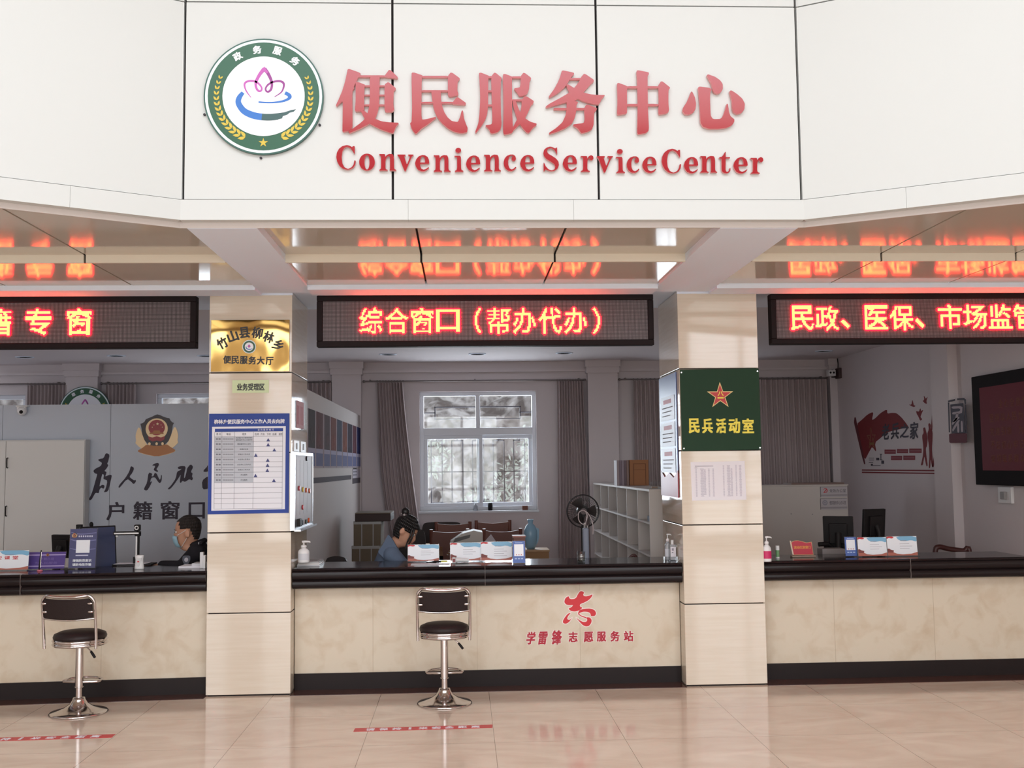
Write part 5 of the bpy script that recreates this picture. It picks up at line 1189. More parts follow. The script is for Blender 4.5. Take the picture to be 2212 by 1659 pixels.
# ============================================================ curtains
def curtain(label, tx0, tx1, bx0, bx1, Y, zt, zb, folds, lean=0, group='grey brown window curtains', mat=None, seed=1, pinch=None):
    """hangs from tx0..tx1 at zt to bx0..bx1 at zb"""
    rnd = random.Random(seed); n = folds*8; rows = []
    ph = [rnd.uniform(-.5, .5) for _ in range(folds+1)]; am = [rnd.uniform(.6, 1.2) for _ in range(folds+1)]
    for j in range(25):
        f = j/24; z = zt+(zb-zt)*f; r = []
        a = tx0+(bx0-tx0)*(f**1.25); b = tx1+(bx1-tx1)*(f**1.25)
        if pinch: a += pinch[0]*math.sin(PI*f)**2; b += pinch[1]*math.sin(PI*f)**2
        for i in range(n+1):
            u = i/n; k = int(u*folds) if u < 1 else folds
            y = .034*am[k]*math.sin(2*PI*u*folds+ph[k]*f)*(1-.25*f)+.01*math.sin(5*u+3*f)
            r.append(Vector((a+(b-a)*u, Y+y, z)))
        rows.append(r)
    t = thing('curtain', label, 'curtain', ((tx0+tx1)/2, Y, zb), group)
    m = MB(); m.grid(rows); m.grid([[v+Vector((0, .004, 0)) for v in r] for r in rows], flip=True); m.build('cloth', mat or curtain_m, t)
    m = MB()
    for i in range(folds+1):
        x = tx0+(tx1-tx0)*i/folds; m.tube([Vector((x+.014*math.cos(q*PI/4), Y, zt+.0165+.014*math.sin(q*PI/4))) for q in range(8)], .002, 6, True)
    m.build('curtain_rings', M('rod_metal', (120, 112, 112), .4, .6), t)
YC = YB-.13; BW = front(YC)
def cx(x, y=900): return BW.px(x, y)[0]
ZT = 2.885
curtain('curtain bunched beside the window, pulled toward the sill at its foot', cx(815), cx(871), cx(858), cx(922), YC, ZT, .25, 9, seed=4, pinch=(-.05, .0))
curtain('straight bunched curtain between the window and the pigeonhole unit pilaster', cx(1205), cx(1261), cx(1202), cx(1276), YC, ZT, .25, 10, seed=5)
curtain('partly hidden curtain just behind the long blue poster', cx(1370), cx(1425), cx(1370), cx(1432), YC, ZT, .3, 6, seed=6)
curtain('wide drawn curtain across the window beyond the green-sign pillar', cx(1600), cx(1788), cx(1604), cx(1792), YC, ZT, .3, 16, seed=7)
curtain('short visible top of a curtain above the police cabinet', cx(58), cx(146), cx(58), cx(146), YC, ZT, .4, 11, seed=8)
curtain('short visible top of a curtain between the dim emblem and the half-hidden window', cx(228), cx(293), cx(228), cx(293), YC, ZT, .4, 8, seed=9)
curtain('sliver of curtain showing over the poster partition beside the pilaster', cx(640), cx(716), cx(640), cx(716), YC, ZT, .4, 8, seed=10)
for x0, x1, l in ((-7.9, -5.22, 'curtain rod above the police cabinet, far end'), (-4.74, -1.76, 'curtain rod between the emblem pilaster and the poster partition'), (-1.3, 1.66, 'long thin curtain rod above the open window'), (2.13, 4.97, 'curtain rod carrying the wide drawn curtain')):
    t = thing('curtain_rod', l, 'curtain rod', ((x0+x1)/2, YC, 2.9), 'curtain rods')
    m = MB(); m.cyl((x0, YC, 2.9015), (x1, YC, 2.9015), .010, seg=10); m.build('rod', MATS['rod_metal'], t)
    m = MB()
    for x in (x0+.08, (x0+x1)/2, x1-.08): m.box(x-.008, x+.008, YC-.008, YB-.0, 2.912, 2.925)
    m.build('brackets', MATS['rod_metal'], t)
    m = MB()
    for x in (x0, x1): m.ball((x, YC, 2.9015), .018, 10, 8)
    m.build('finials', MATS['rod_metal'], t)

# ceiling lights
for x, y, l in ((53, 771, 'round ceiling light under the police room end, above the cabinet'), (251, 768, 'round ceiling light above the dim emblem'), (445, 768, 'round ceiling light half hidden by the brass-plate pillar'), (838, 765, 'round ceiling light above the bunched curtain by the partition'), (1031, 764, 'round ceiling light above the open window'), (1219, 762, 'round ceiling light above the straight curtain by the pilaster'), (1780, 758, 'round ceiling light above the wide drawn curtain')):
    p = aZ(x, y, ZS); t = thing('ceiling_light', l, 'ceiling light', (p.x, p.y, ZS-.006), 'round ceiling lights of the offices')
    m = MB(); m.lathe([(.085, 0), (.11, 0), (.11, -.006), (.088, -.010), (.085, -.004)], (p.x, p.y, ZS), 28); m.build('trim_ring', soffit_m, t)
    m = MB(); m.lathe([(0, -.002), (.086, -.002), (.086, -.004), (0, -.004)], (p.x, p.y, ZS), 28); m.build('diffuser', grey_plastic, t)

# ============================================================ posters on the partition (faces right)
PT = facing_right(-1.349); WZ2 = zoomed(620, 860, 180/807)
zt_ = PT.px(664, 881.5)[1]; zb_ = PT.px(777, 1010)[1]
edges = [(200, 265), (277, 340), (355, 408), (420, 470), (480, 525), (535, 575), (583, 625), (632, 665), (673, 708)]
pc_ = [(70, 60, 62), (96, 56, 58), (82, 62, 66), (116, 64, 56), (58, 62, 84), (120, 70, 60), (58, 52, 66), (92, 56, 66), (44, 48, 92)]
wd = ['dark grey', 'maroon', 'brown grey', 'rust', 'slate blue', 'copper', 'dark plum', 'wine', 'navy']
for k, (a, b) in enumerate(edges):
    u0 = PT.px(*WZ2([(a, 400)])[0])[0]; u1 = PT.px(*WZ2([(b, 400)])[0])[0]; h = zt_-zb_
    t = thing('wall_poster', 'tall %s topped poster, %s of the row on the partition counted from the whiteboard' % (wd[k], ORD[k]), 'poster', PT.w((u0+u1)/2, zb_), 'tall posters on the partition')
    m = MB(); m.obox(PT, u0-.03, u1+.03, zb_, zt_, 0, .006); m.build('board', M('poster_border', (176, 166, 176), .85, spec=.1), t)
    m = MB(); m.obox(PT, u0, u1, zb_+h*.34, zt_, .006, .0075); m.build('picture', M('poster_pic_%d' % k, pc_[k], .85, spec=.1), t)
    m = MB(); rnd = random.Random(k)
    for _ in range(5):
        c0 = u0+(u1-u0)*rnd.uniform(.15, .85); z0 = zb_+h*rnd.uniform(.36, .5); z1 = z0+h*rnd.uniform(.12, .3); w = (u1-u0)*rnd.uniform(.08, .16)
        m.prism(PT, soft([(c0-w, z0), (c0+w, z0), (c0+w*.7, z1*.6+z0*.4), (c0, z1), (c0-w*.7, z1*.6+z0*.4)], 1), .0075, .008+_*.0001)
    m.build('figures', M('poster_fig_%d' % k, tuple(min(255, v+14) for v in pc_[k]), .9, spec=.1), t)
    m = MB(); m.obox(PT, u0, u1, zb_+h*.26, zb_+h*.34, .006, .0078); m.build('caption_strip', M('poster_caption', (170, 166, 190), .85, spec=.1), t)
    m = MB(); m.obox(PT, u0, u1, zb_+h*.03, zb_+h*.26, .006, .0075); m.build('blue_text_block', M('poster_textblue', (112, 116, 152), .85, spec=.1), t)
q = [PT.px(*p) for p in WZ2([(222, 775), (620, 745), (620, 785), (222, 832)])]
m = MB(); m.obox(PT, q[0][0], q[1][0], (q[2][1]+q[3][1])/2, (q[0][1]+q[1][1])/2, 0, .004); tag(m.build('border_strip', M('strip_grey', (92, 86, 92), .85, spec=.1)), 'long dark grey strip on the partition under the tall posters', 'strip')
q = [PT.px(*p) for p in WZ2([(634, 690), (712, 690), (712, 832), (634, 830)])]
t = thing('wall_notice', 'small printed notice with dark foot under the navy poster at the row end', 'notice', PT.w(q[0][0], q[3][1]))
zm2 = q[3][1]+(q[0][1]-q[3][1])*.38
m = MB(); m.obox(PT, q[0][0], q[1][0], zm2, q[0][1], 0, .004); m.build('sheet', M('notice_grey', (176, 168, 182), .6), t)
m = MB(); m.obox(PT, q[0][0], q[1][0], q[3][1], zm2, 0, .004); m.build('dark_foot', MATS['strip_grey'], t)
m = MB()
for r in range(3):
    for k in range(4): m.obox(PT, q[0][0]+.06+k*.12, q[0][0]+.12+k*.12, zm2+.03+r*.04, zm2+.05+r*.04, .004, .005)
m.build('print_blocks', dark_purple, t)

# ============================================================ middle office furniture
def carton(label, x0, x1, y0, y1, z0, z1, strap=True, mat=None):
    t = thing('cardboard_box', label, 'box', ((x0+x1)/2, (y0+y1)/2, z0), 'stacked cardboard boxes')
    m = MB(); m.box(x0, x1, y0, y1, z0, z1); m.build('carton', mat or cardboard, t, .006)
    if strap:
        m = MB()
        for f in (.3, .72): x = x0+(x1-x0)*f; m.box(x-.006, x+.006, y0-.001, y1+.001, z0, z1+.001)
        m.build('strap', M('strap_grey', (150, 150, 150), .5), t)
        m = MB(); m.box(x0-.002, x1+.002, y0-.002, y0+.1, z1-.03, z1+.002); m.build('clear_tape', M('tape_pale', (160, 158, 156), .3), t)
BX = (-1.185, -.90)
carton('lowest cardboard box of the stack, standing on the floor beside the partition', BX[0]-.03, BX[1], 3.25, 3.75, 0, .46)
carton('strapped cardboard box with bulging taped top, next to lowest of the visible stack', BX[0]-.02, BX[1]-.01, 3.25, 3.75, .462, .905)
carton('strapped cardboard box with a torn label, under the dark flat box', BX[0], BX[1]+.01, 3.25, 3.75, .907, 1.17)
carton('dark flat box with a brown lid on top of the cardboard stack', BX[0]+.02, BX[1]+.12, 3.2, 3.8, 1.172, 1.255, False, M('dark_carton', (58, 44, 42), .7))
m = MB(); m.box(BX[0]+.02, BX[1]+.12, 3.2, 3.8, 1.2555, 1.265); tag(m.build('box_lid', cardboard), 'loose brown cardboard sheet lying on the dark flat box', 'cardboard sheet')

def wood_chair(label, c, rot, wback=.40, zt=1.03):
    t = thing('wooden_chair', label, 'chair', (0, 0, 0), 'carved reddish wooden chairs')
    h = wback/2
    for s in (-1, 1):
        m = MB(); m.tube([(s*h, -.2, 0), (s*h, -.2, .45), (s*(h+.004), -.215, .75), (s*(h+.012), -.25, zt)], [.022, .024, .024, .022], 6); m.build('rear_leg', wood_dark, t)
        m = MB(); m.tube([(s*(h+.01), .21, 0), (s*(h+.01), .21, .43)], .022, 6); m.build('front_leg', wood_dark, t)
    m = MB(); P = []
    pl = Pl((0, -.245, 0), (1, 0, 0), (0, 0, 1))
    zc = zt-.02
    m.prism(pl, [(-h, zc-.18), (h, zc-.18), (h, zc-.0)]+[(h*(1-2*k/8), zc-.02*math.sin(PI*k/8)) for k in range(1, 8)]+[(-h, zc)], -.012, .012); m.build('top_rail', wood_dark, t)
    m = MB()
    sl = [(-.055, zc-.5), (.055, zc-.5), (.085, zc-.17), (-.085, zc-.17)]
    holes = [ell(0, zc-.235, .016, .016, 12), ell(-.02, zc-.265, .014, .014, 12), ell(.02, zc-.265, .014, .014, 12)]
    m.prism(pl, sl, -.01, .01, holes)
    for s in (-1, 1): m.prism(pl, [(s*.115-.012, zc-.5), (s*.115+.012, zc-.5), (s*.135+.012, zc-.17), (s*.135-.012, zc-.17)], -.01, .01)
    m.prism(pl, [(-h, zc-.53), (h, zc-.53), (h, zc-.49), (-h, zc-.49)], -.012, .012)
    m.build('carved_splat', wood_dark, t)
    m = MB(); m.box(-h-.02, h+.02, -.22, .24, .43, .465); m.build('seat', wood_dark, t, .008)
    t.location = c; t.rotation_euler = (0, 0, rot); return t
wood_chair('carved wooden chair with its back to us, behind the woman and the beige machine', (aY(965, 1140, 4.0).x+.03, 4.28, 0), 0)
wood_chair('carved wooden chair with its back to us, beside the wooden box on the desk', (aY(1085, 1140, 4.0).x+.0, 4.25, 0), 0)
wood_chair('carved wooden chair across the table, in front of the rounded black chairs', (aY(978, 1126, 4.95).x, 5.07, 0), PI, .41, 1.05)
wood_chair('carved wooden chair across the table under the window corner, no black chair behind it', (aY(1067, 1126, 4.95).x, 5.12, 0), PI, .41, 1.06)
t = thing('office_table', 'tan wooden table between the carved chairs', 'table', (.05, 4.72, 0))
m = MB(); m.box(-.66, .72, 4.5, 5.0, .76, .80); m.build('tabletop', wood_tan, t, .004)
for x in (-.6, .66):
    for y in (4.55, 4.95): m = MB(); m.box(x-.025, x+.025, y-.025, y+.025, 0, .76); m.build('leg', wood_dark, t)
m = MB(); m.box(-.6, .66, 4.56, 4.58, .68, .76); m.build('apron', wood_tan, t)
def black_chair(label, x, y, ztop, w=.44, f=-1, lr=.22):
    t = thing('office_chair', label, 'chair', (x, y, 0), 'black office chairs')
    m = MB(); m.prism(Pl((x, y, 0), (1, 0, 0), (0, .12, 1)), soft([(-w/2, ztop-.5), (w/2, ztop-.5), (w/2+.02, ztop-.2), (w/2, ztop-.02), (w/2-.08, ztop), (-w/2+.08, ztop), (-w/2, ztop-.02), (-w/2-.02, ztop-.2)], 2), -.03, .03); m.build('backrest', black_leather, t)
    m = MB(); m.box(x-w/2, x+w/2, min(y+f*.02, y+f*.40), max(y+f*.02, y+f*.40), .44, .52); m.build('seat', black_leather, t, .03)
    m = MB(); m.cyl((x, y+f*.2, .08), (x, y+f*.2, .44), .03); m.box(x-.02, x+.02, y-.035, y+.02, .46, ztop-.35); m.build('column', black_plastic, t)
    for k in range(5): a = 2*PI*k/5; m = MB(); m.tube([(x, y+f*.2, .09), (x+lr*math.cos(a), y+f*.2+lr*math.sin(a), .06)], [.024, .016], 8); m.ball((x+lr*math.cos(a), y+f*.2+lr*math.sin(a), .03), .03, 10, 8); m.build('leg', black_plastic, t)
black_chair('black rounded office chair right beside the bent woman, before the window curtain', aY(907, 1130, 5.0).x-.1, 4.2, 1.03, .36)
black_chair('black rounded office chair peeping over the far carved chair under the window', aY(955, 1130, 5.55).x, 5.39, 1.045, .5, 1, .17)
black_chair('black chair back just showing beside the magazine pile by the partition', aY(712, 1203, 1.8).x+.05, 1.82, .915, .2, -1, .10)
# beige machine and wooden box on the inner desk
p = aY(1008, 1170, 2.0); x0, x1 = aY(972, 1160, 2.0).x, aY(1043, 1160, 2.0).x; zt_ = aY(1030, 1146, 2.0).z; zl = aY(985, 1160, 2.0).z
t = thing('beige_machine', 'grey beige office machine with a dark sloping slot behind the notices', 'machine', ((x0+x1)/2, 2.1, .0))
gb = M('machine_beige', (168, 162, 156), .5)
m = MB(); pl = front(2.0); m.prism(pl, [(x0, .6), (x1, .6), (x1, zt_-.02), (x1-.09, zt_), (x0+.12, zl+.03), (x0, zl-.05)], -.3, 0); m.build('housing', gb, t, .008)
m = MB(); m.prism(pl, [(x0+.03, zl-.055), (x1-.13, zl-.01), (x1-.12, zl+.022), (x0+.05, zl-.012)], 0, .006); m.build('dark_slot', M('slot_grey', (70, 66, 66), .4), t)
m = MB(); m.box(x0+.02, x1-.02, 2.02, 2.28, 0, .6); m.build('pedestal', gb, t)
m = MB(); m.prism(front(1.92), [PFx for PFx in [front(1.92).px(*q) for q in ((1046, 1172), (1061, 1155), (1073, 1172), (1067, 1182), (1048, 1182))]], -.06, 0)
q0 = front(1.92).px(1055, 1182); m.box(q0[0]-.06, q0[0]+.06, 1.92, 1.98, 0, q0[1]); tag(m.build('paper_bag', M('bag_grey', (170, 162, 168), .8)), 'crumpled grey paper bag standing beside the beige machine', 'bag')
x0, x1 = aY(1108, 1160, 1.0).x, aY(1134, 1160, 1.0).x; zt_ = aY(1120, 1160, 1.0).z
t = thing('wooden_box', 'small reddish wooden box just above the blue stand on the middle counter', 'box', ((x0+x1)/2, 1.05, DZ))
m = MB(); m.box(x0, x1, .95, 1.12, DZ, zt_); m.build('body', wood_dark, t, .004)
m = MB(); m.box(x0-.005, x1+.005, .945, 1.125, zt_, zt_+.012); m.build('lid', M('lid_rose', (160, 110, 100), .5), t)
# vase on a little cabinet
YV = 4.05; pv = front(YV); xc = pv.px(1146, 1150)[0]; zb_ = pv.px(1146, 1186)[1]; zt_ = pv.px(1146, 1122)[1]; H = zt_-zb_
t = thing('side_cabinet', 'low yellowish wooden cabinet carrying the blue jar', 'cabinet', (xc+.05, YV, 0)); ct = M('cabinet_tan', (170, 128, 84), .5)
m = MB(); m.box(xc-.085, xc+.20, YV-.16, YV+.2, .0, zb_-.02); m.build('body', ct, t); m = MB(); m.box(xc-.09, xc+.21, YV-.17, YV+.21, zb_-.02, zb_); m.build('top', wood_tan, t, .003)
t = thing('blue_jar', 'pale blue ceramic jar with a shoulder handle on the low cabinet under the window', 'jar', (xc, YV, zb_)); bl = M('jar_blue', (150, 190, 216), .25)
m = MB(); m.lathe([(0, 0), (.045, 0), (.065, H*.1), (.08, H*.4), (.078, H*.62), (.055, H*.78), (.028, H*.86), (.03, H*.93), (.038, H), (.028, H), (.022, H*.88), (0, H*.86)], (xc, YV, zb_), 28); m.build('body', bl, t)
m = MB(); m.prism(front(YV-.02), soft([(xc+.03, zb_+H*.76), (xc+.09, zb_+H*.70), (xc+.10, zb_+H*.66), (xc+.095, zb_+H*.3), (xc+.06, zb_+H*.1), (xc+.03, zb_+H*.2)], 1), -.03, .0); m.build('handle', bl, t)
# things on the window sill
zs_ = 1.165; ys_ = YB+.02; ps = front(ys_)
x = ps.px(1059, 1090)[0]; t = thing('dark_cup', 'dark tumbler standing on the window sill', 'cup', (x, ys_, zs_)); m = MB(); m.lathe([(0, 0), (.028, 0), (.034, .1), (.03, .1), (.026, .01), (0, .01)], (x, ys_, zs_), 18); m.build('cup', black_plastic, t)
x = ps.px(1134, 1095)[0]; m = MB(); m.box(x-.036, x+.036, ys_-.035, ys_+.03, zs_, zs_+.055); tag(m.build('small_box', M('sill_box', (120, 74, 60), .6)), 'small brown box standing on the window sill at its corner', 'box')
x = ps.px(1027, 1090)[0]; m = MB(); m.lathe([(0, 0), (.03, 0), (.03, .06), (.012, .08), (.012, .1), (0, .1)], (x, ys_, zs_), 18); tag(m.build('small_bottle', M('clear_plastic', (206, 210, 216))), 'little clear bottle on the window sill beside the dark tumbler', 'bottle')
# fan
YF = 3.0; pf = front(YF); c = pf.px(1259, 1104); R = .172
t = thing('pedestal_fan', 'dark round pedestal fan before the straight curtain', 'fan', (c[0], YF+.05, 0)); fk = M('fan_dark', (40, 34, 34), .4)
m = MB(); m.lathe([(0, 0), (.2, 0), (.2, .02), (.05, .04), (0, .05)], (c[0], YF+.08, 0), 28); m.build('base', fk, t)
m = MB(); m.cyl((c[0], YF+.08, .04), (c[0], YF+.08, c[1]), .016); m.build('pole', fk, t)
m = MB(); m.tube([(c[0], YF+.0, c[1]), (c[0], YF+.05, c[1]), (c[0], YF+.14, c[1])], [.06, .065, .04], 18); m.build('motor', fk, t)
m = MB()
for dy, r in ((-.05, R), (.02, R), (-.015, R+.004)): m.tube([Vector((c[0]+r*math.cos(k*PI/20), YF+dy, c[1]+r*math.sin(k*PI/20))) for k in range(40)], .004, 6, True)
for k in range(44):
    a = k*2*PI/44
    for s_, dd in ((-.075, -.05), (.05, .02)): m.tube([(c[0]+.035*math.cos(a), YF+s_, c[1]+.035*math.sin(a)), (c[0]+.6*R*math.cos(a), YF+s_, c[1]+.6*R*math.sin(a)), (c[0]+R*math.cos(a), YF+dd, c[1]+R*math.sin(a))], .0016, 5)
m.build('guard', fk, t)
for k in range(3):
    m = MB(); a0 = k*2*PI/3; P = []
    for j in range(7):
        r = .03+.115*j/6; w = .9 if j else .5
        P.append([Vector((c[0]+r*math.cos(a0+w*(i/6-.5)), YF-.02+.03*(i/6-.5), c[1]+r*math.sin(a0+w*(i/6-.5)))) for i in range(7)])
    m.grid(P); m.grid([[v+Vector((0, .002, 0)) for v in r] for r in P], flip=True); m.build('blade', M('fan_blade', (58, 48, 46), .4), t)
m = MB(); m.tube([(c[0], YF-.085, c[1]), (c[0], YF-.02, c[1])], [.034, .034], 16); m.build('hub_badge', M('fan_hub', (96, 76, 76), .4), t)
# sprayer with hose
YS = 1.0; pq = front(YS); c = pq.px(1265, 1160); zb_ = DZ; zt_ = pq.px(1265, 1140)[1]
t = thing('hand_sprayer', 'grey blue upright sprayer with a looped pale hose in front of the fan', 'sprayer', (c[0], YS, zb_)); sp = M('sprayer_grey', (128, 134, 150), .5)
m = MB(); m.box(c[0]-.026, c[0]+.028, YS-.03, YS+.03, zb_, zt_); m.build('body', sp, t, .014)
m = MB(); m.cyl((c[0]-.008, YS, zt_), (c[0]-.008, YS, zt_+.045), .009).cyl((c[0]+.018, YS, zt_), (c[0]+.018, YS, zt_+.02), .007); m.build('nozzle', grey_plastic, t)
lp = zoomed(1200, 1020, 240/1896)([(505, 900), (525, 800), (520, 700), (480, 655), (430, 655), (385, 700), (385, 800), (430, 870), (490, 880), (515, 820), (530, 740), (500, 670), (470, 650), (530, 690), (590, 790), (620, 900), (620, 1050)])
m = MB(); m.tube(catmull([Vector((pq.px(*q)[0], YS-.02-.004*k, pq.px(*q)[1])) for k, q in enumerate(lp)], 5), .0045, 7); m.build('hose', M('hose_pale', (176, 164, 166), .4), t)

# pigeonhole unit along the side, open toward us on the left
t = thing('pigeonhole_unit', 'white open pigeonhole shelf unit running back beside the pilaster', 'shelf unit', (1.88, 3.35, 0)); sw = M('shelf_white', (206, 200, 196), .55)
SX0, SX1, SY0, SY1, SZ = 1.72, 2.04, 1.30, 5.50, 1.525; n = 6
m = MB(); m.box(SX0, SX1, SY0, SY1, SZ-.022, SZ); m.build('top', sw, t, .002)
m = MB(); m.box(SX1-.015, SX1, SY0, SY1, 0, SZ-.022); m.build('back_panel', sw, t)
m = MB(); m.box(SX0, SX1-.015, SY0, SY0+.022, 0, SZ-.022); m.build('end_panel', sw, t); m = MB(); m.box(SX0, SX1-.015, SY1-.022, SY1, 0, SZ-.022); m.build('end_panel', sw, t)
for k in range(1, n): y = SY0+(SY1-SY0)*k/n; m = MB(); m.box(SX0+.004, SX1-.015, y-.009, y+.009, .02, SZ-.022); m.build('divider', sw, t)
for z in (.02, .32, .62, .92, 1.22): m = MB(); m.box(SX0, SX1-.015, SY0+.022, SY1-.022, z-.018, z); m.build('shelf', sw, t)
rnd = random.Random(12)
for k, (y, z, w, h, c_, l) in enumerate(((1.42, .92, .05, .2, (58, 62, 84), 'dark blue folder leaning in the nearest pigeonhole'), (1.5, 1.22, .1, .05, (66, 74, 98), 'small blue box lying in the top pigeonhole nearest us'), (2.75, .62, .03, .24, (140, 40, 46), 'thin red folder standing in a lower pigeonhole'), (3.45, .62, .04, .25, (52, 50, 56), 'black folder standing in a lower pigeonhole'))):
    m = MB(); m.box(SX0+.03, SX0+.25, y, y+w, z, z+h); tag(m.build('folder' if h > .1 else 'small_box', M('shelf_item_%d' % k, c_, .5)), l, 'folder' if h > .1 else 'box')
YK = 3.2; pk_ = front(YK); X0 = pk_.px(1332, 1020)[0]; zk = SZ+.0
names = ['outermost', 'second', 'third', 'fourth', 'fifth']
for k in range(5):
    x0 = X0+k*.027; c_ = [(166, 154, 160), (128, 116, 130), (150, 138, 150), (112, 96, 104), (138, 116, 112)][k]
    m = MB(); m.box(x0, x0+.025, YK-.02, YK+.2, zk, zk+.278)
    tag(m.build('file_folder', M('file_%d' % k, c_, .6)), '%s grey lilac file standing on the shelf unit, counted from the pilaster' % names[k], 'file', 'files standing on the shelf unit')
x0 = X0+.14; x1 = pk_.px(1400, 1020)[0]
t = thing('kraft_box', 'brown kraft file box with a printed frame on top of the shelf unit', 'file box', ((x0+x1)/2, YK, zk)); kr = M('kraft_brown', (160, 110, 74), .7)
m = MB(); m.box(x0, x1, YK-.03, YK+.18, zk, zk+.282); m.build('box', kr, t, .003)
m = MB(); f = front(YK-.03); w_, dkk = .006, M('kraft_dark', (108, 70, 48), .7)
for u0, u1, v0, v1 in ((x0+.04, x1-.03, zk+.235, zk+.241), (x0+.04, x1-.03, zk+.17, zk+.174), (x0+.04, x0+.046, zk+.01, zk+.24), (x1-.036, x1-.03, zk+.01, zk+.24)): m.obox(f, u0, u1, v0, v1, 0, .001)
m.build('printed_frame', dkk, t)
p = aX(1407, 1045, 1.80); t = thing('clear_holder', 'small clear acrylic holder on the near end of the shelf unit', 'holder', (1.82, 1.5, SZ))
m = MB(); m.box(1.76, 1.86, 1.5, 1.503, SZ, SZ+.07).box(1.76, 1.86, 1.5, 1.56, SZ, SZ+.003); m.build('holder', acrylic, t)
m = MB(); m.box(1.78, 1.84, 1.52, 1.55, SZ+.004, SZ+.02); m.build('card', M('holder_card', (190, 160, 140), .6), t)
# reddish chair back in front of the shelf unit
p = aY(1364, 1200, 1.21); t = thing('curved_chair', 'dark red curved chair back before the shelf unit, just over the worktop', 'chair', (p.x, 1.21, 0))
dr = M('dark_red_wood', (70, 32, 30), .4)
m = MB(); m.tube(catmull([(p.x-.05, 1.21, .72), (p.x-.03, 1.21, .88), (p.x+.0, 1.21, .925), (p.x+.03, 1.21, .93), (p.x+.05, 1.21, .90)], 5), .014, 10); m.tube(catmull([(p.x+.045, 1.21, .8), (p.x+.07, 1.21, .89), (p.x+.12, 1.21, .885), (p.x+.14, 1.21, .80)], 5), .013, 10); m.build('back_rail', dr, t)
m = MB(); m.box(p.x-.1, p.x+.13, 1.21, 1.48, .43, .47); m.build('seat', dr, t)
for dx in (-.06, .11):
    for dy in (.0, .23): m = MB(); m.tube([(p.x+dx, 1.225+dy, 0), (p.x+dx, 1.225+dy, .45 if dy else .85)], .014, 8); m.build('leg', dr, t)

# ============================================================ far office
YW = 3.6; pw = front(YW); x1 = pw.px(1832, 1100)[0]; zt_ = pw.px(1750, 1047)[1]; x0 = 3.0
t = thing('filing_cabinet', 'long low white cabinet with two small sign plates before the drawn curtain', 'cabinet', ((x0+x1)/2, YW+.2, 0)); wc = M('cabinet_cream', (206, 198, 192), .55)
m = MB(); m.box(x0, x1, YW, YW+.42, 0, zt_-.015); m.build('body', wc, t, .003)
m = MB(); m.box(x0-.01, x1+.01, YW-.01, YW+.43, zt_-.015, zt_); m.build('top', wc, t, .002)
for x, y in ((1709, 1110), (1755, 1111)): u, v = pw.px(x, y); m = MB(); m.prism(pw, ell(u, v, .007, .007, 10), 0, .002); m.build('screw', grey_plastic, t)
for k, (ya, yb_, txt, l) in enumerate(((1051, 1074, '党政办公室', 'upper small sign plate with a red mark on the long white cabinet'), (1076, 1101, '便民服务中心办公室', 'lower small sign plate with a grey round mark on the long white cabinet'))):
    a = pw.px(1772, yb_); b = pw.px(1829, ya); t = thing('sign_plate', l, 'sign', pw.w((a[0]+b[0])/2, a[1], .01), 'sign plates on the white cabinet')
    m = MB(); m.obox(pw, a[0], b[0], a[1], b[1], .001, .012); m.build('plate', M('plate_grey', (188, 180, 184), .4), t)
    h = b[1]-a[1]; w = b[0]-a[0]; m = MB()
    for v in (.12, .2): m.obox(pw, a[0], b[0], a[1]+h*v, a[1]+h*(v+.03), .012, .0126)
    m.obox(pw, a[0], b[0], b[1]-.004, b[1], .012, .0126); m.obox(pw, a[0], a[0]+.004, a[1], b[1], .012, .0126); m.build('border', M('plate_line', (92, 84, 90), .5), t)
    m = MB(); cxx, cy = a[0]+w*.17, a[1]+h*.62
    if k == 0:
        m.prism(pw, [(cxx-.02, cy-.022), (cxx-.012, cy-.026), (cxx+.02, cy+.012), (cxx+.012, cy+.018)], .012, .0128)
        for q in ribbon([(cxx-.018, cy+.012), (cxx+.004, cy+.028), (cxx+.026, cy+.008), (cxx+.014, cy-.018), (cxx-.012, cy-.022)], [.004, .008, .009, .008, .004]): m.prism(pw, q, .012, .0126)
    else: m.prism(pw, ell(cxx, cy, .03, .03, 20), .012, .0126, [ell(cxx, cy, .018, .018, 16)]); m.prism(pw, ell(cxx, cy, .011, .011, 12), .012, .0126)
    m.build('round_mark' if k else 'red_mark', grey_ink if k else card_red, t)
    m = MB(); m.text(pw, txt, a[0]+w*.34, a[1]+h*.44, b[0]-w*.05, a[1]+h*.78, .012, .0126); m.build('lettering', M('plate_letter', (70, 62, 70), .5), t)
x0b, x1b = pw.px(1712, 1045)[0], pw.px(1832, 1045)[0]
m = MB(); m.box(x0b, x1b-.03, YW+.04, YW+.36, zt_, zt_+.02); tag(m.build('flat_folder', M('folder_brown', (128, 104, 96), .6)), 'brown flat folder lying on the long white cabinet', 'folder')
mon = monitor('black monitor seen from behind, leaning, nearer the white cabinet', aY(1811, 1151, .98), .26, .30, .40, .12, DZ)
monitor('black monitor seen from behind, nearer the flag decal wall', aY(1887, 1135, 1.08), .245, .30, -.35, .1, DZ)
p0, p1 = aY(1768, 1176, 1.0), aY(1812, 1186, 1.0); m = MB(); m.tube([(p0.x, 1.0, p0.z), (p0.x+.08, 1.0, p0.z+.004), (p1.x, 1.02, p1.z-.02), (p1.x+.02, 1.05, DZ)], [.02, .022, .02, .03], 10); m.box(p1.x-.04, p1.x+.1, .98, 1.12, DZ, DZ+.02)
m.build('side_arm', black_plastic, mon)
a = aY(1767, 1200, .82); b = aY(1815, 1183, .82); m = MB(); m.box(a.x, b.x, .70, .84, DZ, b.z); tag(m.build('desk_tray', M('tray_grey', (140, 132, 132), .5), None, .004), 'grey desk tray under the bracket arm on the far counter desk', 'tray')
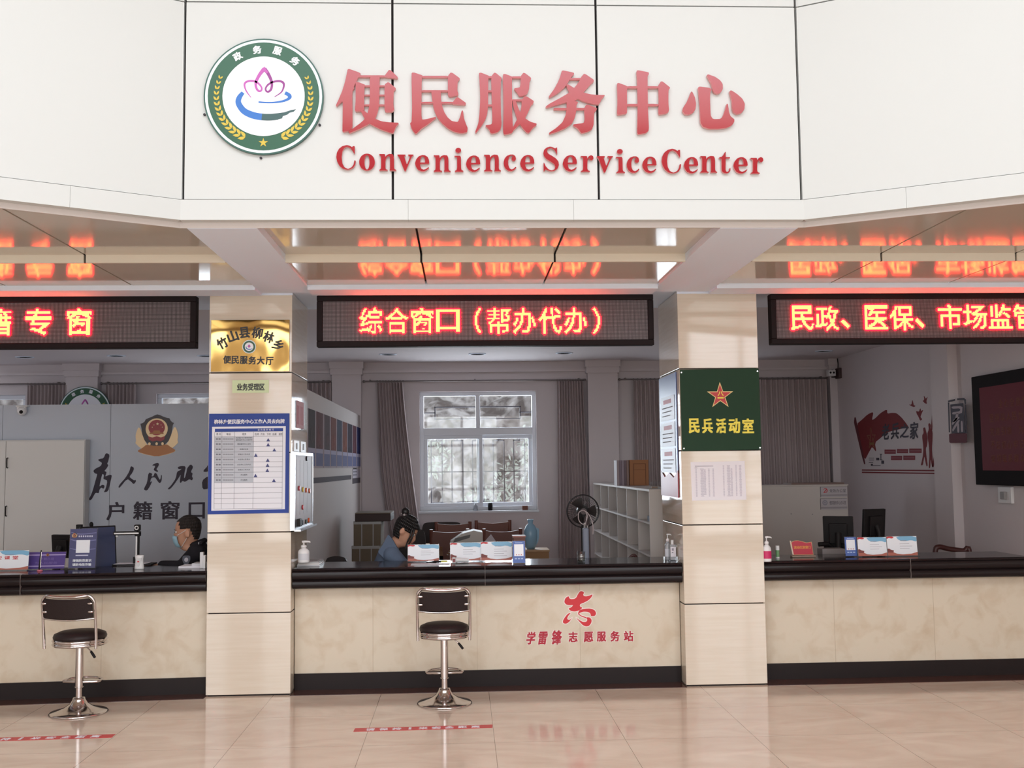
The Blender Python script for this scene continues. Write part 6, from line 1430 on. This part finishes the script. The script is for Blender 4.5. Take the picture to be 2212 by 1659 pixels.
p = aY(2060, 1190, 1.3); t = thing('low_chair', 'dark red brown chair back just over the end of the far counter', 'chair', (p.x, 1.35, 0))
m = MB(); m.tube(catmull([(p.x-.17, 1.35, .62), (p.x-.155, 1.35, .9), (p.x-.12, 1.35, .955), (p.x-.02, 1.36, .935), (p.x+.12, 1.36, .915), (p.x+.17, 1.35, .925), (p.x+.17, 1.35, .62)], 5), .024, 10); m.build('back_rail', dr, t)
m = MB(); m.box(p.x-.2, p.x+.2, 1.35, 1.75, .42, .48); m.build('seat', dr, t, .01)
for dx in (-.17, .17):
    for dy in (0, .36): m = MB(); m.tube([(p.x+dx, 1.36+dy, 0), (p.x+dx, 1.36+dy, .44 if dy else .7)], .018, 8); m.build('leg', dr, t)

# decal on the side wall
DW = facing_left(5.1); MZ = zoomed(1830, 830, 290/2092)
def dq(p): return [DW.px(*q) for q in MZ(p)]
t = thing('wall_decal', 'dark red flag, bird and soldier decal with brush lettering on the side wall', 'wall decal', DW.w(*dq([(850, 1400)])[0]))
def dpart(name, polys, mat, n=.002, sm=1):
    m = MB()
    for k, p in enumerate(polys): q = dq(p); m.prism(DW, soft(q, sm, .2) if sm else q, 0, n+k*.0001)
    return m.build(name, mat, t)
dpart('flag', [[(150,620),(230,555),(320,470),(412,428),(385,560),(430,540),(520,450),(622,388),(625,460),(700,445),(770,450),(850,520),(920,610),(972,690),(900,680),(820,700),(650,740),(580,780),(530,830),(430,910),(458,1062),(390,970),(340,1060),(270,1192),(200,880)]], dark_red)
dpart('flag_pole', [[(118,510),(135,520),(150,600),(288,1240),(262,1250),(120,650),(108,590)]], M('decal_pole', (96, 30, 40), .7), .0026)
c = dq([(380, 850)])[0]; m = MB(); so = star(c[0], c[1], .15, .4); m.prism(DW, so, .0021, .003, [star(c[0], c[1], .128, .4)]); m.build('gold_star', M('decal_gold', (132, 92, 46), .5), t)
m = MB(); a = dq([(350, 945)])[0]; b = dq([(420, 790)])[0]; m.obox(DW, a[0], b[0], a[1], a[1]+.03, .0022, .003); m.obox(DW, a[0]+.03, a[0]+.045, a[1]+.04, b[1], .0022, .003); m.obox(DW, b[0]-.05, b[0]-.035, a[1]+.04, b[1]-.03, .0022, .003); m.build('star_mark', M('decal_gold', (132, 92, 46)), t)
for p in ([(960,315),(1005,320),(1017,238),(1032,300),(1037,325),(1067,335),(1045,357),(1010,345)], [(1180,260),(1205,240),(1193,168),(1225,230),(1257,190),(1235,255),(1242,307),(1220,300),(1200,285)], [(1075,415),(1120,430),(1142,368),(1150,420),(1187,398),(1160,460),(1140,510),(1172,545),(1140,572),(1110,500),(1085,460)]): dpart('bird', [p], dark_red)
for ch, x0, x1, y0, y1 in (('老', 548, 655, 610, 870), ('兵', 685, 805, 595, 862), ('之', 828, 955, 605, 842), ('家', 982, 1108, 578, 862)):
    a = dq([(x0, y1)])[0]; b = dq([(x1, y0)])[0]; m = MB(); m.text(DW, ch, a[0], a[1], b[0], b[1], .0024, .0034, .03, shear=.15); m.build('brush_character', dark_purple, t)
for x0, y0, x1, y1 in ((585,1018,758,1085),(778,1010,950,1075),(970,1002,1160,1072),(685,1115,858,1182),(878,1112,1060,1180)):
    q = dq([(x0, y0), (x1, y0), (x1, y1), (x0, y1)]); m = MB(); m.prism(DW, q, 0, .002, (), 0); m.prism(DW, grow(q, -.018), .002, .0024, (), 1); m.build('tag_box', [M('decal_red', (130, 40, 52), .7), M('decal_rose', (150, 88, 96), .7)], t)
for p in ([(1185,680),(1215,670),(1225,720),(1240,770),(1255,860),(1245,960),(1225,1000),(1235,1120),(1257,1272),(1235,1282),(1205,1110),(1190,1200),(1180,1262),(1148,1262),(1160,1220),(1185,1100),(1190,980),(1168,800),(1195,760)],
          [(1265,620),(1285,605),(1307,640),(1300,690),(1332,740),(1330,860),(1320,1000),(1330,1150),(1347,1292),(1325,1292),(1300,1150),(1295,1307),(1273,1307),(1285,1100),(1275,950),(1248,780),(1275,700)],
          [(1345,590),(1365,563),(1387,610),(1380,670),(1412,700),(1425,830),(1442,910),(1420,960),(1415,1080),(1435,1200),(1437,1297),(1415,1297),(1400,1150),(1380,1090),(1360,1200),(1350,1292),(1323,1292),(1345,1180),(1365,1020),(1350,860),(1333,740),(1355,680)]): dpart('soldier_silhouette', [p], dark_red)
dpart('rifle', [[(1328,428),(1342,430),(1325,720),(1308,720)]], dark_red, .0026, 0)
for p in ([(232,1328),(1465,1336),(1465,1358),(232,1346)], [(232,1363),(1465,1382),(1465,1402),(232,1382)]): dpart('ground_stripe', [p], dark_red, .002, 0)
m = MB()
for x0, y0, x1, y1 in ((340,1145,420,1150),(340,1165,420,1170),(340,1184,420,1189),(455,1145,500,1185),(510,1085,545,1095),(522,1095,532,1180),(510,1172,550,1182),(340,1215,405,1224),(372,1240,400,1270),(400,1262,520,1270),(535,1190,575,1240)): m.prism(DW, dq([(x0, y0), (x1, y0), (x1, y1), (x0, y1)]), 0, .002)
m.build('small_lettering', dark_purple, t)
# seal decal on the pier
SL = facing_left(5.0); SZm = zoomed(2040, 780, 172/865)
def sq(p): return [SL.px(*q) for q in SZm(p)]
t = thing('seal_decal', 'dark upright seal-style decal on the pier beside the big screen', 'wall decal', SL.w(*sq([(140, 885)])[0]))
m = MB()
for p in ([(40,430),(115,412),(118,430),(45,448)], [(140,405),(213,400),(235,418),(235,470),(222,470),(215,425),(140,425)], [(40,450),(54,450),(62,775),(50,775)], [(224,475),(235,475),(246,780),(234,780)]): m.prism(SL, sq(p), 0, .002)
m.build('outer_frame', dark_purple, t)
m = MB(); m.prism(SL, sq([(66,472),(206,455),(232,785),(80,785)]), 0, .002); m.build('dark_field', dark_purple, t)
m = MB()
for p in ([(80,492),(200,488),(196,545),(192,568),(90,582),(86,556),(172,545),(176,512),(84,518)], [(130,570),(158,566),(140,640),(88,700),(84,670),(120,630)], [(150,640),(175,640),(120,730),(95,770),(86,740)], [(140,690),(160,670),(165,775),(145,778)], [(180,650),(200,650),(205,770),(185,772)], [(95,640),(160,600),(168,622),(100,668)]): m.prism(SL, soft(sq(p), 1), .002, .003)
m.build('pale_strokes', M('seal_pale', (176, 164, 172), .7), t)
m = MB(); m.prism(SL, soft(sq([(52,788),(245,780),(246,882),(235,888),(65,890),(55,880)]), 1, .1), 0, .002); m.build('seal_foot', M('seal_red', (96, 40, 52), .7), t)
# big screen
TVp = facing_left(5.02); a = TVp.px(2096, 815); b = TVp.px(2109, 1047)
u0 = (a[0]+b[0])/2; z1, z0 = a[1], b[1]; u1 = u0+1.72
t = thing('big_screen', 'large black framed display with dark red slide on the side wall', 'display', TVp.w((u0+u1)/2, z0))
m = MB(); m.obox(TVp, u0, u1, z0, z1, -.06, 0); m.build('housing', M('screen_frame', (26, 20, 22), .7, spec=.1), t, .008)
m = MB(); m.obox(TVp, u0+.16, u1-.16, z0+.14, z1-.12, 0, .002); m.build('screen', M('screen_dark_red', (62, 14, 22), .5, spec=.1, emit=(.03, .002, .004), es=.6), t)
m = MB(); m.obox(TVp, u0+.5, u1-.5, z0+.2, z1-.2, -.075, -.06); m.build('wall_bracket', black_plastic, t)
gold = M('slide_gold', (92, 52, 38), .6, spec=.1, emit=(.05, .02, .008), es=.25)
rows_ = ['全心全意为人民', '坚持以人民为中心服务', '党建引领 为民服务', '不忘初心牢记使命', '密切联系群众办实事']
for k, s_ in enumerate(rows_):
    v = z1-.33-k*.128; uu = u0+.34 if k else u0+.52
    for j, ch in enumerate(s_):
        if ch != ' ' and uu+j*.105 < u1-.25: m = MB(); m.text(TVp, ch, uu+j*.105, v, uu+j*.105+.078, v+.075, .002, .003); m.build('slide_character', gold, t)
# socket box
WS = facing_left(5.1); a = WS.px(2163, 1086); b = WS.px(2190, 1052)
t = thing('wall_socket', 'white socket box with a plug on the side wall under the big screen', 'socket', WS.w((a[0]+b[0])/2, a[1]))
m = MB(); m.obox(WS, a[0], b[0], a[1], b[1], 0, .03); m.build('box', white_plastic, t, .004)
m = MB(); c = ((a[0]+b[0])/2, (a[1]+b[1])/2); m.obox(WS, c[0]-.03, c[0]+.05, c[1]-.04, c[1]+.03, .03, .06); m.build('plug', grey_plastic, t, .006)
# wall camera in the corner
pc2 = front(YB-.3); c = pc2.px(1796, 806); t = thing('corner_camera', 'small twin-lens white camera in the corner above the drawn curtain', 'camera', (c[0], YB-.2, c[1]))
m = MB(); m.box(c[0]-.05, c[0]+.05, YB-.33, YB-.24, c[1]-.04, c[1]+.04).tube([(c[0], YB-.28, c[1]+.03), (c[0]+.05, YB-.2, c[1]+.05), (c[0]+.05, YB-.1, c[1]+.05)], .014, 8); m.build('body', white_plastic, t, .01)
m = MB()
for dx in (-.022, .022): m.prism(front(YB-.33), ell(c[0]+dx, c[1]+.005, .014, .014, 14), 0, .004)
m.build('lens', black_plastic, t)
c2 = pc2.px(1819, 806); t = thing('speaker_box', 'dark little box on the wall corner beside the twin-lens camera', 'box', (c2[0], YB-.2, c2[1]))
m = MB(); m.box(c2[0]-.06, c2[0]+.07, YB-.34, YB-.19, c2[1]-.07, c2[1]+.07); m.build('housing', M('box_brown', (70, 50, 50), .5), t, .01)
m = MB(); m.tube(catmull([(c2[0]-.04, YB-.26, c2[1]+.07), (c2[0]-.03, YB-.24, c2[1]+.15), (c2[0]-.02, YB-.17, c2[1]+.28)], 5), .006, 6); m.box(c2[0]-.1, c2[0]+.05, YB-.19, YB-.16, c2[1]-.05, c2[1]+.05); m.build('cable', black_plastic, t)
# ============================================================ people
def skinned(nodes, edges, root, sub=2):
    names = list(nodes); ix = {n: i for i, n in enumerate(names)}
    me = bpy.data.meshes.new('s'); me.from_pydata([nodes[n][0] for n in names], [(ix[a], ix[b]) for a, b in edges], [])
    o = bpy.data.objects.new('s', me); COL.objects.link(o); sk = o.modifiers.new('s', 'SKIN'); sk.use_smooth_shade = True
    for n in names:
        r = nodes[n][1]; v = me.skin_vertices[0].data[ix[n]]; v.radius = (r, r) if not isinstance(r, tuple) else r; v.use_root = (n == root)
    sb = o.modifiers.new('b', 'SUBSURF'); sb.levels = sb.render_levels = sub
    out = bpy.data.meshes.new_from_object(o.evaluated_get(bpy.context.evaluated_depsgraph_get()))
    r = ([v.co.copy() for v in out.vertices], [tuple(p.vertices) for p in out.polygons])
    bpy.data.objects.remove(o); bpy.data.meshes.remove(me); bpy.data.meshes.remove(out)
    return r
def fuse(mb, voxel, smooth=3):
    """melts overlapping pieces into one continuous skin"""
    me = bpy.data.meshes.new('f'); me.from_pydata([tuple(v) for v in mb.v], [], mb.f)
    bm = bmesh.new(); bm.from_mesh(me); bmesh.ops.remove_doubles(bm, verts=bm.verts, dist=1e-5); bmesh.ops.recalc_face_normals(bm, faces=bm.faces); bm.to_mesh(me); bm.free()
    o = bpy.data.objects.new('f', me); COL.objects.link(o)
    r = o.modifiers.new('r', 'REMESH'); r.mode = 'VOXEL'; r.voxel_size = voxel
    s = o.modifiers.new('s', 'SMOOTH'); s.iterations = smooth; s.factor = .4
    out = bpy.data.meshes.new_from_object(o.evaluated_get(bpy.context.evaluated_depsgraph_get()))
    q = MB(); q.add([v.co.copy() for v in out.vertices], [tuple(p.vertices) for p in out.polygons], 0, True)
    bpy.data.objects.remove(o); bpy.data.meshes.remove(me); bpy.data.meshes.remove(out)
    return q
#        height  front  back   half width
HEAD = [(-.045, .030, -.075, .050), (-.015, .068, -.070, .050), (.0, .088, -.066, .046), (.02, .097, -.070, .054), (.045, .099, -.082, .062), (.065, .096, -.090, .066), (.085, .094, -.096, .069),
        (.11, .089, -.102, .073), (.135, .096, -.106, .076), (.165, .092, -.106, .078), (.195, .076, -.098, .072), (.218, .050, -.076, .056), (.232, .018, -.044, .032), (.237, -.010, -.016, .006)]
def head_frame(c, fwd, up):
    f = Vector(fwd).normalized(); u = Vector(up); u = (u-f*u.dot(f)).normalized(); r = f.cross(u)
    return lambda a, b, h: Vector(c)+f*a+r*b+u*h          # forward, to the person's right, height above chin
def head_rings(T, s=1.0, g=0.0, hi=None):
    rr = []
    for z, fr, bk, hw in HEAD:
        ring = []; m = (fr+bk)/2; d = (fr-bk)/2
        for k in range(40):
            a = 2*PI*k/40; x = m+(d+g)*math.cos(a); y = (hw+g)*math.sin(a)
            if not g:
                w = max(0, math.cos(a))**40
                if .06 < z < .14: x += .026*w*max(0, 1-abs(z-.083)/.05)
                if abs(z-.045) < .03: x += .006*max(0, math.cos(a))**14
                if abs(z-.112) < .02: x -= .007*max(0, math.exp(-((abs(a if a < PI else a-2*PI)-.42)/.16)**2))
            ring.append(T(x*s, y*s, (z+(g if z > .22 else 0))*s))
        rr.append(ring)
    return rr
def ears(m, T, s=1.0):
    for sd in (-1, 1):
        rr = []
        for k in range(12):
            a = 2*PI*k/12; rr.append((.022*math.cos(a)-.01, .036*math.sin(a)+.098))
        m.add([T(x*s, sd*.073*s, z*s) for x, z in rr]+[T((x-.012)*s, sd*.092*s, z*s) for x, z in rr],
              [(k, (k+1) % 12, 12+(k+1) % 12, 12+k) for k in range(12)]+[tuple(range(12))[::-1], tuple(range(12, 24))], 0, True)
def hand(m, wrist, d, n, s=1.0):
    """palm along d with back of the hand facing n, four bent fingers and a thumb off the side"""
    d = Vector(d).normalized(); n = Vector(n); n = (n-d*n.dot(d)).normalized(); w = d.cross(n); W0 = Vector(wrist)
    rr = []
    for t_, hw, th in ((0, .026, .019), (.03, .036, .017), (.06, .042, .015), (.09, .040, .013), (.098, .03, .009)):
        rr.append([W0+d*t_*s+w*hw*s*math.cos(a)+n*th*s*math.sin(a) for a in [2*PI*k/16 for k in range(16)]])
    m.rings(rr)
    for k, (off, L) in enumerate(((-.03, .075), (-.01, .085), (.011, .079), (.031, .062))):
        b = W0+d*.085*s+w*off*s; a1 = b+(d*.5-n*.1)*L*s; a2 = a1+(d*.3-n*.22)*L*s; a3 = a2+(d*.12-n*.25)*L*s
        m.tube([b-d*.01, b, a1, a2, a3], [.009*s, .009*s, .0085*s, .0078*s, .006*s], 10)
    b = W0+d*.03*s-w*.03*s; m.tube([b, b-w*.022*s+d*.025*s-n*.01*s, b-w*.026*s+d*.055*s-n*.02*s], [.012*s, .0105*s, .008*s], 10)

def seated(name, label, hd, fwd, up, s, shL, shR, elL, elR, wrL, wrR, hip, seat_dir, hands, cloth, voxel=.011, collar=None):
    """hd: chin; the rest are joints.  body: one skin; jacket and trousers: children"""
    t = thing(name, label, 'person', (hip.x, hip.y, 0))
    T = head_frame(hd, fwd, up)
    neck_t = T(-.028*s, 0, .02*s); sm = (shL+shR)/2; chest = sm*.68+hip*.32; neck_b = sm+Vector((0, 0, .03))
    body = MB(); body.rings(head_rings(T, s)); ears(body, T, s)
    nodes = {'hip': (hip, .13), 'belly': (hip*.6+sm*.4, .125), 'chest': (chest+Vector((0, 0, .02)), .125), 'nb': (neck_b, .062), 'nt': (neck_t, .052),
             'sl': (shL, .06), 'sr': (shR, .06), 'el': (elL, .043), 'er': (elR, .043), 'wl': (wrL, .03), 'wr': (wrR, .03)}
    kn = seat_dir*.42; side = Vector((seat_dir.y, -seat_dir.x, 0))*.1
    for k, sg in (('l', 1), ('r', -1)):
        nodes['t'+k] = (hip-side*sg*.9+Vector((0, 0, -.03)), .085); nodes['k'+k] = (hip+kn-side*sg+Vector((0, 0, -.02)), .06); nodes['a'+k] = (Vector((hip.x, hip.y, .09))+kn-side*sg, .042); nodes['f'+k] = (Vector((hip.x, hip.y, .045))+kn*1.35-side*sg, .036)
    E_ = [('hip', 'belly'), ('belly', 'chest'), ('chest', 'nb'), ('nb', 'nt'), ('chest', 'sl'), ('chest', 'sr'), ('sl', 'el'), ('sr', 'er'), ('el', 'wl'), ('er', 'wr'), ('hip', 'tl'), ('hip', 'tr'), ('tl', 'kl'), ('tr', 'kr'), ('kl', 'al'), ('kr', 'ar'), ('al', 'fl'), ('ar', 'fr')]
    v, f = skinned(nodes, E_, 'hip'); body.add(v, f)
    for wr, el in ((wrL, elL), (wrR, elR)): hand(body, wr, (wr-el), hands, .92)
    b = fuse(body, voxel).build('body', skin_m, t, smooth=True)
    m = MB(); ax = (shR-shL); ax = ax.normalized(); rr = []
    for p, ra, rb in ((hip+Vector((0, 0, -.04)), .17, .14), (hip*.75+sm*.25, .165, .138), (hip*.45+sm*.55, .175, .135), (sm*.82+hip*.18, .185, .125), (sm+(sm-hip).normalized()*.015, .155, .10), (neck_b+(sm-hip).normalized()*.015, .085, .08), (neck_b+(sm-hip).normalized()*.05, .068, .07)):
        d = (sm-hip).normalized(); w = ax.cross(d).normalized(); rr.append([p+ax*ra*math.cos(2*PI*k/24)+w*rb*math.sin(2*PI*k/24) for k in range(24)])
    m.rings(rr)
    for a_, e_, w_ in ((shL, elL, wrL), (shR, elR, wrR)):
        m.ball(a_, .078, 16, 10); m.tube([sm*.5+a_*.5, a_, a_*.5+e_*.5, e_], [.085, .076, .068, .060], 16); m.ball(e_, .061, 14, 8); m.tube([e_, e_*.4+w_*.6, e_*.06+w_*.94], [.06, .052, .045], 16)
    jk = fuse(m, .012, 5).build('jacket', cloth, t, smooth=True)
    tn = {k: (p, r+.016) for k, (p, r) in nodes.items() if k[0] in 'tka' or k == 'hip'}
    v, f = skinned(tn, [('hip', 'tl'), ('hip', 'tr'), ('tl', 'kl'), ('tr', 'kr'), ('kl', 'al'), ('kr', 'ar')], 'hip')
    m = MB(); m.add(v, f); fuse(m, .016, 3).build('trousers', M('dark_trousers', (34, 34, 44), .9), t, smooth=True)
    for k in 'lr': m = MB(); m.ball(nodes['f'+k][0]-seat_dir*.05, (.12 if abs(seat_dir.x) > .5 else .05, .05 if abs(seat_dir.x) > .5 else .12, .045), 14, 8); m.build('shoe', black_leather, t)
    for sd in (-1, 1):
        m = MB(); m.ball(T(.083*s, sd*.03*s, .112*s), .0095*s, 10, 8); e = m.build('eye', M('eye_white', (206, 200, 196), .3), t)
        m = MB(); m.ball(T(.0905*s, sd*.03*s, .112*s), .005*s, 8, 6); m.build('iris', M('eye_dark', (30, 22, 20), .2), e)
        m = MB(); m.tube([T(.094*s, sd*.016*s, .128*s), T(.096*s, sd*.03*s, .132*s), T(.086*s, sd*.046*s, .129*s)], .003*s, 6); m.build('eyebrow', hair_m, t)
    m = MB(); m.tube([T(.099*s, -.022*s, .043*s), T(.107*s, 0, .044*s), T(.099*s, .022*s, .043*s)], [.003, .0055, .003], 8); m.build('lips', M('lips', (160, 96, 86), .5), t)
    return t, T, jk, nodes
def hair_cap(T, s, line, g):
    """line(angle) -> height above the chin where the hair starts; angle 0 is the face"""
    rr = head_rings(T, s, g); inner = head_rings(T, s, -.004); n = 40; m = MB(); ok = {}
    for j, (z, *_r) in enumerate(HEAD):
        for k in range(n):
            a = 2*PI*k/n; a = a if a <= PI else 2*PI-a
            ok[j, k] = z >= line(a)-1e-6
    for j in range(len(rr)-1):
        for k in range(n):
            k2 = (k+1) % n
            if all(ok[q] for q in ((j, k), (j, k2), (j+1, k), (j+1, k2))):
                m.add([rr[j][k], rr[j][k2], rr[j+1][k2], rr[j+1][k], inner[j][k], inner[j][k2], inner[j+1][k2], inner[j+1][k]],
                      [(0, 1, 2, 3), (7, 6, 5, 4), (0, 4, 5, 1), (1, 5, 6, 2), (2, 6, 7, 3), (3, 7, 4, 0)], 0, True)
    return m

# officer in profile at the household desk, looking to the far end of his counter
YO = .80
def at_o(x, y, Y=YO): return aY(x, y, Y)
chin = at_o(385, 1178); s_ = 1.06
seatd = Vector((-1, 0, 0))
offi, T, jk, nd = seated('person', 'seated man in dark uniform and pale blue face mask behind the police counter',
    chin+Vector((.082, 0, 0)), (-1, -.03, -.05), (-.06, 0, 1), s_,
    at_o(424, 1194, YO-.15), at_o(432, 1193, YO+.20), at_o(392, 1226, YO-.12), at_o(400, 1228, YO+.24), at_o(342, 1222, YO-.06), at_o(350, 1224, YO+.16), Vector((at_o(445, 1260, YO).x+.02, YO, .50)), seatd, (0, 0, 1), M('uniform_black', (38, 36, 41), .85, spec=.15))
def short_line(a): return .17 if a < .75 else .17-.075*(a-.75)/.55 if a < 1.3 else .125 if a < 1.75 else .125-.085*(a-1.75)/.6 if a < 2.35 else .03
hair_cap(T, s_, short_line, .006).build('hair', M('cropped_hair', (40, 32, 30), .7, bump=.3, bscale=300), offi)
m = MB(); P = []
for j, (z, f) in enumerate(((-.012, .080), (.0, .098), (.03, .113), (.055, .118), (.075, .121), (.092, .108))):
    P.append([T((f-.0-.050*(abs(q)/1.0)**2.2)*s_, q*.072*s_*(.85 if j == 0 else 1), (z-.004*(j == 5)*abs(q)*4)*s_) for q in [-1+2*i/12 for i in range(13)]])
m.grid(P); m.grid([[v+(T(0, 0, 0)-T(.002, 0, 0)) for v in r] for r in P], flip=True)
mk = m.build('face_mask', M('mask_blue', (158, 196, 214), .8), offi)
for sd in (-1, 1):
    m = MB(); m.tube([T(.066*s_, sd*.072*s_, .088*s_), T(.03*s_, sd*.08*s_, .104*s_), T(-.012*s_, sd*.086*s_, .128*s_)], .0022, 6).tube([T(.035*s_, sd*.062*s_, -.004*s_), T(.01*s_, sd*.076*s_, .03*s_), T(-.012*s_, sd*.084*s_, .062*s_)], .0022, 6); m.build('ear_loop', white_plastic, mk)
nb = nd['nb'][0]; m = MB(); m.tube([nb+Vector((.058*math.cos(k*PI/10)-.005, .07*math.sin(k*PI/10), .05+.022*math.cos(k*PI/10))) for k in range(20)], .022, 8, True); m.build('collar', M('uniform_black', (38, 36, 41)), offi)
a = nd['sl'][0]; b = nd['el'][0]; c = a*.5+b*.5; pl = Pl(c+Vector((0, -.082, .01)), (1, 0, 0), (0, .15, 1))
m = MB(); m.prism(pl, soft([(-.03, .035), (.03, .035), (.034, 0), (.018, -.035), (0, -.045), (-.018, -.035), (-.034, 0)], 1), -.03, .004, (), 0); m.prism(pl, ell(0, 0, .016, .018, 16), .004, .006, (), 1); m.build('sleeve_badge', [M('badge_patch', (70, 72, 84), .6), M('badge_pale', (170, 170, 180), .6)], offi)
e0 = nd['sl'][0]+Vector((0, 0, .082)); m = MB(); m.box(e0.x-.03, e0.x+.05, e0.y-.02, e0.y+.05, e0.z-.012, e0.z+.006).box(e0.x+.02, e0.x+.028, e0.y-.021, e0.y+.051, e0.z-.012, e0.z+.008, 1); m.build('shoulder_strap', [M('uniform_black', (38, 36, 41)), M('strap_silver', (170, 170, 178), .4, .6)], offi, .003)
m = MB(); m.box(nd['hip'][0].x-.2, nd['hip'][0].x+.15, YO-.24, YO+.24, .30, .36); ch = thing('office_chair', 'black desk chair under the man in uniform, only its seat and back beyond the counter', 'chair', (nd['hip'][0].x, YO, 0), 'black office chairs')
m.build('seat', black_leather, ch, .02)
m = MB(); m.box(nd['hip'][0].x+.12, nd['hip'][0].x+.162, YO-.2, YO+.2, .42, .86); m.build('backrest', black_leather, ch, .02)
m = MB(); m.cyl((nd['hip'][0].x, YO, .0), (nd['hip'][0].x, YO, .31), .035).lathe([(0, 0), (.15, 0), (.15, .03), (0, .05)], (nd['hip'][0].x, YO, 0), 24); m.build('pedestal', black_plastic, ch)

# woman bent over her papers behind the middle counter
YM = 1.0; s2 = 1.0
def at_m(x, y, Y=YM): return aY(x, y, Y)
fw_ = Vector((.86, -.10, -.50)).normalized(); up_ = Vector((.50, .02, .86))
chin = at_m(881, 1180)
woman, T, jk, nd = seated('person', 'woman with a top bun bent over in a denim jacket behind the middle counter',
    chin-fw_*.082, fw_, up_, s2, at_m(838, 1196, YM+.17), at_m(846, 1198, YM-.17), at_m(868, 1222, YM+.22), at_m(872, 1224, YM-.2), at_m(905, 1224, YM+.14), at_m(906, 1226, YM-.12), Vector((at_m(818, 1260).x, YM, .50)), Vector((1, 0, 0)), (0, 0, 1), denim)
def long_line(a): return .165 if a < .6 else .165-.14*(a-.6)/.6 if a < 1.2 else .02 if a > 1.75 else .105
hair_cap(T, s2, long_line, .016).build('hair', hair_m, woman)
root = T(-.065, 0, .212); od = (root-T(0, 0, .11)).normalized(); bun = root+od*.046; top = root
m = MB(); m.ball(bun, (.034, .034, .036), 18, 12); m.tube([root-od*.03, root, bun], [.045, .034, .024], 12); m.build('hair_bun', hair_m, woman)
m = MB()
for k in range(14):
    a = 2*PI*k/14; m.ball(root+od*.012+Vector((.038*math.cos(a), .038*math.sin(a), .008*math.sin(3*a))), (.014, .014, .012), 8, 6, k % 2)
m.build('hair_tie', [M('tie_pale', (170, 160, 160), .7), M('tie_dark', (60, 50, 52), .7)], woman)
m = MB()
for sd, q in ((-1, .0), (1, .0), (1, .02)): m.tube(catmull([T(.07-q, sd*.078, .15), T(.085-q, sd*.082, .09), T(.088-q, sd*.072, .03), T(.08, sd*.07, -.03)], 5), [.008]*10+[.006]*5+[.003], 7)
m.build('loose_strand', hair_m, woman)
cl = zoomed(740, 1080, 220/2212); pf_ = front(YM-.20)
cz = [pf_.px(*q) for q in cl([(990, 745), (1085, 860), (1180, 1030), (1260, 1180), (1350, 1310), (960, 1325), (760, 1130), (860, 990)])]
m = MB(); m.prism(pf_, soft(cz, 1, .12), -.05, 0); m.build('denim_collar', denim, woman, .008)
m = MB(); hx = nd['hip'][0]; ch = thing('office_chair', 'black desk chair under the bent woman, hidden by the counter', 'chair', (hx.x, YM, 0), 'black office chairs')
m.box(hx.x-.24, hx.x+.2, YM-.24, YM+.24, .30, .36); m.build('seat', black_leather, ch, .02)
m = MB(); m.box(hx.x-.28, hx.x-.235, YM-.2, YM+.2, .42, .84); m.build('backrest', black_leather, ch, .02)
m = MB(); m.cyl((hx.x, YM, 0), (hx.x, YM, .31), .035).lathe([(0, 0), (.22, 0), (.22, .03), (0, .05)], (hx.x, YM, 0), 24); m.build('pedestal', black_plastic, ch)
